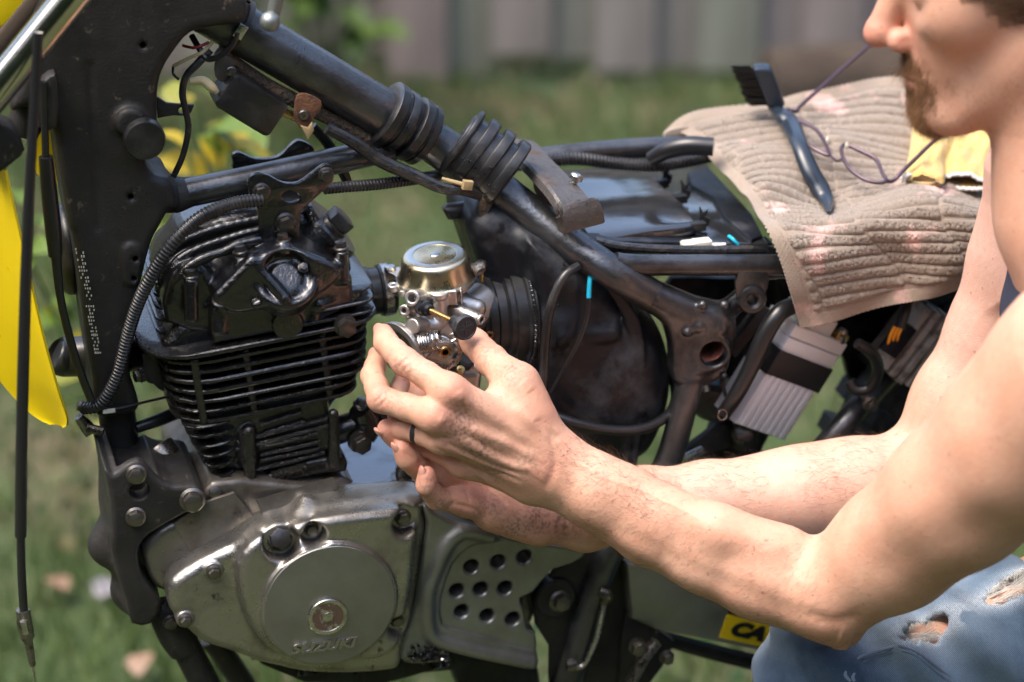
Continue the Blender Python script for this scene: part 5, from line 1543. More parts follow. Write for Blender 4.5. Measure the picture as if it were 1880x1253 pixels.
# ------------------------------------------------------------------ towel
TW = [  # rows from the far edge to the near hem: (px, py, Y)
    [(1222, 246, .115), (1262, 222, .115), (1330, 206, .115), (1420, 192, .11), (1500, 166, .11), (1606, 140, .11), (1720, 150, .10), (1850, 170, .09)],
    [(1268, 260, .09), (1310, 248, .085), (1370, 238, .08), (1450, 226, .08), (1530, 210, .08), (1630, 200, .08), (1740, 220, .075), (1860, 240, .07)],
    [(1330, 320, .02), (1366, 304, .015), (1420, 300, .015), (1490, 296, .015), (1570, 288, .015), (1660, 290, .015), (1760, 310, .01), (1860, 330, .01)],
    [(1376, 378, -.04), (1410, 372, -.045), (1460, 376, -.05), (1520, 384, -.052), (1590, 360, -.045), (1680, 350, -.045), (1780, 365, -.045), (1860, 380, -.045)],
    [(1400, 416, -.088), (1440, 416, -.094), (1490, 420, -.098), (1540, 416, -.102), (1610, 390, -.10), (1690, 372, -.095), (1780, 385, -.09), (1850, 400, -.085)],
    [(1424, 458, -.108), (1470, 456, -.112), (1520, 450, -.116), (1570, 440, -.118), (1640, 424, -.116), (1710, 412, -.112), (1780, 420, -.108), (1840, 430, -.10)],
    [(1446, 525, -.113), (1500, 518, -.118), (1550, 508, -.122), (1610, 495, -.122), (1670, 480, -.12), (1730, 466, -.116), (1785, 462, -.112), (1830, 470, -.106)],
    [(1470, 600, -.112), (1520, 592, -.118), (1572, 580, -.122), (1640, 562, -.124), (1700, 544, -.12), (1752, 530, -.116), (1790, 518, -.112), (1820, 512, -.106)],
]
TWP = np.array([[P(*q) for q in r] for r in TW])
def bic(g, U, V):
    nu, nv = g.shape[1], g.shape[0]
    def w(t):
        return np.stack([-t + 2 * t * t - t ** 3, 2 - 5 * t * t + 3 * t ** 3, t + 4 * t * t - 3 * t ** 3, -t * t + t ** 3], -1) * 0.5
    def idx(x, n):
        i = np.minimum(x.astype(int), n - 2)
        return i, x - i
    iu, fu = idx(U * (nu - 1), nu)
    iv, fv = idx(V * (nv - 1), nv)
    wu, wv = w(fu), w(fv)
    out = np.zeros(U.shape + (3,))
    for a in range(4):
        for b in range(4):
            out += g[np.clip(iv + a - 1, 0, nv - 1), np.clip(iu + b - 1, 0, nu - 1)] * (wv[..., a] * wu[..., b])[..., None]
    return out
NUt, NVt = 420, 460
uu, vv_ = np.meshgrid(np.linspace(0, 1, NUt), np.linspace(0, 1, NVt))
base = bic(TWP, uu, vv_)
du = np.gradient(base, axis=1)
dv = np.gradient(base, axis=0)
nn = np.cross(du, dv)
nn /= np.linalg.norm(nn, axis=2)[..., None] + 1e-12
if nn[NVt // 2, NUt // 2] @ np.array([0, -1, 1.0]) < 0:
    nn = -nn
dist_v = np.r_[0, np.cumsum(np.linalg.norm(np.diff(base[:, NUt // 3], axis=0), axis=1))]
dist_u = np.r_[0, np.cumsum(np.linalg.norm(np.diff(base[NVt * 3 // 4], axis=0), axis=1))]
S, T = dist_u[None, :] + 0 * vv_, dist_v[:, None] + 0 * uu
RIB = .0118
blk = np.floor((S - .018 + .004 * np.sin(T * 60)) / .070)
ph = (T + .012 * np.sin(S * 22 + 1) + blk * .0035) / RIB
rib = np.clip(0.75 + 1.1 * np.cos(2 * math.pi * ph), 0, 1)
inb = np.abs(((S - .018 + .004 * np.sin(T * 60)) / .070) % 1 - .5)
rib *= np.clip((.49 - inb) / .03, 0, 1)
hem = np.minimum(np.minimum(S, S * 0 + 1), np.minimum(T - 0.0, dist_v[-1] - T))
rib *= np.clip((hem - .014) / .003, 0, 1)
loops = RNG.normal(0, 1, rib.shape)
loops = (loops + np.roll(loops, 1, 0) + np.roll(loops, -1, 0) + np.roll(loops, 2, 0)) / 2
edge_ = np.clip(hem / .012, 0, 1)
loops = (loops + np.roll(loops, 1, 1) + np.roll(loops, -1, 1)) / 1.7
wr = .0055 * np.sin(S * 35 + T * 30) * np.sin(T * 21 + 2) + .002 * np.sin(S * 80 + 3 * np.sin(T * 40))
hemr = .0011 * np.exp(-((hem - .0118) / .0009) ** 2) * (.6 + .4 * np.sin((S + T) * 2200)) - .0002 * np.sin(S * 1900) * np.sin(T * 1900) * (hem < .0115)
disp = rib * .0023 + rib * loops * .0003 + wr - hemr + RNG.normal(0, .00005, rib.shape) * edge_
tv_ = (base + nn * disp[..., None]).reshape(-1, 3)
i = np.arange(NVt - 1)[:, None] * NUt + np.arange(NUt - 1)[None]
tf = np.stack([i, i + 1, i + 1 + NUt, i + NUt], -1).reshape(-1, 4)
me = mk_mesh('towel', tv_, tf)
at = me.attributes.new('rib', 'FLOAT', 'POINT')
at.data.foreach_set('value', rib.ravel().astype(np.float32))
def towelmat():
    m = bpy.data.materials.new('ribbed_terry')
    m.use_nodes = True
    t = m.node_tree
    N, L = t.nodes, t.links
    b = N["Principled BSDF"]
    b.inputs['Roughness'].default_value = .95
    b.inputs['Specular IOR Level'].default_value = .1
    b.inputs['Sheen Weight'].default_value = .25
    a = N.new("ShaderNodeAttribute")
    a.attribute_name = 'rib'
    m1 = N.new("ShaderNodeMix")
    m1.data_type = 'RGBA'
    m1.inputs[6].default_value = (.275, .222, .175, 1)
    m1.inputs[7].default_value = (.235, .195, .158, 1)
    L.new(a.outputs['Fac'], m1.inputs[0])
    tc = N.new("ShaderNodeTexCoord")
    n = N.new("ShaderNodeTexNoise")
    n.inputs['Scale'].default_value = 14
    n.inputs['Detail'].default_value = 5
    L.new(tc.outputs['Object'], n.inputs['Vector'])
    r = N.new("ShaderNodeMapRange")
    r.inputs[1].default_value = .60
    r.inputs[2].default_value = .66
    r.inputs[4].default_value = .7
    L.new(n.outputs[0], r.inputs[0])
    m2 = N.new("ShaderNodeMix")
    m2.data_type = 'RGBA'
    L.new(r.outputs[0], m2.inputs[0])
    L.new(m1.outputs[2], m2.inputs[6])
    m2.inputs[7].default_value = (.66, .42, .38, 1)
    L.new(m2.outputs[2], b.inputs['Base Color'])
    n2 = N.new("ShaderNodeTexNoise")
    n2.inputs['Scale'].default_value = 1500
    L.new(tc.outputs['Object'], n2.inputs['Vector'])
    bp = N.new("ShaderNodeBump")
    bp.inputs['Strength'].default_value = .5
    bp.inputs['Distance'].default_value = .001
    L.new(n2.outputs[0], bp.inputs['Height'])
    L.new(bp.outputs[0], b.inputs['Normal'])
    return m
TOW = obj('towel', me, towelmat())
sm = TOW.modifiers.new('thickness', 'SOLIDIFY')
sm.thickness = .0025
sm.offset = -1 if (nn[NVt // 2, NUt // 2] @ np.array(mk_mesh('t', tv_[:4], [(0, 1, 2)]).polygons[0].normal if False else nn[NVt // 2, NUt // 2])) > 0 else 1
tag(TOW, 'tan ribbed towel with pink stains draped over the seat rails', 'towel')
one('folded_corner', None, (lambda g: g)(plateY([(1219, 252), (1228, 240), (1268, 232), (1300, 236), (1282, 256), (1236, 258)], .10, .004, .001, smooth=2)), TOW)
for o_ in TOW.children:
    o_.data.materials.append(TOW.data.materials[0])
def tow_at(px, py):
    """the towel surface below a picture position"""
    r = ray(px, py)
    q = tv_ - CPOS
    t = q @ nrm(r)
    d = np.linalg.norm(q - t[:, None] * nrm(r), axis=1)
    i_ = np.argmin(d)
    return tv_[i_]
# ------------------------------------------------------------------ brush
BR = thing('detailing_brush', 'black plastic scrubbing brush lying on the tan towel', 'brush', tow_at(1450, 290))
def on_t(lst, lift):
    return [(lambda s: s + np.array([-.0, -.4, .9]) * lift_)(tow_at(x, y)) for (x, y), lift_ in zip(lst, lift)]
hp_ = [(1418, 222), (1432, 240), (1446, 258), (1462, 290), (1482, 330), (1502, 362), (1514, 385), (1518, 402)]
hw_ = on_t(hp_, [.016, .018, .018, .015, .012, .010, .009, .008])
hpts = crom(hw_, 5, False)
hr = np.interp(np.linspace(0, 7, len(hpts)), range(8), [.0060, .0078, .0092, .0075, .0085, .0088, .0066, .0012])
BRP = mat('brush_plastic', (.016, .024, .036), .26)
one('handle', BRP, tube_geo(hpts, hr, 16, flat=.72), BR)
h0 = hw_[0]
hd = nrm(P(1404, 172, .05) - P(1424, 222, .05))

hhd = h0 + hd * .024
side = -CR
one('head', BRP, prism_geo(rrect(.0085, .021, .005), hhd + np.array([0, -.008, 0]), side, hd, nrm(np.cross(side, hd)) * (1 if np.cross(side, hd)[1] < 0 else -1), .016, .003), BR)
one('neck', BRP, tube_geo(crom([h0, h0 + hd * .012, hhd], 3, False), [.006, .0062, .0066, .007, .0072, .0072, .0072], 12), BR)
brm = MB()
for ti in range(8):
  for tj in range(3):
    ta, tb_ = -.0175 + .005 * ti, -.0045 + .0055 * tj
    lean = random.gauss(0, .05)
    for k in range(38):
        a, b, c = ta + random.gauss(0, .0008), tb_ + random.gauss(0, .0008), random.uniform(.0145, .0185)
        s0 = hhd + hd * a + EY * b + side * .006
        e0 = s0 + side * c + hd * (random.gauss(0, .0012) + lean * c) + EY * random.gauss(0, .0012)
        ww = np.array([0, 0, 1.0]) * .0002
        brm.add([s0 - ww, s0 + ww, e0 + ww * .6, e0 - ww * .6, s0 + EY * .0003, e0 + EY * .0002], [(0, 1, 2, 3), (0, 4, 5, 3), (1, 4, 5, 2)])
bb = bpart('bristles', 'ink', BR, brm, smooth=False)
bb['kind'] = 'stuff'
# ------------------------------------------------------------------ eyeglasses
GL = thing('eyeglasses', 'thin purple metal eyeglasses with open temples lying on the towel', 'glasses', tow_at(1545, 290))
GLM = mat('purple_metal_rim', (.06, .035, .05), .35, .4)
def lift(x, y, h):
    return tow_at(x, y) + np.array([0, -.35, .93]) * h
def wpath(lst, h0, h1):
    return [lift(x, y, h0 + (h1 - h0) * i / (len(lst) - 1)) for i, (x, y) in enumerate(lst)]
def rimloop(top, bot, hs):
    # plane through three lifted places, the outline put onto it
    return None
ga, gb, gc_ = lift(1450, 208, .026), lift(1630, 332, .022), lift(1530, 280, .021)
gn = nrm(np.cross(gb - ga, gc_ - ga))
def GP(x, y):
    r = ray(x, y)
    return CPOS + r * (np.dot(ga - CPOS, gn) / np.dot(r, gn))
far_top = [(1447, 201), (1460, 217), (1494, 235), (1511, 255), (1521, 278)]
far_bot = [(1520, 285), (1500, 277), (1484, 266), (1466, 250), (1452, 232)]
nr_top = [(1545, 280), (1551, 266), (1581, 278), (1608, 293), (1620, 318), (1627, 331)]
nr_bot = [(1616, 336), (1590, 331), (1570, 319), (1556, 305)]
for A, Bt in ((far_top, far_bot), (nr_top, nr_bot)):
    lp = crom([GP(x, y) for x, y in A + Bt], 5)
    g_ = MB()
    g_.add(*tube_geo(np.vstack([lp, lp[:2]]), .0018, 8, cap=False))
    RM = g_.build('rim', GLM, GL)
    gm_ = bpy.data.materials.get('lens_glass')
    if gm_ is None:
        gm_ = bpy.data.materials.new('lens_glass')
        gm_.use_nodes = True
        b_ = gm_.node_tree.nodes['Principled BSDF']
        b_.inputs['Transmission Weight'].default_value = 1
        b_.inputs['Roughness'].default_value = 0.0
        b_.inputs['IOR'].default_value = 1.05
        b_.inputs['Base Color'].default_value = (.96, .95, .98, 1)
    cen_ = lp.mean(0)
    one('lens', gm_, ([cen_] + list(lp), [(0, k + 1, (k + 1) % len(lp) + 1) for k in range(len(lp))]), RM)
one('bridge', GLM, tube_geo(crom([GP(1520, 281), GP(1528, 289), GP(1538, 296), GP(1547, 290)], 4, False), .0012, 8), GL)
Hf, Hn = GP(1447, 203), GP(1629, 333)
one('temple', GLM, tube_geo(crom([Hf, P(1464, 204, Hf[1] + .004), P(1477, 188, Hf[1] + .012), P(1601, 80, Hf[1] + .06), P(1640, 46, Hf[1] + .075)], 5, False), .0019, 8), GL)
one('temple', GLM, tube_geo(crom([Hn, P(1640, 332, Hn[1] + .003), P(1660, 312, Hn[1] + .008), P(1724, 250, Hn[1] + .03), P(1770, 205, Hn[1] + .045)], 5, False), .0019, 8), GL)
for x, y in ((1517, 262), (1552, 272)):
    one('nose_pad', 'white', ([GP(x, y) + np.array([0, -.003, .003]) + np.array([v[0] * .0018, v[1] * .0018, v[2] * .004]) for v in iv], if_), GL)
# ------------------------------------------------------------------ gloves
GLV = mat('yellow_knit', (.60, .41, .13), .9, 0, (.50, .33, .09), 60, (.4, .7), 0, .6, 900, sheen=.3, dist=.0015, col3=(.14, .13, .10), scale3=70, thr3=(.68, .75))
CUF = mat('white_cuff', (.72, .70, .68), .9, 0, None, bump=.4, bscale=900)
def glove(name, label, pts, wd, th, seed, white_rim):
    """a limp knitted glove: a flattened sleeve from the cuff to the knuckles, with four fingers beyond"""
    q = crom(pts, 8, False)
    n, m = len(q), 56
    g_ = MB()
    rs = random.Random(seed)
    ph_ = [rs.uniform(0, 6) for _ in range(4)]
    V, F = [], []
    T_ = np.gradient(q, axis=0)
    for i in range(n):
        t = nrm(T_[i])
        s_v = nrm(np.cross(t, EZ))
        up = np.cross(s_v, t)
        up = up if up[2] > 0 else -up
        a = i / (n - 1)
        w_ = wd * (1.0 + .28 * a + .07 * math.sin(a * 9 + ph_[0]))
        h_ = th * (.75 + .55 * math.sin(math.pi * min(a * 1.1, 1)) + .12 * math.sin(a * 13 + ph_[1]))
        for k in range(m):
            b = 2 * math.pi * k / m
            x = math.cos(b)
            y = math.sin(b)
            fold = .16 * math.sin(x * 5 + a * 7 + ph_[2]) + .10 * math.sin(x * 11 - a * 9 + ph_[3])
            rb_ = .0005 * (1 if k % 2 else -1)
            hh = h_ * (abs(y) ** .8) * (1 if y > 0 else -.55) * (1 + (fold if y > 0 else 0))
            V.append(q[i] + s_v * (x * (w_ + rb_)) + up * (hh + rb_) + up * th * .55)
    for i in range(n - 1):
        for k in range(m):
            a, b = i * m + k, i * m + (k + 1) % m
            F.append((a, b, b + m, a + m))
    # turned-in lining at the opening
    base_ = np.array(V[:m])
    cen_ = base_.mean(0)
    t0 = nrm(T_[0])
    for d_, sc in (((.0, .90), (.022, .82)) if white_rim else ((-.001, .93), (-.0015, .6))):
        o0 = len(V)
        for k in range(m):
            V.append(cen_ + (base_[k] - cen_) * sc + t0 * d_)
        p0 = 0 if sc >= .9 else o0 - m
        for k in range(m):
            F.append((p0 + (k + 1) % m, p0 + k, o0 + k, o0 + (k + 1) % m))
    F.append(tuple(len(V) - m + k for k in range(m)))
    g_.add(V, F)
    t = nrm(T_[-1])
    s_v = nrm(np.cross(t, EZ))
    for j, fb in enumerate((-.8, -.28, .25, .78)):
        r0 = q[-1] + s_v * fb * wd * 1.05 + EZ * th * .6
        d_ = nrm(t + s_v * fb * .25 + EZ * rs.uniform(-.25, .05))
        g_.add(*tube_geo(crom([r0 - t * .03, r0, r0 + d_ * .035, r0 + d_ * .06 - EZ * .006], 4, False), [.010] * 10 + [.009, .007, .003], 12))
    o = g_.build(name, GLV, None, sharp=0)
    tag(o, label, 'glove')
    rim = MB()
    ks = range(m) if white_rim else range(int(m * .38), int(m * .56))
    lp = [base_[k] - t0 * .0008 for k in ks]
    if white_rim:
        lp += lp[:2]
    rim.add(*tube_geo(np.array(lp), .0019 if white_rim else .0026, 8, cap=not white_rim))
    rim.build('cuff', CUF, o)
    return o
glove('work_glove', 'yellow knit work glove lying nearest the glasses, its cuff against the towel',
      [lift(1694, 346, .001), lift(1700, 318, .004), lift(1712, 275, .006), lift(1722, 225, .006)], .0165, .011, 3, False)
glove('work_glove', 'yellow knit work glove with its white open cuff beside the bare arm',
      [lift(1762, 352, .001), lift(1768, 325, .005), lift(1785, 285, .008), lift(1800, 240, .008)], .0225, .012, 8, True)
# ------------------------------------------------------------------ person
PER = thing('person', 'bearded man in dark tank top and ripped jeans, both hands on the carburettor', 'person', (CPOS[0] + 1.0, -0.45, GZ))
def J(px, py, Y, r):
    p = P(px, py, Y)
    return (p, r * MPP(p))
def chain(js, k):
    return ([(a[0], b[0], a[1], b[1]) for a, b in zip(js[:-1], js[1:])], k)
# ---- head frame: forward (towards the bike's front), up, towards his left
HS_ = nrm([-CD[0], -CD[1], 0])
HF0 = -CR
TL = R_(14)
HF = nrm(HF0 * math.cos(TL) - EZ * math.sin(TL))
HU_ = nrm(np.cross(HF, HS_))
if HU_[2] < 0:
    HU_ = -HU_
HO = D(1888, -50, 1.79)
AXH = np.array([HF, HU_, HS_])
def H(f, u, s):
    return HO + (HF * f + HU_ * u + HS_ * s) * .001
SL, SR = P(2010, 690, -.50), P(1930, 330, -.20)
SM = (SL + SR) / 2
def f_headp(p):
    q = ((p - HO) @ AXH.T) * 1000.0          # mm in head space
    m = q.copy()
    m[:, 2] = np.abs(m[:, 2])
    d = sd_ell(q, (-12, 52, 0), (98, 86, 75))
    d = smin(d, sd_ell(q, (48, 2, 0), (46, 74, 58)), 30)
    d = smin(d, sd_ell(m, (62, -6, 38), (24, 20, 20)), 22)
    d = smin(d, sd_cone(m, (12, -42, 50), (70, -86, 22), 17, 17), 22)
    d = smin(d, sd_ell(q, (82, -86, 0), (21, 20, 27)), 18)
    d = smin(d, sd_ell(q, (74, -46, 0), (25, 34, 34)), 20)
    d = smin(d, sd_ell(m, (80, 34, 24), (15, 9, 26)), 14)
    d = smax(d, -(np.linalg.norm(m - np.array([102, 14, 34]), axis=1) - 17), 14)
    d = smin(d, np.linalg.norm(m - np.array([77, 13, 31]), axis=1) - 13.5, 3)      # closed lid over the eyeball
    d = smin(d, sd_cone(q, (90, 26, 0), (112, -14, 0), 7, 11), 9)
    d = smin(d, sd_ell(q, (115, -19, 0), (12.5, 11, 12)), 6)
    d = smin(d, sd_ell(m, (101, -25, 12), (11, 9, 7.5)), 5)
    d = smax(d, -sd_cone(m, (106, -36, 7), (104, -22, 8), 4.2, 2.5), 3)
    # lips
    d = smin(d, sd_cone(m, (101, -54, 0), (90, -57, 22), 5, 2.5), 5)
    d = smin(d, sd_cone(m, (99, -63, 0), (88, -60, 21), 5.5, 2.5), 5)
    d = smax(d, -sd_cone(m, (106, -58.5, 0), (92, -58.5, 24), 1.4, 1.0), 2.5)
    # smile line
    d = smax(d, -sd_cone(m, (100, -24, 22), (88, -58, 36), 1.6, 1.4), 7)
    # ear
    e = sd_ell(m, (-1, -2, 75), (18, 31, 7), None)
    e = smin(e, sd_ell(m, (5, -28, 73), (9, 11, 6)), 6)
    e = smax(e, -sd_ell(m, (1, -2, 84), (11, 20, 8)), 4)
    d = smin(d, e, 6)
    # neck
    d = smin(d, sd_cone(q, (-18, -20, 0), NKq, 54, 62), 26)
    return d * .001
NKq = ((SM + [0, 0, .05] - HO) @ AXH.T) * 1000 * np.array([1, 1, 1])
# ---- arms
LA = [J(1003, 848, -.212, 50), J(1100, 905, -.238, 58), J(1200, 962, -.262, 66), J(1300, 1010, -.286, 76), J(1400, 1050, -.31, 84), J(1525, 1085, -.345, 88), J(1640, 1008, -.375, 112), J(1760, 910, -.42, 134), J(1880, 800, -.46, 155), (SL, .072)]
LA2 = [J(1018, 818, -.212, 28), J(1150, 900, -.25, 38), J(1320, 974, -.30, 42), J(1440, 1008, -.325, 42)]
LA3 = [J(985, 884, -.208, 30), J(1180, 1000, -.255, 30), J(1380, 1084, -.305, 38), J(1545, 1150, -.35, 38)]
RA = [J(1075, 957, -.163, 50), J(1180, 924, -.175, 58), J(1300, 915, -.182, 60), J(1406, 909, -.19, 66), J(1480, 903, -.195, 77), J(1570, 896, -.20, 84), J(1690, 880, -.205, 80), J(1768, 740, -.205, 86), J(1838, 610, -.205, 90), J(1885, 480, -.205, 98), J(1915, 385, -.20, 98), (SR, .055)]
TORSO = [(SL + [.02, .02, -.01], .070), (SM + [.10, 0, -.0], .085), (SR + [.02, -.02, 0], .06)]
PEL = np.array([SM[0] + .16, SM[1] + .03, SM[2] - .46])
# legs under the denim
KL = J(1552, 1222, -.27, 138)
HIPL = (PEL + [.0, -.09, 0], .085)
KL2 = J(1900, 1196, -.29, 158)
ANL = (np.array([KL[0][0] + .10, KL[0][1], GZ + .10]), .042)
KR = (np.array([KL[0][0] + .12, SR[1] + .02, GZ + .34]), .058)
HIPR = (PEL + [.0, .09, 0], .085)
ANR = (np.array([KR[0][0] + .34, KR[0][1], GZ + .10]), .042)
body_groups = []
# left hand
w_i, w_m, w_r, w_p = J(992, 806, -.213, 32), J(992, 836, -.214, 33), J(985, 864, -.212, 32), J(972, 890, -.205, 30)
LF = dict(
    index=[J(826, 717, -.206, 27), J(743, 664, -.166, 25.5), J(709, 630, -.132, 22), J(704, 613, -.114, 18.5)],
    middle=[J(798, 764, -.208, 28), J(699, 733, -.172, 24.5), J(684, 690, -.135, 21), J(692, 658, -.108, 18)],
    ring=[J(812, 804, -.202, 26), J(741, 786, -.176, 21.5), J(724, 738, -.142, 19.5), J(736, 706, -.118, 17)],
    pinky=[J(850, 850, -.190, 24), J(775, 818, -.170, 18.5), J(748, 792, -.150, 16.5), J(750, 768, -.132, 15)],
    thumb=[J(975, 764, -.205, 38), J(950, 708, -.192, 36), J(902, 662, -.156, 29), J(872, 630, -.126, 25.5), J(862, 619, -.116, 21)])
LPALM = [(w_i[0], LF['index'][0][0], w_i[1], LF['index'][0][1]), (w_m[0], LF['middle'][0][0], w_m[1], LF['middle'][0][1] * 1.02),
         (w_r[0], LF['ring'][0][0], w_r[1], LF['ring'][0][1]), (w_p[0], LF['pinky'][0][0], w_p[1], LF['pinky'][0][1]),
         (w_i[0], LF['thumb'][1][0], w_i[1] * 1.1, LF['thumb'][1][1] * .9)]
a_, b_ = J(905, 742, -.196, 22), J(958, 752, -.204, 34)
LPALM.append((a_[0], b_[0], a_[1], b_[1]))
veins = [[(960, 800), (900, 800), (850, 780)], [(965, 850), (905, 835), (840, 808)], [(950, 820), (912, 770), (862, 735)], [(975, 835), (1040, 850), (1100, 880)], [(940, 872), (880, 850), (835, 812)]]
# right hand, palm up behind the left one
RFg = dict(
    pinky=[J(856, 922, -.176, 24), J(802, 915, -.186, 20.5), J(783, 892, -.193, 18), J(784, 872, -.192, 16.5)],
    ring=[J(850, 885, -.160, 25), J(778, 868, -.172, 21.5), J(748, 842, -.180, 20), J(738, 822, -.180, 17.5)],
    middle=[J(850, 850, -.142, 25), J(768, 824, -.155, 22.5), J(728, 802, -.166, 21), J(711, 788, -.168, 19)],
    index=[J(860, 820, -.120, 24), J(800, 770, -.118, 21), J(770, 735, -.108, 19), J(765, 710, -.095, 17)],
    thumb=[J(960, 880, -.115, 34), J(900, 820, -.085, 29), J(862, 770, -.07, 25), J(845, 740, -.06, 21)])
v_p, v_r, v_m, v_i = J(1000, 962, -.166, 33), J(1000, 945, -.155, 32), J(1000, 925, -.142, 32), J(1000, 905, -.128, 32)
RPALM = [(v_p[0], RFg['pinky'][0][0], v_p[1], RFg['pinky'][0][1]), (v_r[0], RFg['ring'][0][0], v_r[1], RFg['ring'][0][1]),
         (v_m[0], RFg['middle'][0][0], v_m[1], RFg['middle'][0][1]), (v_i[0], RFg['index'][0][0], v_i[1], RFg['index'][0][1]),
         (v_i[0], RFg['thumb'][0][0], v_i[1], RFg['thumb'][0][1])]
a_, b_ = J(905, 940, -.168, 36), J(985, 962, -.168, 38)
RPALM.append((a_[0], b_[0], a_[1], b_[1]))
LW, FA, RH = (-.27, -.09), (-.80, -.20), (-.225, -.12)
STROKES = [
    # tendons and hollows on the back of the left hand
    ([(985, 842), (905, 803), (832, 772)], 9, .0016, *LW), ([(978, 864), (902, 838), (842, 808)], 8, .0018, *LW), ([(985, 818), (905, 765), (850, 730)], 10, .0010, *LW),
    ([(930, 800), (880, 780), (838, 748)], 12, -.0014, *LW), ([(955, 855), (895, 822), (850, 796)], 6, -.0013, *LW), ([(870, 790), (852, 776), (845, 762)], 14, -.0018, *LW),
    ([(818, 812), (862, 836), (912, 858), (960, 872)], 4, -.0012, *LW), ([(842, 838), (900, 862), (955, 884)], 4, -.0012, *LW), ([(800, 822), (850, 852), (905, 876)], 4, -.0010, *LW),
    ([(828, 823), (870, 845), (920, 866)], 5, .0010, *LW), ([(940, 745), (975, 775), (1015, 800)], 9, .0010, *LW), ([(985, 770), (1000, 790), (1030, 806)], 7, -.0012, *LW),
    # knuckle folds
    ([(722, 668), (742, 650)], 2.6, -.0007, *LW), ([(728, 676), (750, 658)], 2.6, -.0008, *LW), ([(736, 686), (758, 666)], 2.6, -.0006, *LW), ([(728, 655), (745, 670), (752, 684)], 12, .0012, *LW),
    ([(686, 742), (706, 722)], 2.6, -.0007, *LW), ([(692, 750), (712, 730)], 2.6, -.0007, *LW), ([(706, 628), (722, 618)], 2.4, -.0006, *LW), ([(708, 634), (726, 622)], 2.4, -.0006, *LW),
    ([(888, 650), (912, 634)], 2.6, -.0007, *LW), ([(895, 660), (922, 644)], 2.6, -.0008, *LW), ([(903, 668), (930, 652)], 2.6, -.0006, *LW), ([(882, 690), (900, 705)], 3, -.0006, *LW),
    ([(838, 720), (850, 735)], 12, .0012, *LW), ([(805, 768), (818, 775)], 12, .0014, *LW), ([(958, 700), (975, 720)], 14, .0012, *LW), ([(745, 793), (760, 800)], 3, -.0008, *LW),
    ([(1010, 800), (1020, 850), (1000, 900)], 8, -.0012, *LW), ([(1000, 860), (985, 880)], 16, .0008, *LW),
    # forearm and elbow
    ([(1030, 832), (1100, 872), (1190, 905), (1280, 950)], 6, .0009, *FA), ([(1120, 962), (1250, 1034), (1400, 1104), (1490, 1142)], 20, -.0016, *FA), ([(1080, 960), (1240, 1052), (1400, 1122), (1500, 1160)], 16, .0008, *FA),
    ([(1250, 940), (1350, 985), (1450, 1015)], 34, .0014, *FA), ([(1508, 982), (1490, 1020), (1478, 1070)], 14, -.0010, *FA), ([(1535, 1172), (1560, 1185)], 26, .0022, *FA), ([(1480, 1128), (1530, 1142), (1580, 1130)], 12, -.0016, *FA),
    ([(1560, 985), (1680, 935), (1830, 900)], 40, .0014, *FA), ([(1590, 1060), (1700, 1010), (1860, 950)], 30, -.0009, *FA),
    # right palm
    ([(842, 893), (876, 918), (898, 952)], 3.2, -.0014, *RH), ([(832, 926), (868, 934), (893, 956)], 3.2, -.0014, *RH), ([(872, 876), (906, 903), (932, 930)], 3.2, -.0014, *RH), ([(850, 880), (858, 905), (862, 925)], 3, -.001, *RH),
    ([(795, 897), (813, 905)], 2.6, -.0010, *RH), ([(798, 888), (812, 893)], 2.4, -.0006, *RH), ([(818, 938), (838, 918)], 2.8, -.0010, *RH), ([(768, 846), (786, 866)], 2.8, -.0009, *RH), ([(812, 868), (822, 890)], 2.8, -.0010, *RH), ([(745, 832), (762, 846)], 2.4, -.0006, *RH),
    ([(905, 962), (922, 988)], 2.5, -.0006, *RH), ([(918, 958), (938, 990)], 2.5, -.0006, *RH), ([(934, 956), (956, 990)], 2.5, -.0005, *RH), ([(1042, 944), (1037, 990)], 3, -.0014, *RH), ([(1030, 946), (1025, 986)], 2.6, -.0008, *RH),
    ([(890, 925), (940, 945), (985, 958)], 20, .0022, *RH), ([(1060, 950), (1100, 985)], 6, .0006, *RH),
]
class Grp:
    def __init__(s, prims, k):
        s.pr = [(np.asarray(a), np.asarray(b), ra, rb) for a, b, ra, rb in prims]
        s.k = k
        pts = np.array([x for a, b, _, _ in s.pr for x in (a, b)])
        s.c = pts.mean(0)
        s.r = max(max(np.linalg.norm(a - s.c) + ra, np.linalg.norm(b - s.c) + rb) for a, b, ra, rb in s.pr)
    def near(s, c, R):
        return np.linalg.norm(c - s.c) < s.r + R
    def d(s, p, c, R):
        out = None
        for a, b, ra, rb in s.pr:
            ba = b - a
            h = np.clip((c - a) @ ba / (ba @ ba + 1e-18), 0, 1)
            if np.linalg.norm(c - a - ba * h) - max(ra, rb) > R + s.k:
                continue
            q = sd_cone(p, a, b, ra, rb)
            out = q if out is None else smin(out, q, s.k)
        return out
def gch(js, k):
    return Grp([(a[0], b[0], a[1], b[1]) for a, b in zip(js[:-1], js[1:])], k)
g_la = Grp(gch(LA, 0).pr + gch(LA2, 0).pr + gch(LA3, 0).pr, .012)
g_ra = Grp(gch(RA, 0).pr, .022)
g_lp = Grp(LPALM + [(LA[0][0], J(960, 842, -.21, 40)[0], LA[0][1] * .9, J(960, 842, -.21, 40)[1])], .013)
g_rp = Grp(RPALM + [(RA[0][0], J(1010, 945, -.155, 40)[0], RA[0][1] * .9, J(1010, 945, -.155, 40)[1])], .013)
def fing(js, scale=1.0):
    """a finger as short cones with swollen joints"""
    pr = []
    for i in range(len(js) - 1):
        a, b = js[i], js[i + 1]
        m = ((a[0] + b[0]) / 2, (a[1] + b[1]) / 2 * .94)
        pr += [(a[0], m[0], a[1], m[1]), (m[0], b[0], m[1], b[1])]
    return Grp(pr, .004)
g_lf = {k: fing(v) for k, v in LF.items()}
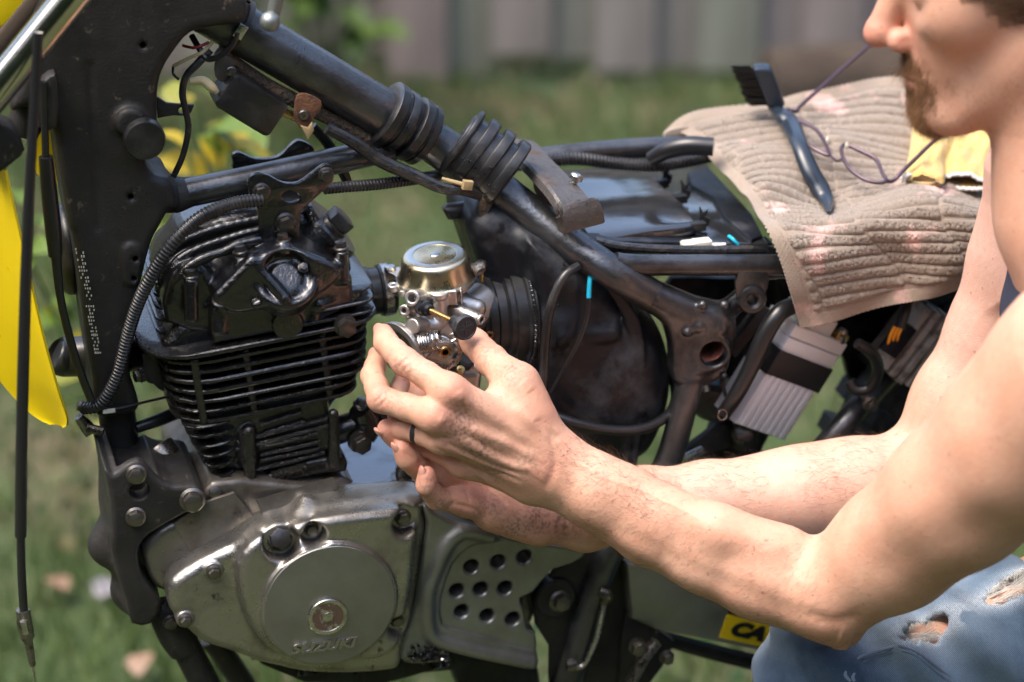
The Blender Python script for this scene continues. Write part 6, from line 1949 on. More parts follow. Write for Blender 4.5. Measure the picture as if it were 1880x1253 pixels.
g_rf = {k: fing(v) for k, v in RFg.items()}
def vein_grp(lst, Y):
    pr = []
    for v in lst:
        for a, b in zip(v[:-1], v[1:]):
            pr.append((P(a[0], a[1], Y), P(b[0], b[1], Y), .0022, .0020))
    return Grp(pr, .003)
TOFF = np.array([.054, 0, 0])
g_tor = Grp(gch(TORSO, 0).pr + [(SM + TOFF + [.04, 0, -.06], PEL + [0, 0, .12], .125, .115), (SM + TOFF + [.05, -.07, -.08], SM + TOFF + [.05, .07, -.08], .08, .08), (SM + TOFF + [0.03, 0, -.03], SM + [.02, 0, .06], .08, .06)], .05)
g_pel = Grp([(HIPL[0], HIPR[0], .095, .095), (PEL + [0, 0, .10], PEL, .10, .10)], .05)
g_ll = Grp(gch([HIPL, KL2, (KL[0], KL[1] * .96), (ANL[0], ANL[1])], 0).pr + [(ANL[0], ANL[0] + [-.14, 0, -.06], .04, .03)], .03)
g_rl = Grp(gch([HIPR, KR, ANR], 0).pr + [(ANR[0], ANR[0] + [-.05, 0, -.06], .04, .03)], .03)
hc_, hr_ = HO, .26
def f_body(p):
    c = (p.min(0) + p.max(0)) / 2
    R = np.linalg.norm(p.max(0) - c) + .03
    d = np.full(len(p), .2)
    def fold(d, q, k):
        return d if q is None else smin(d, q, k)
    def palm(pg, fg, d, arm):
        if not pg.near(c, R) and not any(g.near(c, R) for g in fg.values()):
            return d
        pd = pg.d(p, c, R)
        ad = arm
        base = pd
        if base is not None and ad is not None:
            base = smin(base, ad, .02)
        elif base is None:
            base = ad
        out = base
        for nme, g in fg.items():
            if g.near(c, R):
                q = g.d(p, c, R)
                if q is not None:
                    q = q if pd is None else smin(q, base, .011 if nme != 'thumb' else .016)
                    out = q if out is None else np.minimum(out, q)
        return d if out is None else np.minimum(d, out)
    la = g_la.d(p, c, R) if g_la.near(c, R) else None
    ra = g_ra.d(p, c, R) if g_ra.near(c, R) else None
    tor = g_tor.d(p, c, R) if g_tor.near(c, R) else None
    if tor is not None:
        # the fine skin stops below the collar, under the shirt
        tor = smax(tor, CUTZ - p[:, 2], .002)
    if np.linalg.norm(c - hc_) < hr_ + R:
        q = f_headp(p)
        tor = q if tor is None else smin(tor, q, .035)
    al = la
    if tor is not None:
        d = np.minimum(d, tor)
    if la is not None:
        w_ = np.clip((.24 - np.linalg.norm(p - SL, axis=1)) / .08, .02, 1)
        d = smin(d, la, .04 * w_) if tor is not None else np.minimum(d, la)
    if ra is not None:
        w_ = np.clip((.22 - np.linalg.norm(p - SR, axis=1)) / .08, .02, 1)
        d = smin(d, ra, .035 * w_) if tor is not None else np.minimum(d, ra)
    d = palm(g_lp, g_lf, d, la)
    d = palm(g_rp, g_rf, d, ra)
    return d

CUTZ = SM[2] - .06
def lohi(gs, pad=.02):
    pts = np.array([x for g in gs for a, b, ra, rb in g.pr for x in (a - max(ra, rb), a + max(ra, rb), b - max(ra, rb), b + max(ra, rb))])
    return pts.min(0) - pad, pts.max(0) + pad
FG = [g_la, g_ra, g_lp, g_rp] + list(g_lf.values()) + list(g_rf.values())
def f_scatter(p):
    out = np.full(len(p), .2)
    for g in FG:
        for a, b, ra, rb in g.pr:
            out = np.minimum(out, sd_cone(p, a, b, ra, rb))
    t = np.full(len(p), .2)
    for a, b, ra, rb in g_tor.pr:
        t = np.minimum(t, sd_cone(p, a, b, ra, rb))
    return np.minimum(np.minimum(out, np.maximum(t - .01, CUTZ - p[:, 2])), f_headp(p))
def f_any(p):
    return f_scatter(p) if len(p) > 2500 else f_body(p)
lo, hi = lohi(FG + [g_tor])
hi = np.maximum(hi, HO + .2)
lo = np.maximum(lo, [-9, -9, .38])
bv, bf_ = mesh_sdf(f_any, lo, hi, .0014, B=12, lip=2.6, batch=1)
def f_leg(p):
    d = np.full(len(p), .3)
    for g in (g_tor, g_pel, g_ll, g_rl):
        for a, b, ra, rb in g.pr:
            d = smin(d, sd_cone(p, a, b, ra, rb) + (0 if g is g_tor else .0025), .03)
    return smax(d, p[:, 2] - CUTZ - .012, .004)
l2, h2 = lohi([g_tor, g_pel, g_ll, g_rl], .03)
lv_, lf_ = mesh_sdf(f_leg, l2, h2, .007, B=8)
nb_ = len(bv)
nb0 = np.zeros((len(bv), 3))
tn_ = np.cross(bv[bf_[:, 1]] - bv[bf_[:, 0]], bv[bf_[:, 2]] - bv[bf_[:, 0]])
for k in range(4):
    np.add.at(nb0, bf_[:, k], tn_)
nb0 /= np.linalg.norm(nb0, axis=1)[:, None] + 1e-15
q_ = bv - CPOS
z_ = q_ @ CD
bpx_, bpy_ = 940 + (q_ @ CR) / z_ * FPX, 626.5 - (q_ @ CU) / z_ * FPX
fr_ok = (nb0 @ nrm(CD)) < .1
dsp = np.zeros(len(bv))
def stroke(pts, wpx, h, y0, y1):
    '''raise (or press in) the skin along a line: tendons, veins, creases'''
    q = crom(pts, 5, False) if len(pts) > 2 else np.asarray(pts, float)
    x0, yy0 = q.min(0) - 3 * wpx
    x1, yy1 = q.max(0) + 3 * wpx
    idx = np.flatnonzero(fr_ok & (bpx_ > x0) & (bpx_ < x1) & (bpy_ > yy0) & (bpy_ < yy1) & (bv[:, 1] > y0) & (bv[:, 1] < y1))
    if len(idx) == 0:
        return
    X = np.stack([bpx_[idx], bpy_[idx]], 1)
    d2 = np.full(len(idx), 1e9)
    tt = np.zeros(len(idx))
    for i in range(len(q) - 1):
        ba = q[i + 1] - q[i]
        hh = np.clip(((X - q[i]) @ ba) / (ba @ ba + 1e-9), 0, 1)
        e = ((X - q[i] - hh[:, None] * ba) ** 2).sum(1)
        m_ = e < d2
        d2 = np.where(m_, e, d2)
        tt = np.where(m_, (i + hh) / (len(q) - 1), tt)
    taper = np.clip(np.minimum(tt, 1 - tt) * 5 + .25, 0, 1)
    dsp[idx] += h * np.exp(-d2 / (wpx * wpx)) * taper
LHY = (-.26, -.10)
for s in STROKES:
    stroke(*s)
bv = bv + nb0 * dsp[:, None]
allv = np.concatenate([bv, lv_])
allf = np.concatenate([bf_, lf_ + nb_])
bme = mk_mesh('body', allv, allf)
# true skin colour: red knuckles, palms, nose and lips, grease on the hands
def near_pts(v, pts, r):
    o = np.zeros(len(v))
    for q, k in pts:
        o = np.maximum(o, k * np.exp(-((v - q) ** 2).sum(1) / (2 * r * r)))
    return o
red = near_pts(allv, [(js[1][0], .55) for js in LF.values()] + [(js[0][0] + np.array([0, -.01, .004]), .4) for js in LF.values()] + [(js[-1][0], .9) for js in list(LF.values()) + list(RFg.values())] + [(js[-2][0], .5) for js in RFg.values()], .008)
red = np.maximum(red, near_pts(allv, [(J(900, 950, -.16, 1)[0], .8), (J(960, 965, -.16, 1)[0], .7), (J(850, 920, -.165, 1)[0], .8)], .022))
red = np.maximum(red, near_pts(allv, [(H(124, -20, 0), .9), (H(100, -26, 16), .6), (H(60, -20, 55), .25), (H(98, -60, 10), .6), (H(-10, 0, 78), .7)], .014))
red = np.maximum(red, near_pts(allv, [(J(1548, 1180, -.37, 1)[0], .45)], .02))
red = np.maximum(red, near_pts(allv, [(J(1000, 860, -.235, 1)[0], .5)], .01))
pale = near_pts(allv, [(J(x, y, Y, 1)[0], .9) for x, y, Y in ((1300, 900, -.2), (1450, 880, -.22), (1600, 850, -.22), (1760, 620, -.22), (1830, 450, -.22), (1840, 340, -.22))], .05)
dirt = near_pts(allv, [(J(x, y, Y, 1)[0], k) for x, y, Y, k in ((1000, 952, -.19, 1.0), (950, 972, -.19, .7), (870, 960, -.19, .5), (930, 668, -.2, .7), (880, 830, -.225, .8), (845, 800, -.225, .7), (905, 870, -.22, .6), (850, 775, -.225, .8), (783, 900, -.21, .7), (810, 935, -.2, .6), (720, 690, -.17, .5), (760, 690, -.18, .45), (880, 640, -.16, .5), (1035, 960, -.18, .8), (900, 930, -.185, .5), (700, 735, -.19, .5), (960, 850, -.23, .4))], .011)
dirt = np.maximum(dirt, near_pts(allv, [(js[0][0] * .5 + js[1][0] * .5, .35) for js in RFg.values()], .006))
hq = ((allv - HO) @ AXH.T) * 1000.0
isH = (np.linalg.norm(allv - HO, axis=1) < .2) & (hq[:, 1] > -105)
s_ = np.abs(hq[:, 2])
capm = isH & (((hq[:, 1] > 62 - .25 * np.maximum(hq[:, 0] - 20, 0) * 0) & (hq[:, 0] < 74)) | ((hq[:, 0] < 66) & (hq[:, 1] > 24)) | ((hq[:, 0] < 60) & (hq[:, 1] > 8)) | ((hq[:, 0] < 44) & (hq[:, 1] > -6)) | ((hq[:, 0] < 36) & (hq[:, 0] > 8) & (hq[:, 1] > -18)) | ((hq[:, 0] < -28) & (hq[:, 1] > -45)))
capm &= ~((s_ > 66) & (hq[:, 0] < 20) & (hq[:, 1] < 40))
beard = isH & (((hq[:, 1] < -36) & (hq[:, 1] > -53) & (hq[:, 0] > 76) & (s_ < 30)) | ((hq[:, 1] < -62) & (hq[:, 0] > 58) & (s_ < 27)) | ((hq[:, 1] < -46) & (hq[:, 1] > -76) & (hq[:, 0] > 72) & (s_ > 20) & (s_ < 29)))
stub = isH & (hq[:, 1] < -34) & (hq[:, 0] > 2) & (hq[:, 0] < 90)
def sst(x, a, b):
    t = np.clip((x - a) / (b - a), 0, 1)
    return t * t * (3 - 2 * t)
f_, u_ = hq[:, 0], hq[:, 1]
mou = .8 * sst(u_, -56, -49) * sst(-u_, 33, 39) * sst(f_, 72, 84) * sst(-s_, -32, -20)
goa = sst(-u_, 60, 70) * sst(f_, 54, 70) * sst(-s_, -28, -17)
sid = .6 * sst(-u_, 42, 48) * sst(u_, -82, -70) * sst(f_, 66, 76) * sst(s_, 16, 21) * sst(-s_, -33, -27)
sm_beard = np.where(isH, np.maximum(np.maximum(mou, goa), sid), 0)
sm_stub = sst(-u_, 30, 60) * sst(f_, 0, 20) * (1 - sm_beard)
beard = isH & (RNG.uniform(0, 1, len(allv)) < sm_beard ** 1.3)
for nme, arr in (('red', red), ('pale', pale), ('dirt', dirt), ('scalp', np.where(capm, .75, 0) + sm_beard * .26 + np.where(isH, sm_stub * .2, 0))):
    at = bme.attributes.new(nme, 'FLOAT', 'POINT')
    at.data.foreach_set('value', np.clip(arr, 0, 1).astype(np.float32))
def skinmat():
    m = bpy.data.materials.new('skin')
    m.use_nodes = True
    t = m.node_tree
    N, L = t.nodes, t.links
    b = N["Principled BSDF"]
    b.inputs['Roughness'].default_value = .54
    b.inputs['Specular IOR Level'].default_value = .4
    b.inputs['Subsurface Weight'].default_value = .22
    b.inputs['Subsurface Radius'].default_value = (.9, .35, .2)
    b.inputs['Subsurface Scale'].default_value = .006
    tc = N.new("ShaderNodeTexCoord")
    def noise(s, d=4):
        n = N.new("ShaderNodeTexNoise")
        n.inputs['Scale'].default_value = s
        n.inputs['Detail'].default_value = d
        L.new(tc.outputs['Object'], n.inputs['Vector'])
        return n.outputs[0]
    def rng(x, a, c, lo=0., hi=1.):
        r = N.new("ShaderNodeMapRange")
        r.inputs[1].default_value = a
        r.inputs[2].default_value = c
        r.inputs[3].default_value = lo
        r.inputs[4].default_value = hi
        L.new(x, r.inputs[0])
        return r.outputs[0]
    def attr(n):
        a = N.new("ShaderNodeAttribute")
        a.attribute_name = n
        return a.outputs['Fac']
    def mul(a, c):
        x = N.new("ShaderNodeMath")
        x.operation = 'MULTIPLY'
        L.new(a, x.inputs[0])
        if isinstance(c, float):
            x.inputs[1].default_value = c
        else:
            L.new(c, x.inputs[1])
        return x.outputs[0]
    def mix(f, a, c):
        x = N.new("ShaderNodeMix")
        x.data_type = 'RGBA'
        L.new(f, x.inputs[0])
        if isinstance(a, tuple):
            x.inputs[6].default_value = (*a, 1)
        else:
            L.new(a, x.inputs[6])
        x.inputs[7].default_value = (*c, 1)
        return x.outputs[2]
    c = mix(rng(noise(28), .35, .7), (.60, .355, .245), (.545, .29, .19))
    c = mix(mul(attr('pale'), .7), c, (.63, .41, .335))
    c = mix(mul(rng(noise(140, 5), .35, .7), .35), c, (.52, .25, .18))
    c = mix(mul(attr('red'), .75), c, (.55, .19, .14))
    # freckles and moles
    c = mix(mul(rng(noise(230, 2), .69, .73), .55), c, (.26, .11, .065))
    g = mul(attr('dirt'), rng(noise(330, 6), .45, .62))
    c = mix(mul(g, .9), c, (.06, .045, .04))
    g2 = mul(attr('dirt'), .32)
    c = mix(g2, c, (.16, .11, .09))
    c = mix(mul(attr('scalp'), rng(noise(750, 3), .3, .62, .35, 1.)), c, (.11, .065, .04))
    L.new(c, b.inputs['Base Color'])
    # pores and fine wrinkles
    n1 = N.new("ShaderNodeTexVoronoi")
    n1.inputs['Scale'].default_value = 900
    L.new(tc.outputs['Object'], n1.inputs['Vector'])
    n2 = N.new("ShaderNodeTexNoise")
    n2.inputs['Scale'].default_value = 190
    n2.inputs['Detail'].default_value = 6
    n2.inputs['Distortion'].default_value = 1.2
    L.new(tc.outputs['Object'], n2.inputs['Vector'])
    b1 = N.new("ShaderNodeBump")
    b1.inputs['Strength'].default_value = .2
    b1.inputs['Distance'].default_value = .0007
    L.new(n1.outputs['Distance'], b1.inputs['Height'])
    b2 = N.new("ShaderNodeBump")
    b2.inputs['Strength'].default_value = .33
    b2.inputs['Distance'].default_value = .0014
    L.new(n2.outputs[0], b2.inputs['Height'])
    L.new(b1.outputs[0], b2.inputs['Normal'])
    L.new(b2.outputs[0], b.inputs['Normal'])
    return m
SKIN = skinmat()
BODY = obj('body', bme, SKIN, PER)
# ring, watchless wrists, nails
rp = LF['ring']
rc = rp[0][0] * .42 + rp[1][0] * .58
rdir = nrm(rp[1][0] - rp[0][0])
rr = rp[1][1] * 1.02
one('ring', 'strap', lathe_geo([(rr * .95, -.0038), (rr * 1.08, -.0034), (rr * 1.12, 0), (rr * 1.08, .0034), (rr * .95, .0038)], rc, rdir, 40, cap=False), PER)
NAIL = mat('fingernail', (.50, .25, .19), .35)
def nail(js, dors, par=PER):
    tip, pre = js[-1], js[-2]
    ax = nrm(tip[0] - pre[0])
    dn = nrm(dors - ax * np.dot(dors, ax))
    sd_ = np.cross(ax, dn)
    c = tip[0] + dn * tip[1] * .76 + ax * tip[1] * .35
    w_, l_ = tip[1] * .66, tip[1] * .85
    V = [c + sd_ * (v[0] * w_) + ax * (v[1] * l_) + dn * (v[2] * tip[1] * .28 - tip[1] * .18 * v[0] ** 2) for v in hv]
    one('nail', NAIL, (V, hf), par)
for nme, js in LF.items():
    nail(js, np.array([-.8, -.2, .5]) if nme != 'thumb' else np.array([.3, -.5, .8]))
for nme, js in RFg.items():
    nail(js, nrm(js[1][0] - js[0][0]) + np.array([-.2, 0, -.2]))
# ------------------------------------------------------------------ hair of head, beard and arms
HAIRM = {}
def hairmat(name, c1, c2):
    m = bpy.data.materials.new(name)
    m.use_nodes = True
    t = m.node_tree
    b = t.nodes["Principled BSDF"]
    a = t.nodes.new("ShaderNodeAttribute")
    a.attribute_name = 'tone'
    mx = t.nodes.new("ShaderNodeMix")
    mx.data_type = 'RGBA'
    mx.inputs[6].default_value = (*c1, 1)
    mx.inputs[7].default_value = (*c2, 1)
    t.links.new(a.outputs['Fac'], mx.inputs[0])
    t.links.new(mx.outputs[2], b.inputs['Base Color'])
    b.inputs['Roughness'].default_value = .45
    return m
nv_ = np.zeros((len(allv), 3))
tri_n = np.cross(allv[allf[:, 1]] - allv[allf[:, 0]], allv[allf[:, 2]] - allv[allf[:, 0]])
for k in range(4):
    np.add.at(nv_, allf[:, k], tri_n)
nv_ /= np.linalg.norm(nv_, axis=1)[:, None] + 1e-15
def strands(name, mask, count, length, flow, m, width=.00012, lift=.35, jit=.35, parent=BODY, seg=4):
    idx = np.flatnonzero(mask)
    if len(idx) == 0:
        return None
    i = RNG.choice(idx, count)
    p0 = allv[i] + RNG.normal(0, .0006, (count, 3)) - nv_[i] * .0003
    n = nv_[i]
    fl = flow(p0) if callable(flow) else np.tile(flow, (count, 1))
    fl = fl - n * (fl * n).sum(1)[:, None]
    fl /= np.linalg.norm(fl, axis=1)[:, None] + 1e-9
    d0 = n * lift + fl + RNG.normal(0, jit, (count, 3))
    d0 /= np.linalg.norm(d0, axis=1)[:, None]
    curl = RNG.normal(0, .4, (count, 3)) * jit - n * lift * .8 + fl * .25
    Ls = length * RNG.uniform(.55, 1.2, count)
    rows = []
    view = nrm(CPOS - HO)
    sd_ = np.cross(d0, n)
    sd_ /= np.linalg.norm(sd_, axis=1)[:, None] + 1e-9
    for s in range(seg):
        t = s / (seg - 1)
        q = p0 + d0 * (Ls * t)[:, None] + curl * (Ls * t * t * .5)[:, None]
        wv = width * (1 - .7 * t)
        rows += [q - sd_ * wv, q + sd_ * wv, q + n * wv * 1.4]
    V = np.stack(rows, 1).reshape(-1, 3)
    b0 = np.arange(count)[:, None] * (3 * seg)
    F = []
    for s in range(seg - 1):
        for a, b in ((0, 1), (1, 2), (2, 0)):
            F.append(np.concatenate([b0 + 3 * s + a, b0 + 3 * s + b, b0 + 3 * s + 3 + b, b0 + 3 * s + 3 + a], 1))
    me = mk_mesh(name, V, np.concatenate(F))
    at = me.attributes.new('tone', 'FLOAT', 'POINT')
    at.data.foreach_set('value', np.repeat(RNG.uniform(0, 1, count), 3 * seg).astype(np.float32))
    o = obj(name, me, m, parent)
    o['kind'] = 'stuff'
    return o
vis = isH
BM_ = hairmat('brown_beard', (.13, .06, .028), (.40, .22, .10))
strands('beard', beard, 3800, .012, lambda p: np.tile(-HU_ * 1.0 + HF * .45, (len(p), 1)), BM_, .00016, .45, .32)
strands('stubble', stub & (hq[:, 1] < -52), 2200, .0028, lambda p: np.tile(-HU_, (len(p), 1)), BM_, .00011, .8, .4)
strands('hair', capm & (hq[:, 2] > -200), 12000, .026, lambda p: np.tile(-HF * 1.0 + HU_ * -.25, (len(p), 1)), hairmat('brown_hair', (.045, .024, .013), (.14, .08, .042)), .00018, .45, .25)
brow = isH & (hq[:, 0] > 74) & (np.abs(hq[:, 1] - (38 - .10 * s_)) < 5) & (s_ > 8) & (s_ < 46)
strands('eyebrow', brow, 700, .008, lambda p: HS_[None] * np.sign((p - HO) @ HS_)[:, None] - HF * .4, BM_, .00014, .4, .2)
ra_top = np.zeros(len(allv), bool)
axr = [a[0] for a in RA[:7]]
dmin = np.full(len(allv), 9.)
for a, b, ra, rb in g_ra.pr[:6]:
    dmin = np.minimum(dmin, np.abs(sd_cone(allv, a, b, ra, rb)))
armm = (dmin < .006) & (nv_[:, 2] > .15)
AHM = hairmat('arm_hair', (.05, .03, .018), (.16, .09, .05))
strands('arm_hair', armm, 1700, .013, np.array([-.8, -.1, .2]), AHM, .00007, .5, .45)
dmin = np.full(len(allv), 9.)
for a, b, ra, rb in g_la.pr[:2]:
    dmin = np.minimum(dmin, np.abs(sd_cone(allv, a, b, ra, rb)))
armm = (dmin < .008) & (nv_[:, 2] > .35)
strands('arm_hair', armm, 600, .014, np.array([-.7, .0, .5]), AHM, .00007, .7, .5)
dmin = np.full(len(allv), 9.)
for a, b, ra, rb in g_la.pr[:5]:
    dmin = np.minimum(dmin, np.abs(sd_cone(allv, a, b, ra, rb)))
strands('arm_hair', (dmin < .012) & (nv_[:, 1] < .2), 2600, .010, np.array([-.8, -.2, -.35]), AHM, .00006, .22, .35)
# ------------------------------------------------------------------ tank top
def f_top(p):
    d = np.full(len(p), .3)
    for a, b, ra, rb in g_tor.pr:
        d = smin(d, sd_cone(p, a, b, ra, rb), .05)
    d = d - .006 - .0015 * np.sin(p[:, 2] * 90 + p[:, 0] * 60)
    # arm holes and neck opening
    for g in (g_la, g_ra):
        ar = np.full(len(p), .3)
        for a, b, ra, rb in g.pr:
            ar = np.minimum(ar, sd_cone(p, a, b, ra, rb))
        d = smax(d, .012 - ar, .006)
    d = smax(d, -(np.linalg.norm((p - (SM + [-.05, 0, .12])) * [1, .8, 1], axis=1) - .115), .01)
    return d
l2, h2 = lohi([g_tor], .03)
tv2, tf2 = mesh_sdf(f_top, l2, h2, .004, B=10)
one_ = obj('tank_top', mk_mesh('tank_top', tv2, tf2), mat('navy_jersey', (.022, .028, .055), .9, 0, (.03, .036, .065), 200, (.4, .6), 0, .4, 900), PER)
# ------------------------------------------------------------------ jeans
def dn_fold(p):
    return .0058 * np.sin(p[:, 0] * 62 + p[:, 2] * 85 + 2.2 * np.sin(p[:, 0] * 23)) * np.clip((p[:, 2] - .2) * 6, .2, 1) + .0016 * np.sin(p[:, 0] * 120 - p[:, 2] * 70 + p[:, 1] * 60)
def f_jean(p):
    d = np.full(len(p), .3)
    for g in (g_ll, g_rl, g_pel):
        for a, b, ra, rb in g.pr[:3] if g is g_ll else (g.pr[:2] if g is g_rl else g.pr):
            d = smin(d, sd_cone(p, a, b, ra, rb), .03)
    d = d - .0065 - dn_fold(p)
    d = smax(d, np.minimum(p[:, 2] - (PEL[2] + .14), p[:, 0] - (PEL[0] - .14)), .004)
    for c, ax_j in TEARS:
        q = (p - c) @ ax_j.T
        edge = .004 * np.sin(q[:, 0] * 420) * np.sin(q[:, 0] * 170 + 1)
        k0 = np.sqrt((q[:, 0] / .032) ** 2 + ((q[:, 1] + edge) / .0085) ** 2 + (q[:, 2] / .016) ** 2)
        d = smax(d, -(k0 - 1) * .0085, .0012)
    return d
TEARS = []
def march(px, py, d0=1.75, d1=2.3):
    t = np.linspace(d0, d1, 900)
    pts = CPOS + ray(px, py)[None] * t[:, None]
    v = f_jean(pts)
    k = np.flatnonzero(v < 0)
    return pts[k[0]] if len(k) else D(px, py, 2.0)
tc_ = []
for (x, y, ang) in ((1700, 1160, -28), (1868, 1072, -22)):
    c = march(x, y)
    e = 1e-3
    g_n = nrm([f_jean((c + np.eye(3)[i] * e)[None])[0] - f_jean((c - np.eye(3)[i] * e)[None])[0] for i in range(3)])
    u = nrm(CR * math.cos(R_(ang)) - CU * math.sin(R_(ang)))
    u = nrm(u - g_n * np.dot(u, g_n))
    tc_.append((c, np.array([u, np.cross(g_n, u), g_n])))
TEARS = tc_
l2, h2 = lohi([g_pel, g_ll, g_rl], .04)
jv, jf = mesh_sdf(f_jean, l2, h2, .0036, B=8, lip=2.2)
# the tears are hollows cut through the cloth, down to the skin
jme = mk_mesh('jeans', jv, jf)
fade = np.zeros(len(jv))
for c, ax_j in TEARS:
    q_ = (jv - c) @ ax_j.T
    fade = np.maximum(fade, np.exp(-np.maximum(np.sqrt((q_[:, 0] / .036) ** 2 + (q_[:, 1] / .012) ** 2) - 1, 0) * 3.0) * (np.abs(q_[:, 2]) < .02))
at = jme.attributes.new('fade', 'FLOAT', 'POINT')
at.data.foreach_set('value', fade.astype(np.float32))
def denim():
    m = bpy.data.materials.new('faded_denim')
    m.use_nodes = True
    t = m.node_tree
    N, L = t.nodes, t.links
    b = N["Principled BSDF"]
    b.inputs['Roughness'].default_value = .92
    b.inputs['Specular IOR Level'].default_value = .15
    b.inputs['Sheen Weight'].default_value = .15
    tc = N.new("ShaderNodeTexCoord")
    n = N.new("ShaderNodeTexNoise")
    n.inputs['Scale'].default_value = 11
    n.inputs['Detail'].default_value = 6
    L.new(tc.outputs['Object'], n.inputs['Vector'])
    cr = N.new("ShaderNodeValToRGB")
    e = cr.color_ramp.elements
    e[0].position, e[0].color = .38, (.045, .08, .135, 1)
    e[1].position, e[1].color = .70, (.27, .36, .46, 1)
    k = e.new(.52)
    k.color = (.14, .21, .30, 1)
    L.new(n.outputs[0], cr.inputs[0])
    w_ = N.new("ShaderNodeTexWave")
    w_.inputs['Scale'].default_value = 260
    w_.inputs['Distortion'].default_value = 3.5
    w_.inputs['Detail'].default_value = 3
    w_.inputs['Detail Scale'].default_value = 4
    mp = N.new("ShaderNodeMapping")
    mp.inputs['Rotation'].default_value = (.3, .7, .2)
    L.new(tc.outputs['Object'], mp.inputs[0])
    L.new(mp.outputs[0], w_.inputs['Vector'])
    mx = N.new("ShaderNodeMix")
    mx.data_type = 'RGBA'
    mx.blend_type = 'MULTIPLY'
    mx.inputs[0].default_value = .35
    L.new(cr.outputs[0], mx.inputs[6])
    L.new(w_.outputs['Color'], mx.inputs[7])
    fa = N.new("ShaderNodeAttribute")
    fa.attribute_name = 'fade'
    fm = N.new("ShaderNodeMath")
    fm.operation = 'MULTIPLY'
    L.new(fa.outputs['Fac'], fm.inputs[0])
    L.new(w_.outputs['Fac'], fm.inputs[1])
    m3 = N.new("ShaderNodeMix")
    m3.data_type = 'RGBA'
    L.new(fm.outputs[0], m3.inputs[0])
    L.new(mx.outputs[2], m3.inputs[6])
    m3.inputs[7].default_value = (.50, .56, .62, 1)
    L.new(m3.outputs[2], b.inputs['Base Color'])
    bp = N.new("ShaderNodeBump")
    bp.inputs['Strength'].default_value = .4
    bp.inputs['Distance'].default_value = .0008
    L.new(w_.outputs['Fac'], bp.inputs['Height'])
    L.new(bp.outputs[0], b.inputs['Normal'])
    return m
JEAN = obj('jeans', jme, denim(), PER)
# frayed threads across the tears and the stitched seam
THR = mat('frayed_cotton', (.62, .60, .55), .9)
fr_ = MB()
surf_n = nrm(-CD + np.array([0, 0, .4]))
for c, ax_j in TEARS:
    for k in range(260):                                   # soft fringe along both lips
        u_ = random.uniform(-.031, .031)
        half = .0085 * math.sqrt(max(0, 1 - (u_ / .032) ** 2))
        sg = random.choice((-1, 1))
        s0 = c + ax_j[0] * u_ + ax_j[1] * sg * (half + random.uniform(0, .0022)) + ax_j[2] * random.uniform(-.0015, .0012)
        d_ = nrm(ax_j[0] * random.gauss(0, .55) - ax_j[1] * sg * random.uniform(.3, 1) + ax_j[2] * random.uniform(-.1, .35))
        l_ = random.uniform(.0025, .0075)
        fr_.add(*tube_geo(crom([s0, s0 + d_ * l_ * .5 + ax_j[2] * random.uniform(0, .0015), s0 + d_ * l_ + ax_j[0] * random.gauss(0, .002) - ax_j[2] * .001], 2, False), random.choice((.00012, .00016, .00022)), 4))
    for k in range(26):                                    # weft threads left hanging across the hole
        v0, v1 = random.uniform(-.8, .8), random.uniform(-.8, .8)
        e0, e1 = -.03 * math.sqrt(1 - v0 * v0 * .9), .03 * math.sqrt(1 - v1 * v1 * .9)
        q0_, q1_ = c + ax_j[0] * e0 + ax_j[1] * v0 * .0085, c + ax_j[0] * e1 + ax_j[1] * v1 * .0085
        mid_ = (q0_ + q1_) / 2 - ax_j[1] * random.uniform(-.001, .004) - ax_j[2] * random.uniform(-.001, .002)
        fr_.add(*tube_geo(crom([q0_, q0_ * .7 + q1_ * .3 - ax_j[1] * .001, mid_, q1_], 4, False), random.choice((.00014, .0002, .00028)), 4))
o_ = fr_.build('frayed_threads', THR, JEAN)
o_['kind'] = 'stuff'
def jean_at(px, py):
    r = nrm(ray(px, py))
    q = jv - CPOS
    t = q @ r
    d = np.linalg.norm(q - t[:, None] * r, axis=1)
    idx = np.flatnonzero(d < .006)
    return jv[idx[np.argmin(t[idx])]] if len(idx) else D(px, py, 2.0)
smb = MB()
for off in (0, 11):
    sp_ = [(1560 + off, 1262), (1566 + off, 1235), (1588 + off, 1208 + off * .4), (1626, 1190 + off), (1665, 1190 + off), (1705, 1204 + off), (1745, 1228 + off), (1790, 1262 + off)]
    smb.add(*tube_geo(crom([jean_at(x, y) + CD * .0009 for x, y in sp_], 5, False), .0016, 6))
smb.build('seam', mat('seam_thread', (.17, .22, .29), .9), JEAN)
# shoes
for A_ in (ANL, ANR):
    s_c = A_[0]
    v_ = [s_c + np.array([-.06 + v[0] * .135, v[1] * .048, -.06 + v[2] * .045]) for v in hv]
    one('shoe', 'rubber', (v_, hf), PER)
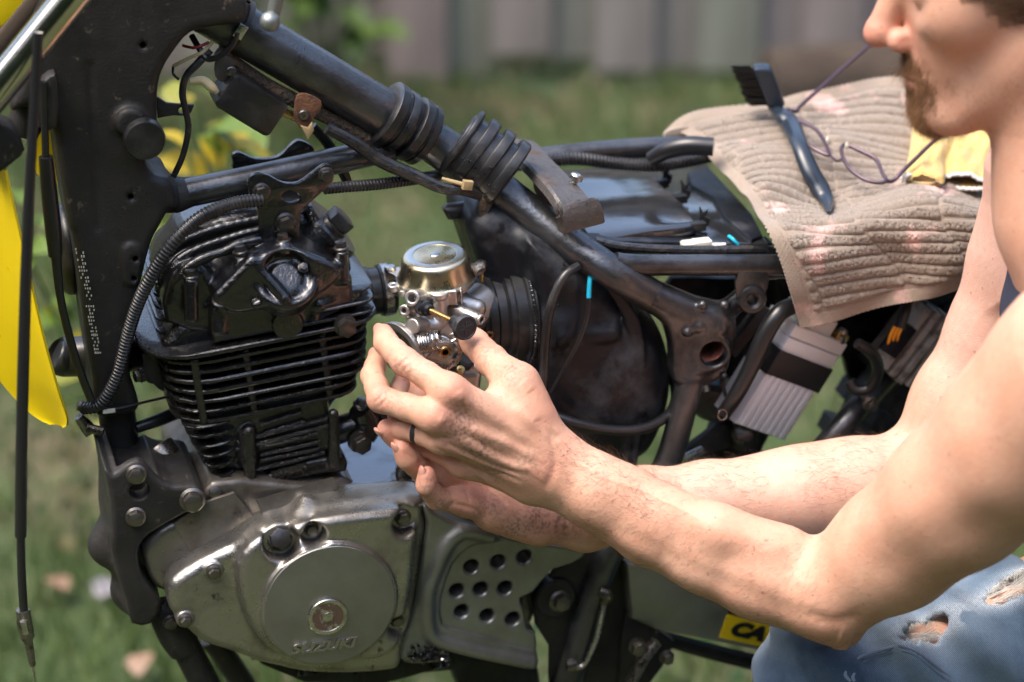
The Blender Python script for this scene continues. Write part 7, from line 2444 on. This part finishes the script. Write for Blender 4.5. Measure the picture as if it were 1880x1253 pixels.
# ------------------------------------------------------------------ carburettor
CB = P(801, 506, -.055)
CA_ = nrm((P(797, 462, -.055) - CB) + np.array([0, -.0016, 0]))
KC_ = MPP(CB)
CRB = thing('carburettor', 'silver cast carburettor with a brassy domed cap held between both hands', 'carburettor', P(815, 690, -.055))
cxr = nrm(CR - CA_ * np.dot(CR, CA_))
cyr = np.cross(CA_, cxr)
def cpl(px, py):
    r = ray(px, py)
    q = CPOS + r * (np.dot(CB - CPOS, CA_) / np.dot(r, CA_))
    return q
def cp2(px, py):
    q = cpl(px, py) - CB
    return math.atan2(q @ cyr, q @ cxr), np.linalg.norm(q)
scr = [cp2(716, 494), cp2(883, 486), cp2(792, 531), cp2(820, 455)]
def flange(r0, ears, n=120):
    out = []
    for k in range(n):
        a = 2 * math.pi * k / n - math.pi
        r = r0
        for ea, er in ears:
            dlt = (a - ea + math.pi) % (2 * math.pi) - math.pi
            r = max(r, r0 + (er + 11 * KC_ - r0) * math.exp(-(dlt / .17) ** 2))
        out.append((r * math.cos(a), r * math.sin(a)))
    return np.array(out)
CAPO = one('cap', 'zinc', lathe_geo([(r * KC_, h * KC_) for r, h in ((73, -2), (73.5, 0), (72, 2), (70.5, 4), (68, 11), (65.5, 21), (63.2, 31), (61.2, 37), (58.8, 41), (54.5, 43.3))], CB, CA_, 64), CRB)
one('cap_top', 'zincw', lathe_geo([(r * KC_, h * KC_) for r, h in ((54.7, 43.0), (50, 44), (42, 44), (40, 43.4), (38.5, 41.4), (36.5, 41.2), (35, 42.2), (30, 42.4), (10, 42.4), (9, 43.5), (7.5, 45), (2, 45.3))], CB, CA_, 64), CAPO)
one('cap_flange', 'carb', prism_geo(flange(74 * KC_, scr), CB - CA_ * 1.0 * KC_, cxr, cyr, CA_, 4.5 * KC_, .0006), CRB)
one('body_flange', 'carb', prism_geo(flange(71 * KC_, [(a, r - 2 * KC_) for a, r in scr]), CB - CA_ * 6.5 * KC_, cxr, cyr, CA_, 8 * KC_, .001), CRB)
for a, r in scr:
    bolt(CB + (cxr * math.cos(a) + cyr * math.sin(a)) * r - CA_ * .0002, CA_, 11 * KC_, 'pan', 'steel', CRB, 'screw')
    one('screw_tail', 'brass', lathe_geo([(4 * KC_, 0), (4 * KC_, 22 * KC_), (3 * KC_, 24 * KC_)], CB + (cxr * math.cos(a) + cyr * math.sin(a)) * r - CA_ * 12 * KC_, -CA_, 10), CRB)
def Q(x, y, Y):
    return P(x, y, Y)
def r_(x):
    return x * KC_
B0, B1 = Q(734, 646, -.088), Q(892, 556, -.04)
bax = nrm(B1 - B0)
def f_carb(p):
    d = sd_cyl(p, CB - CA_ * r_(12), Q(802, 600, -.058), r_(54), .002)
    d = smin(d, sd_cone(p, Q(802, 580, -.058), Q(812, 640, -.065), r_(48), r_(40)), .005)
    d = smin(d, sd_cyl(p, B0 + bax * .008, B1, r_(42), .002), .004)
    d = smin(d, sd_cyl(p, B0, B0 + bax * .007, r_(54), .001), .002)
    d = smax(d, -sd_cyl(p, B0 - bax * .02, B0 + bax * .03, r_(40), .001), .001)
    d = smax(d, -sd_cyl(p, B0 - bax * .001 + bax * .0035, B0 + bax * .0050, r_(70), 0) + 0 - 1e9 * (np.linalg.norm((p - B0) - np.outer((p - B0) @ bax, bax), axis=1) < r_(50)), .0005)
    # adjuster boss with its hole, small drilled ear and webs
    a, b = Q(776, 545, -.078), Q(756, 548, -.098)
    d = smin(d, sd_cyl(p, a, b, r_(15), .001), .003)
    d = smax(d, -sd_cyl(p, b + (b - a) * .2, a * .5 + b * .5, r_(7.5)), .0006)
    a, b = Q(760, 566, -.075), Q(741, 571, -.092)
    d = smin(d, sd_cyl(p, a, b, r_(11), .0008), .003)
    d = smax(d, -sd_cyl(p, b + (b - a) * .3, a * .5 + b * .5, r_(4.5)), .0005)
    a, b = Q(740, 534, -.06), Q(722, 528, -.064)
    d = smin(d, sd_cyl(p, a + CA_ * .003, a - CA_ * .003, r_(16), .001), .003)
    d = smin(d, sd_cyl(p, b + CA_ * .003, b - CA_ * .003, r_(11), .001), .003)
    d = smax(d, -sd_cyl(p, b + CA_ * .02, b - CA_ * .02, r_(4)), .0005)
    d = smin(d, sd_box(p, Q(770, 575, -.082), cxr, CA_, -cyr, (r_(24), r_(16), .006), .002), .003)
    # right hand towers
    d = smin(d, sd_cyl(p, Q(806, 540, -.086), Q(810, 596, -.086), r_(13), .001), .003)
    d = smin(d, sd_cyl(p, Q(806, 536, -.086), Q(806, 546, -.086), r_(17), .001), .002)
    d = smin(d, sd_box(p, Q(834, 542, -.084), cxr, CA_, -cyr, (r_(15), r_(15), .006), .0012), .0015)
    d = smax(d, -sd_box(p, Q(842, 544, -.092), cxr, CA_, -cyr, (r_(3), r_(20), .008), .0003), .0004)
    d = smin(d, sd_cyl(p, Q(838, 560, -.08), Q(838, 590, -.08), r_(15), .001), .003)
    d = smin(d, sd_cone(p, Q(846, 560, -.07), Q(876, 566, -.075), r_(22), r_(17)), .003)
    d = smax(d, -sd_ell(p, Q(874, 556, -.092), (r_(15), .004, r_(6))), .0008)
    a, b = Q(846, 572, -.084), Q(885, 588, -.104)
    d = smin(d, sd_cone(p, a, a * .35 + b * .65, r_(13), r_(10)), .003)
    d = smin(d, sd_cyl(p, a, b, r_(9), .0006), .001)
    d = smin(d, sd_cyl(p, b - (b - a) * .10, b, r_(10.5), .0006), .0006)
    d = smax(d, -sd_cyl(p, b + (b - a) * .2, b - (b - a) * .4, r_(5)), .0004)
    # throttle shaft boss and the web above it
    d = smin(d, sd_cyl(p, Q(776, 598, -.09), Q(756, 600, -.10), r_(15), .001), .003)
    d = smin(d, sd_cone(p, Q(770, 600, -.088), Q(800, 598, -.088), r_(15), r_(13)), .003)
    d = smin(d, sd_cyl(p, Q(806, 640, -.08), Q(808, 642, -.098), r_(26), .001), .003)
    # float bowl
    d = smin(d, sd_box(p, Q(838, 676, -.05), nrm(CR + CU * -.1), CA_, -cyr, (r_(48), r_(22), .028), .005), .004)
    d = smin(d, sd_cyl(p, Q(862, 672, -.085), Q(882, 676, -.09), r_(11), .001), .003)
    return d
pts_ = np.array([CB, B0, B1, Q(885, 588, -.104), Q(722, 528, -.064), Q(890, 700, -.05), Q(800, 700, -.09)])
CBODY = sdf_obj('carb_body', f_carb, pts_.min(0) - .035, pts_.max(0) + .035, .00085, MT['carb'], CRB)
one('spigot_ring', 'carb', lathe_geo([(r_(47), -.001), (r_(57), -.0005), (r_(58), .0015), (r_(57), .0035), (r_(50), .004)], B0, bax, 56, cap=False), CBODY)
# choke plunger: nut, rod, shaft and ribbed knob
n0 = Q(776, 562, -.100)
k0, k1 = Q(800, 570, -.108), Q(852, 601, -.146)
kd = nrm(k1 - k0)
hexn = np.array([(r_(17) * math.cos(R_(60 * k)), r_(17) * math.sin(R_(60 * k))) for k in range(6)])
xa, ya, za = frame_from(kd)
CHK = one('choke_nut', 'plastic', prism_geo(hexn, n0 + kd * .004, xa, ya, kd, .009, .0012), CRB)
one('choke_guide', 'plastic', lathe_geo([(r_(14), .003), (r_(14), .007), (r_(10), .0085), (r_(9), .0115), (r_(6), .012)], n0, kd, 24), CHK)
one('choke_rod', 'brass', tube_geo([n0 + kd * .010, k1 - kd * .010], r_(5.2), 16), CHK)
KN_ = one('choke_knob', 'plastic', lathe_geo([(r_(10), -.016), (r_(13.5), -.0145), (r_(14), -.008), (r_(15), -.006), (r_(21), -.003), (r_(23), -.001), (r_(23), .002), (r_(21.5), .0036), (r_(19), .0036), (r_(18), .0028), (r_(2), .0028)], k1, nrm(kd + np.array([0.1, -.7, .1])), 40), CHK)
kn = nrm(kd + np.array([0.1, -.7, .1]))
xa, ya, za = frame_from(kn)
for a in (20, 80, 140):
    c, s = math.cos(R_(a)), math.sin(R_(a))
    one('knob_mark', 'plastic', box_geo(k1 + kn * .0030, xa * c + ya * s, ya * c - xa * s, kn, .0055, .0007, .0004, .0002), KN_)
# return spring, throttle lever, bent stay and idle screw
s0, s1 = Q(772, 632, -.106), Q(808, 624, -.112)
sa = nrm(s1 - s0)
xa, ya, za = frame_from(sa)
hel = [s0 + (s1 - s0) * (k / 215) + (xa * math.cos(k * 2 * math.pi * 8.5 / 215) + ya * math.sin(k * 2 * math.pi * 8.5 / 215)) * r_(17) for k in range(216)]
one('return_spring', 'steel', tube_geo(hel, r_(2.1), 6), CRB)
LEV = one('throttle_lever', 'carb', prism_geo(poly(crom([(792, 650), (800, 634), (816, 628), (830, 632), (835, 646), (828, 660), (812, 664), (800, 660), (786, 656)], 3), -.112), (0, -.112, 0), EX, EZ, -EY, .003, .0008), CRB)
one('lever_bush', 'brass', lathe_geo([(r_(6), .0), (r_(11), .0), (r_(11.5), .002), (r_(9), .0032), (r_(6), .003), (r_(5.5), .0)], P(816, 645, -.1125), NEAR, 24, cap=False), LEV)
one('bush_bore', 'redint', lathe_geo([(r_(5.8), .0012), (.0001, .0012)], P(816, 645, -.1125), NEAR, 20), LEV)
one('bent_stay', 'steel', ptube([(828, 622, -.112, 7), (842, 632, -.115, 9), (846, 648, -.116, 10), (838, 664, -.115, 10), (822, 676, -.112, 8)], 12, flat=.5), CRB)
one('stay_hook', 'steel', ptube([(826, 616, -.112, 4), (836, 614, -.114, 4), (838, 622, -.115, 4), (830, 628, -.115, 4)], 10), CRB)
bolt(Q(845, 680, -.10), nrm([.1, -.7, .7]), r_(9), 'pan', 'brass', CRB, 'idle_screw')
bolt(Q(806, 672, -.10), nrm([.1, -.7, .4]), r_(8), 'pan', 'bolt', CRB, 'drain_screw')
one('vacuum_cover', 'plastic', lathe_geo([(r_(16), 0), (r_(16), .006), (r_(12), .008)], Q(852, 668, -.085), nrm([.2, -.5, .8]), 24), CRB)
# ------------------------------------------------------------------ drops of rain water
from mathutils.bvhtree import BVHTree
bpy.context.view_layer.update()
DG = bpy.context.evaluated_depsgraph_get()
wm_ = bpy.data.materials.new('water')
wm_.use_nodes = True
b_ = wm_.node_tree.nodes['Principled BSDF']
b_.inputs['Transmission Weight'].default_value = 1
b_.inputs['Roughness'].default_value = .02
b_.inputs['IOR'].default_value = 1.33
def drops(target, region, count, rmin, rmax, name='water_drops'):
    if isinstance(target, str):
        cand = [o for o in BIKE.children if o.name.split('.')[0] == target]
    else:
        cand = target
    trees = [(o, BVHTree.FromObject(o, DG)) for o in cand]
    mb = {}
    x0, y0, x1, y1 = region
    for k in range(count * 6):
        px, py = random.uniform(x0, x1), random.uniform(y0, y1)
        o0, dr = Vector(CPOS), Vector(nrm(ray(px, py)))
        best = None
        for o, t in trees:
            h = t.ray_cast(o0, dr)
            if h[0] is not None and (best is None or h[3] < best[1][3]):
                best = (o, h)
        if best is None:
            continue
        o, h = best
        n = nrm(np.array(h[1]))
        if n[2] < -.2:
            continue
        r = rmin + (rmax - rmin) * random.random() ** 2.5
        x, y, z = frame_from(n)
        e = random.uniform(.8, 1.25)
        c = np.array(h[0])
        mb.setdefault(o.name, (o, MB()))[1].add([c + x * (v[0] * r * e) + y * (v[1] * r / e) + z * (v[2] * r * .55) for v in dv_], df_)
        count -= 1
        if count <= 0:
            break
    for o, m in mb.values():
        q = obj(name, mk_mesh(name, m.v, m.f), wm_, o)
        q['kind'] = 'stuff'
dv_, df_ = ico(2)
PADS = [o for o in BIKE.children if o.name.split('.')[0] in ('pad_plate', 'pad_rib', 'pad_core')]
drops(PADS, (830, 210, 950, 380), 110, .0006, .0018)
drops('backbone_tube', (900, 340, 1260, 590), 80, .0005, .0015)
drops('seat_rail', (1140, 465, 1400, 505), 40, .0005, .0014)
drops('tank_bracket', (930, 250, 1095, 420), 40, .0007, .0019)
drops('air_box', (980, 470, 1230, 780), 50, .0005, .0015)
drops('rear_frame_tube', (1150, 680, 1300, 860), 10, .0006, .0013)
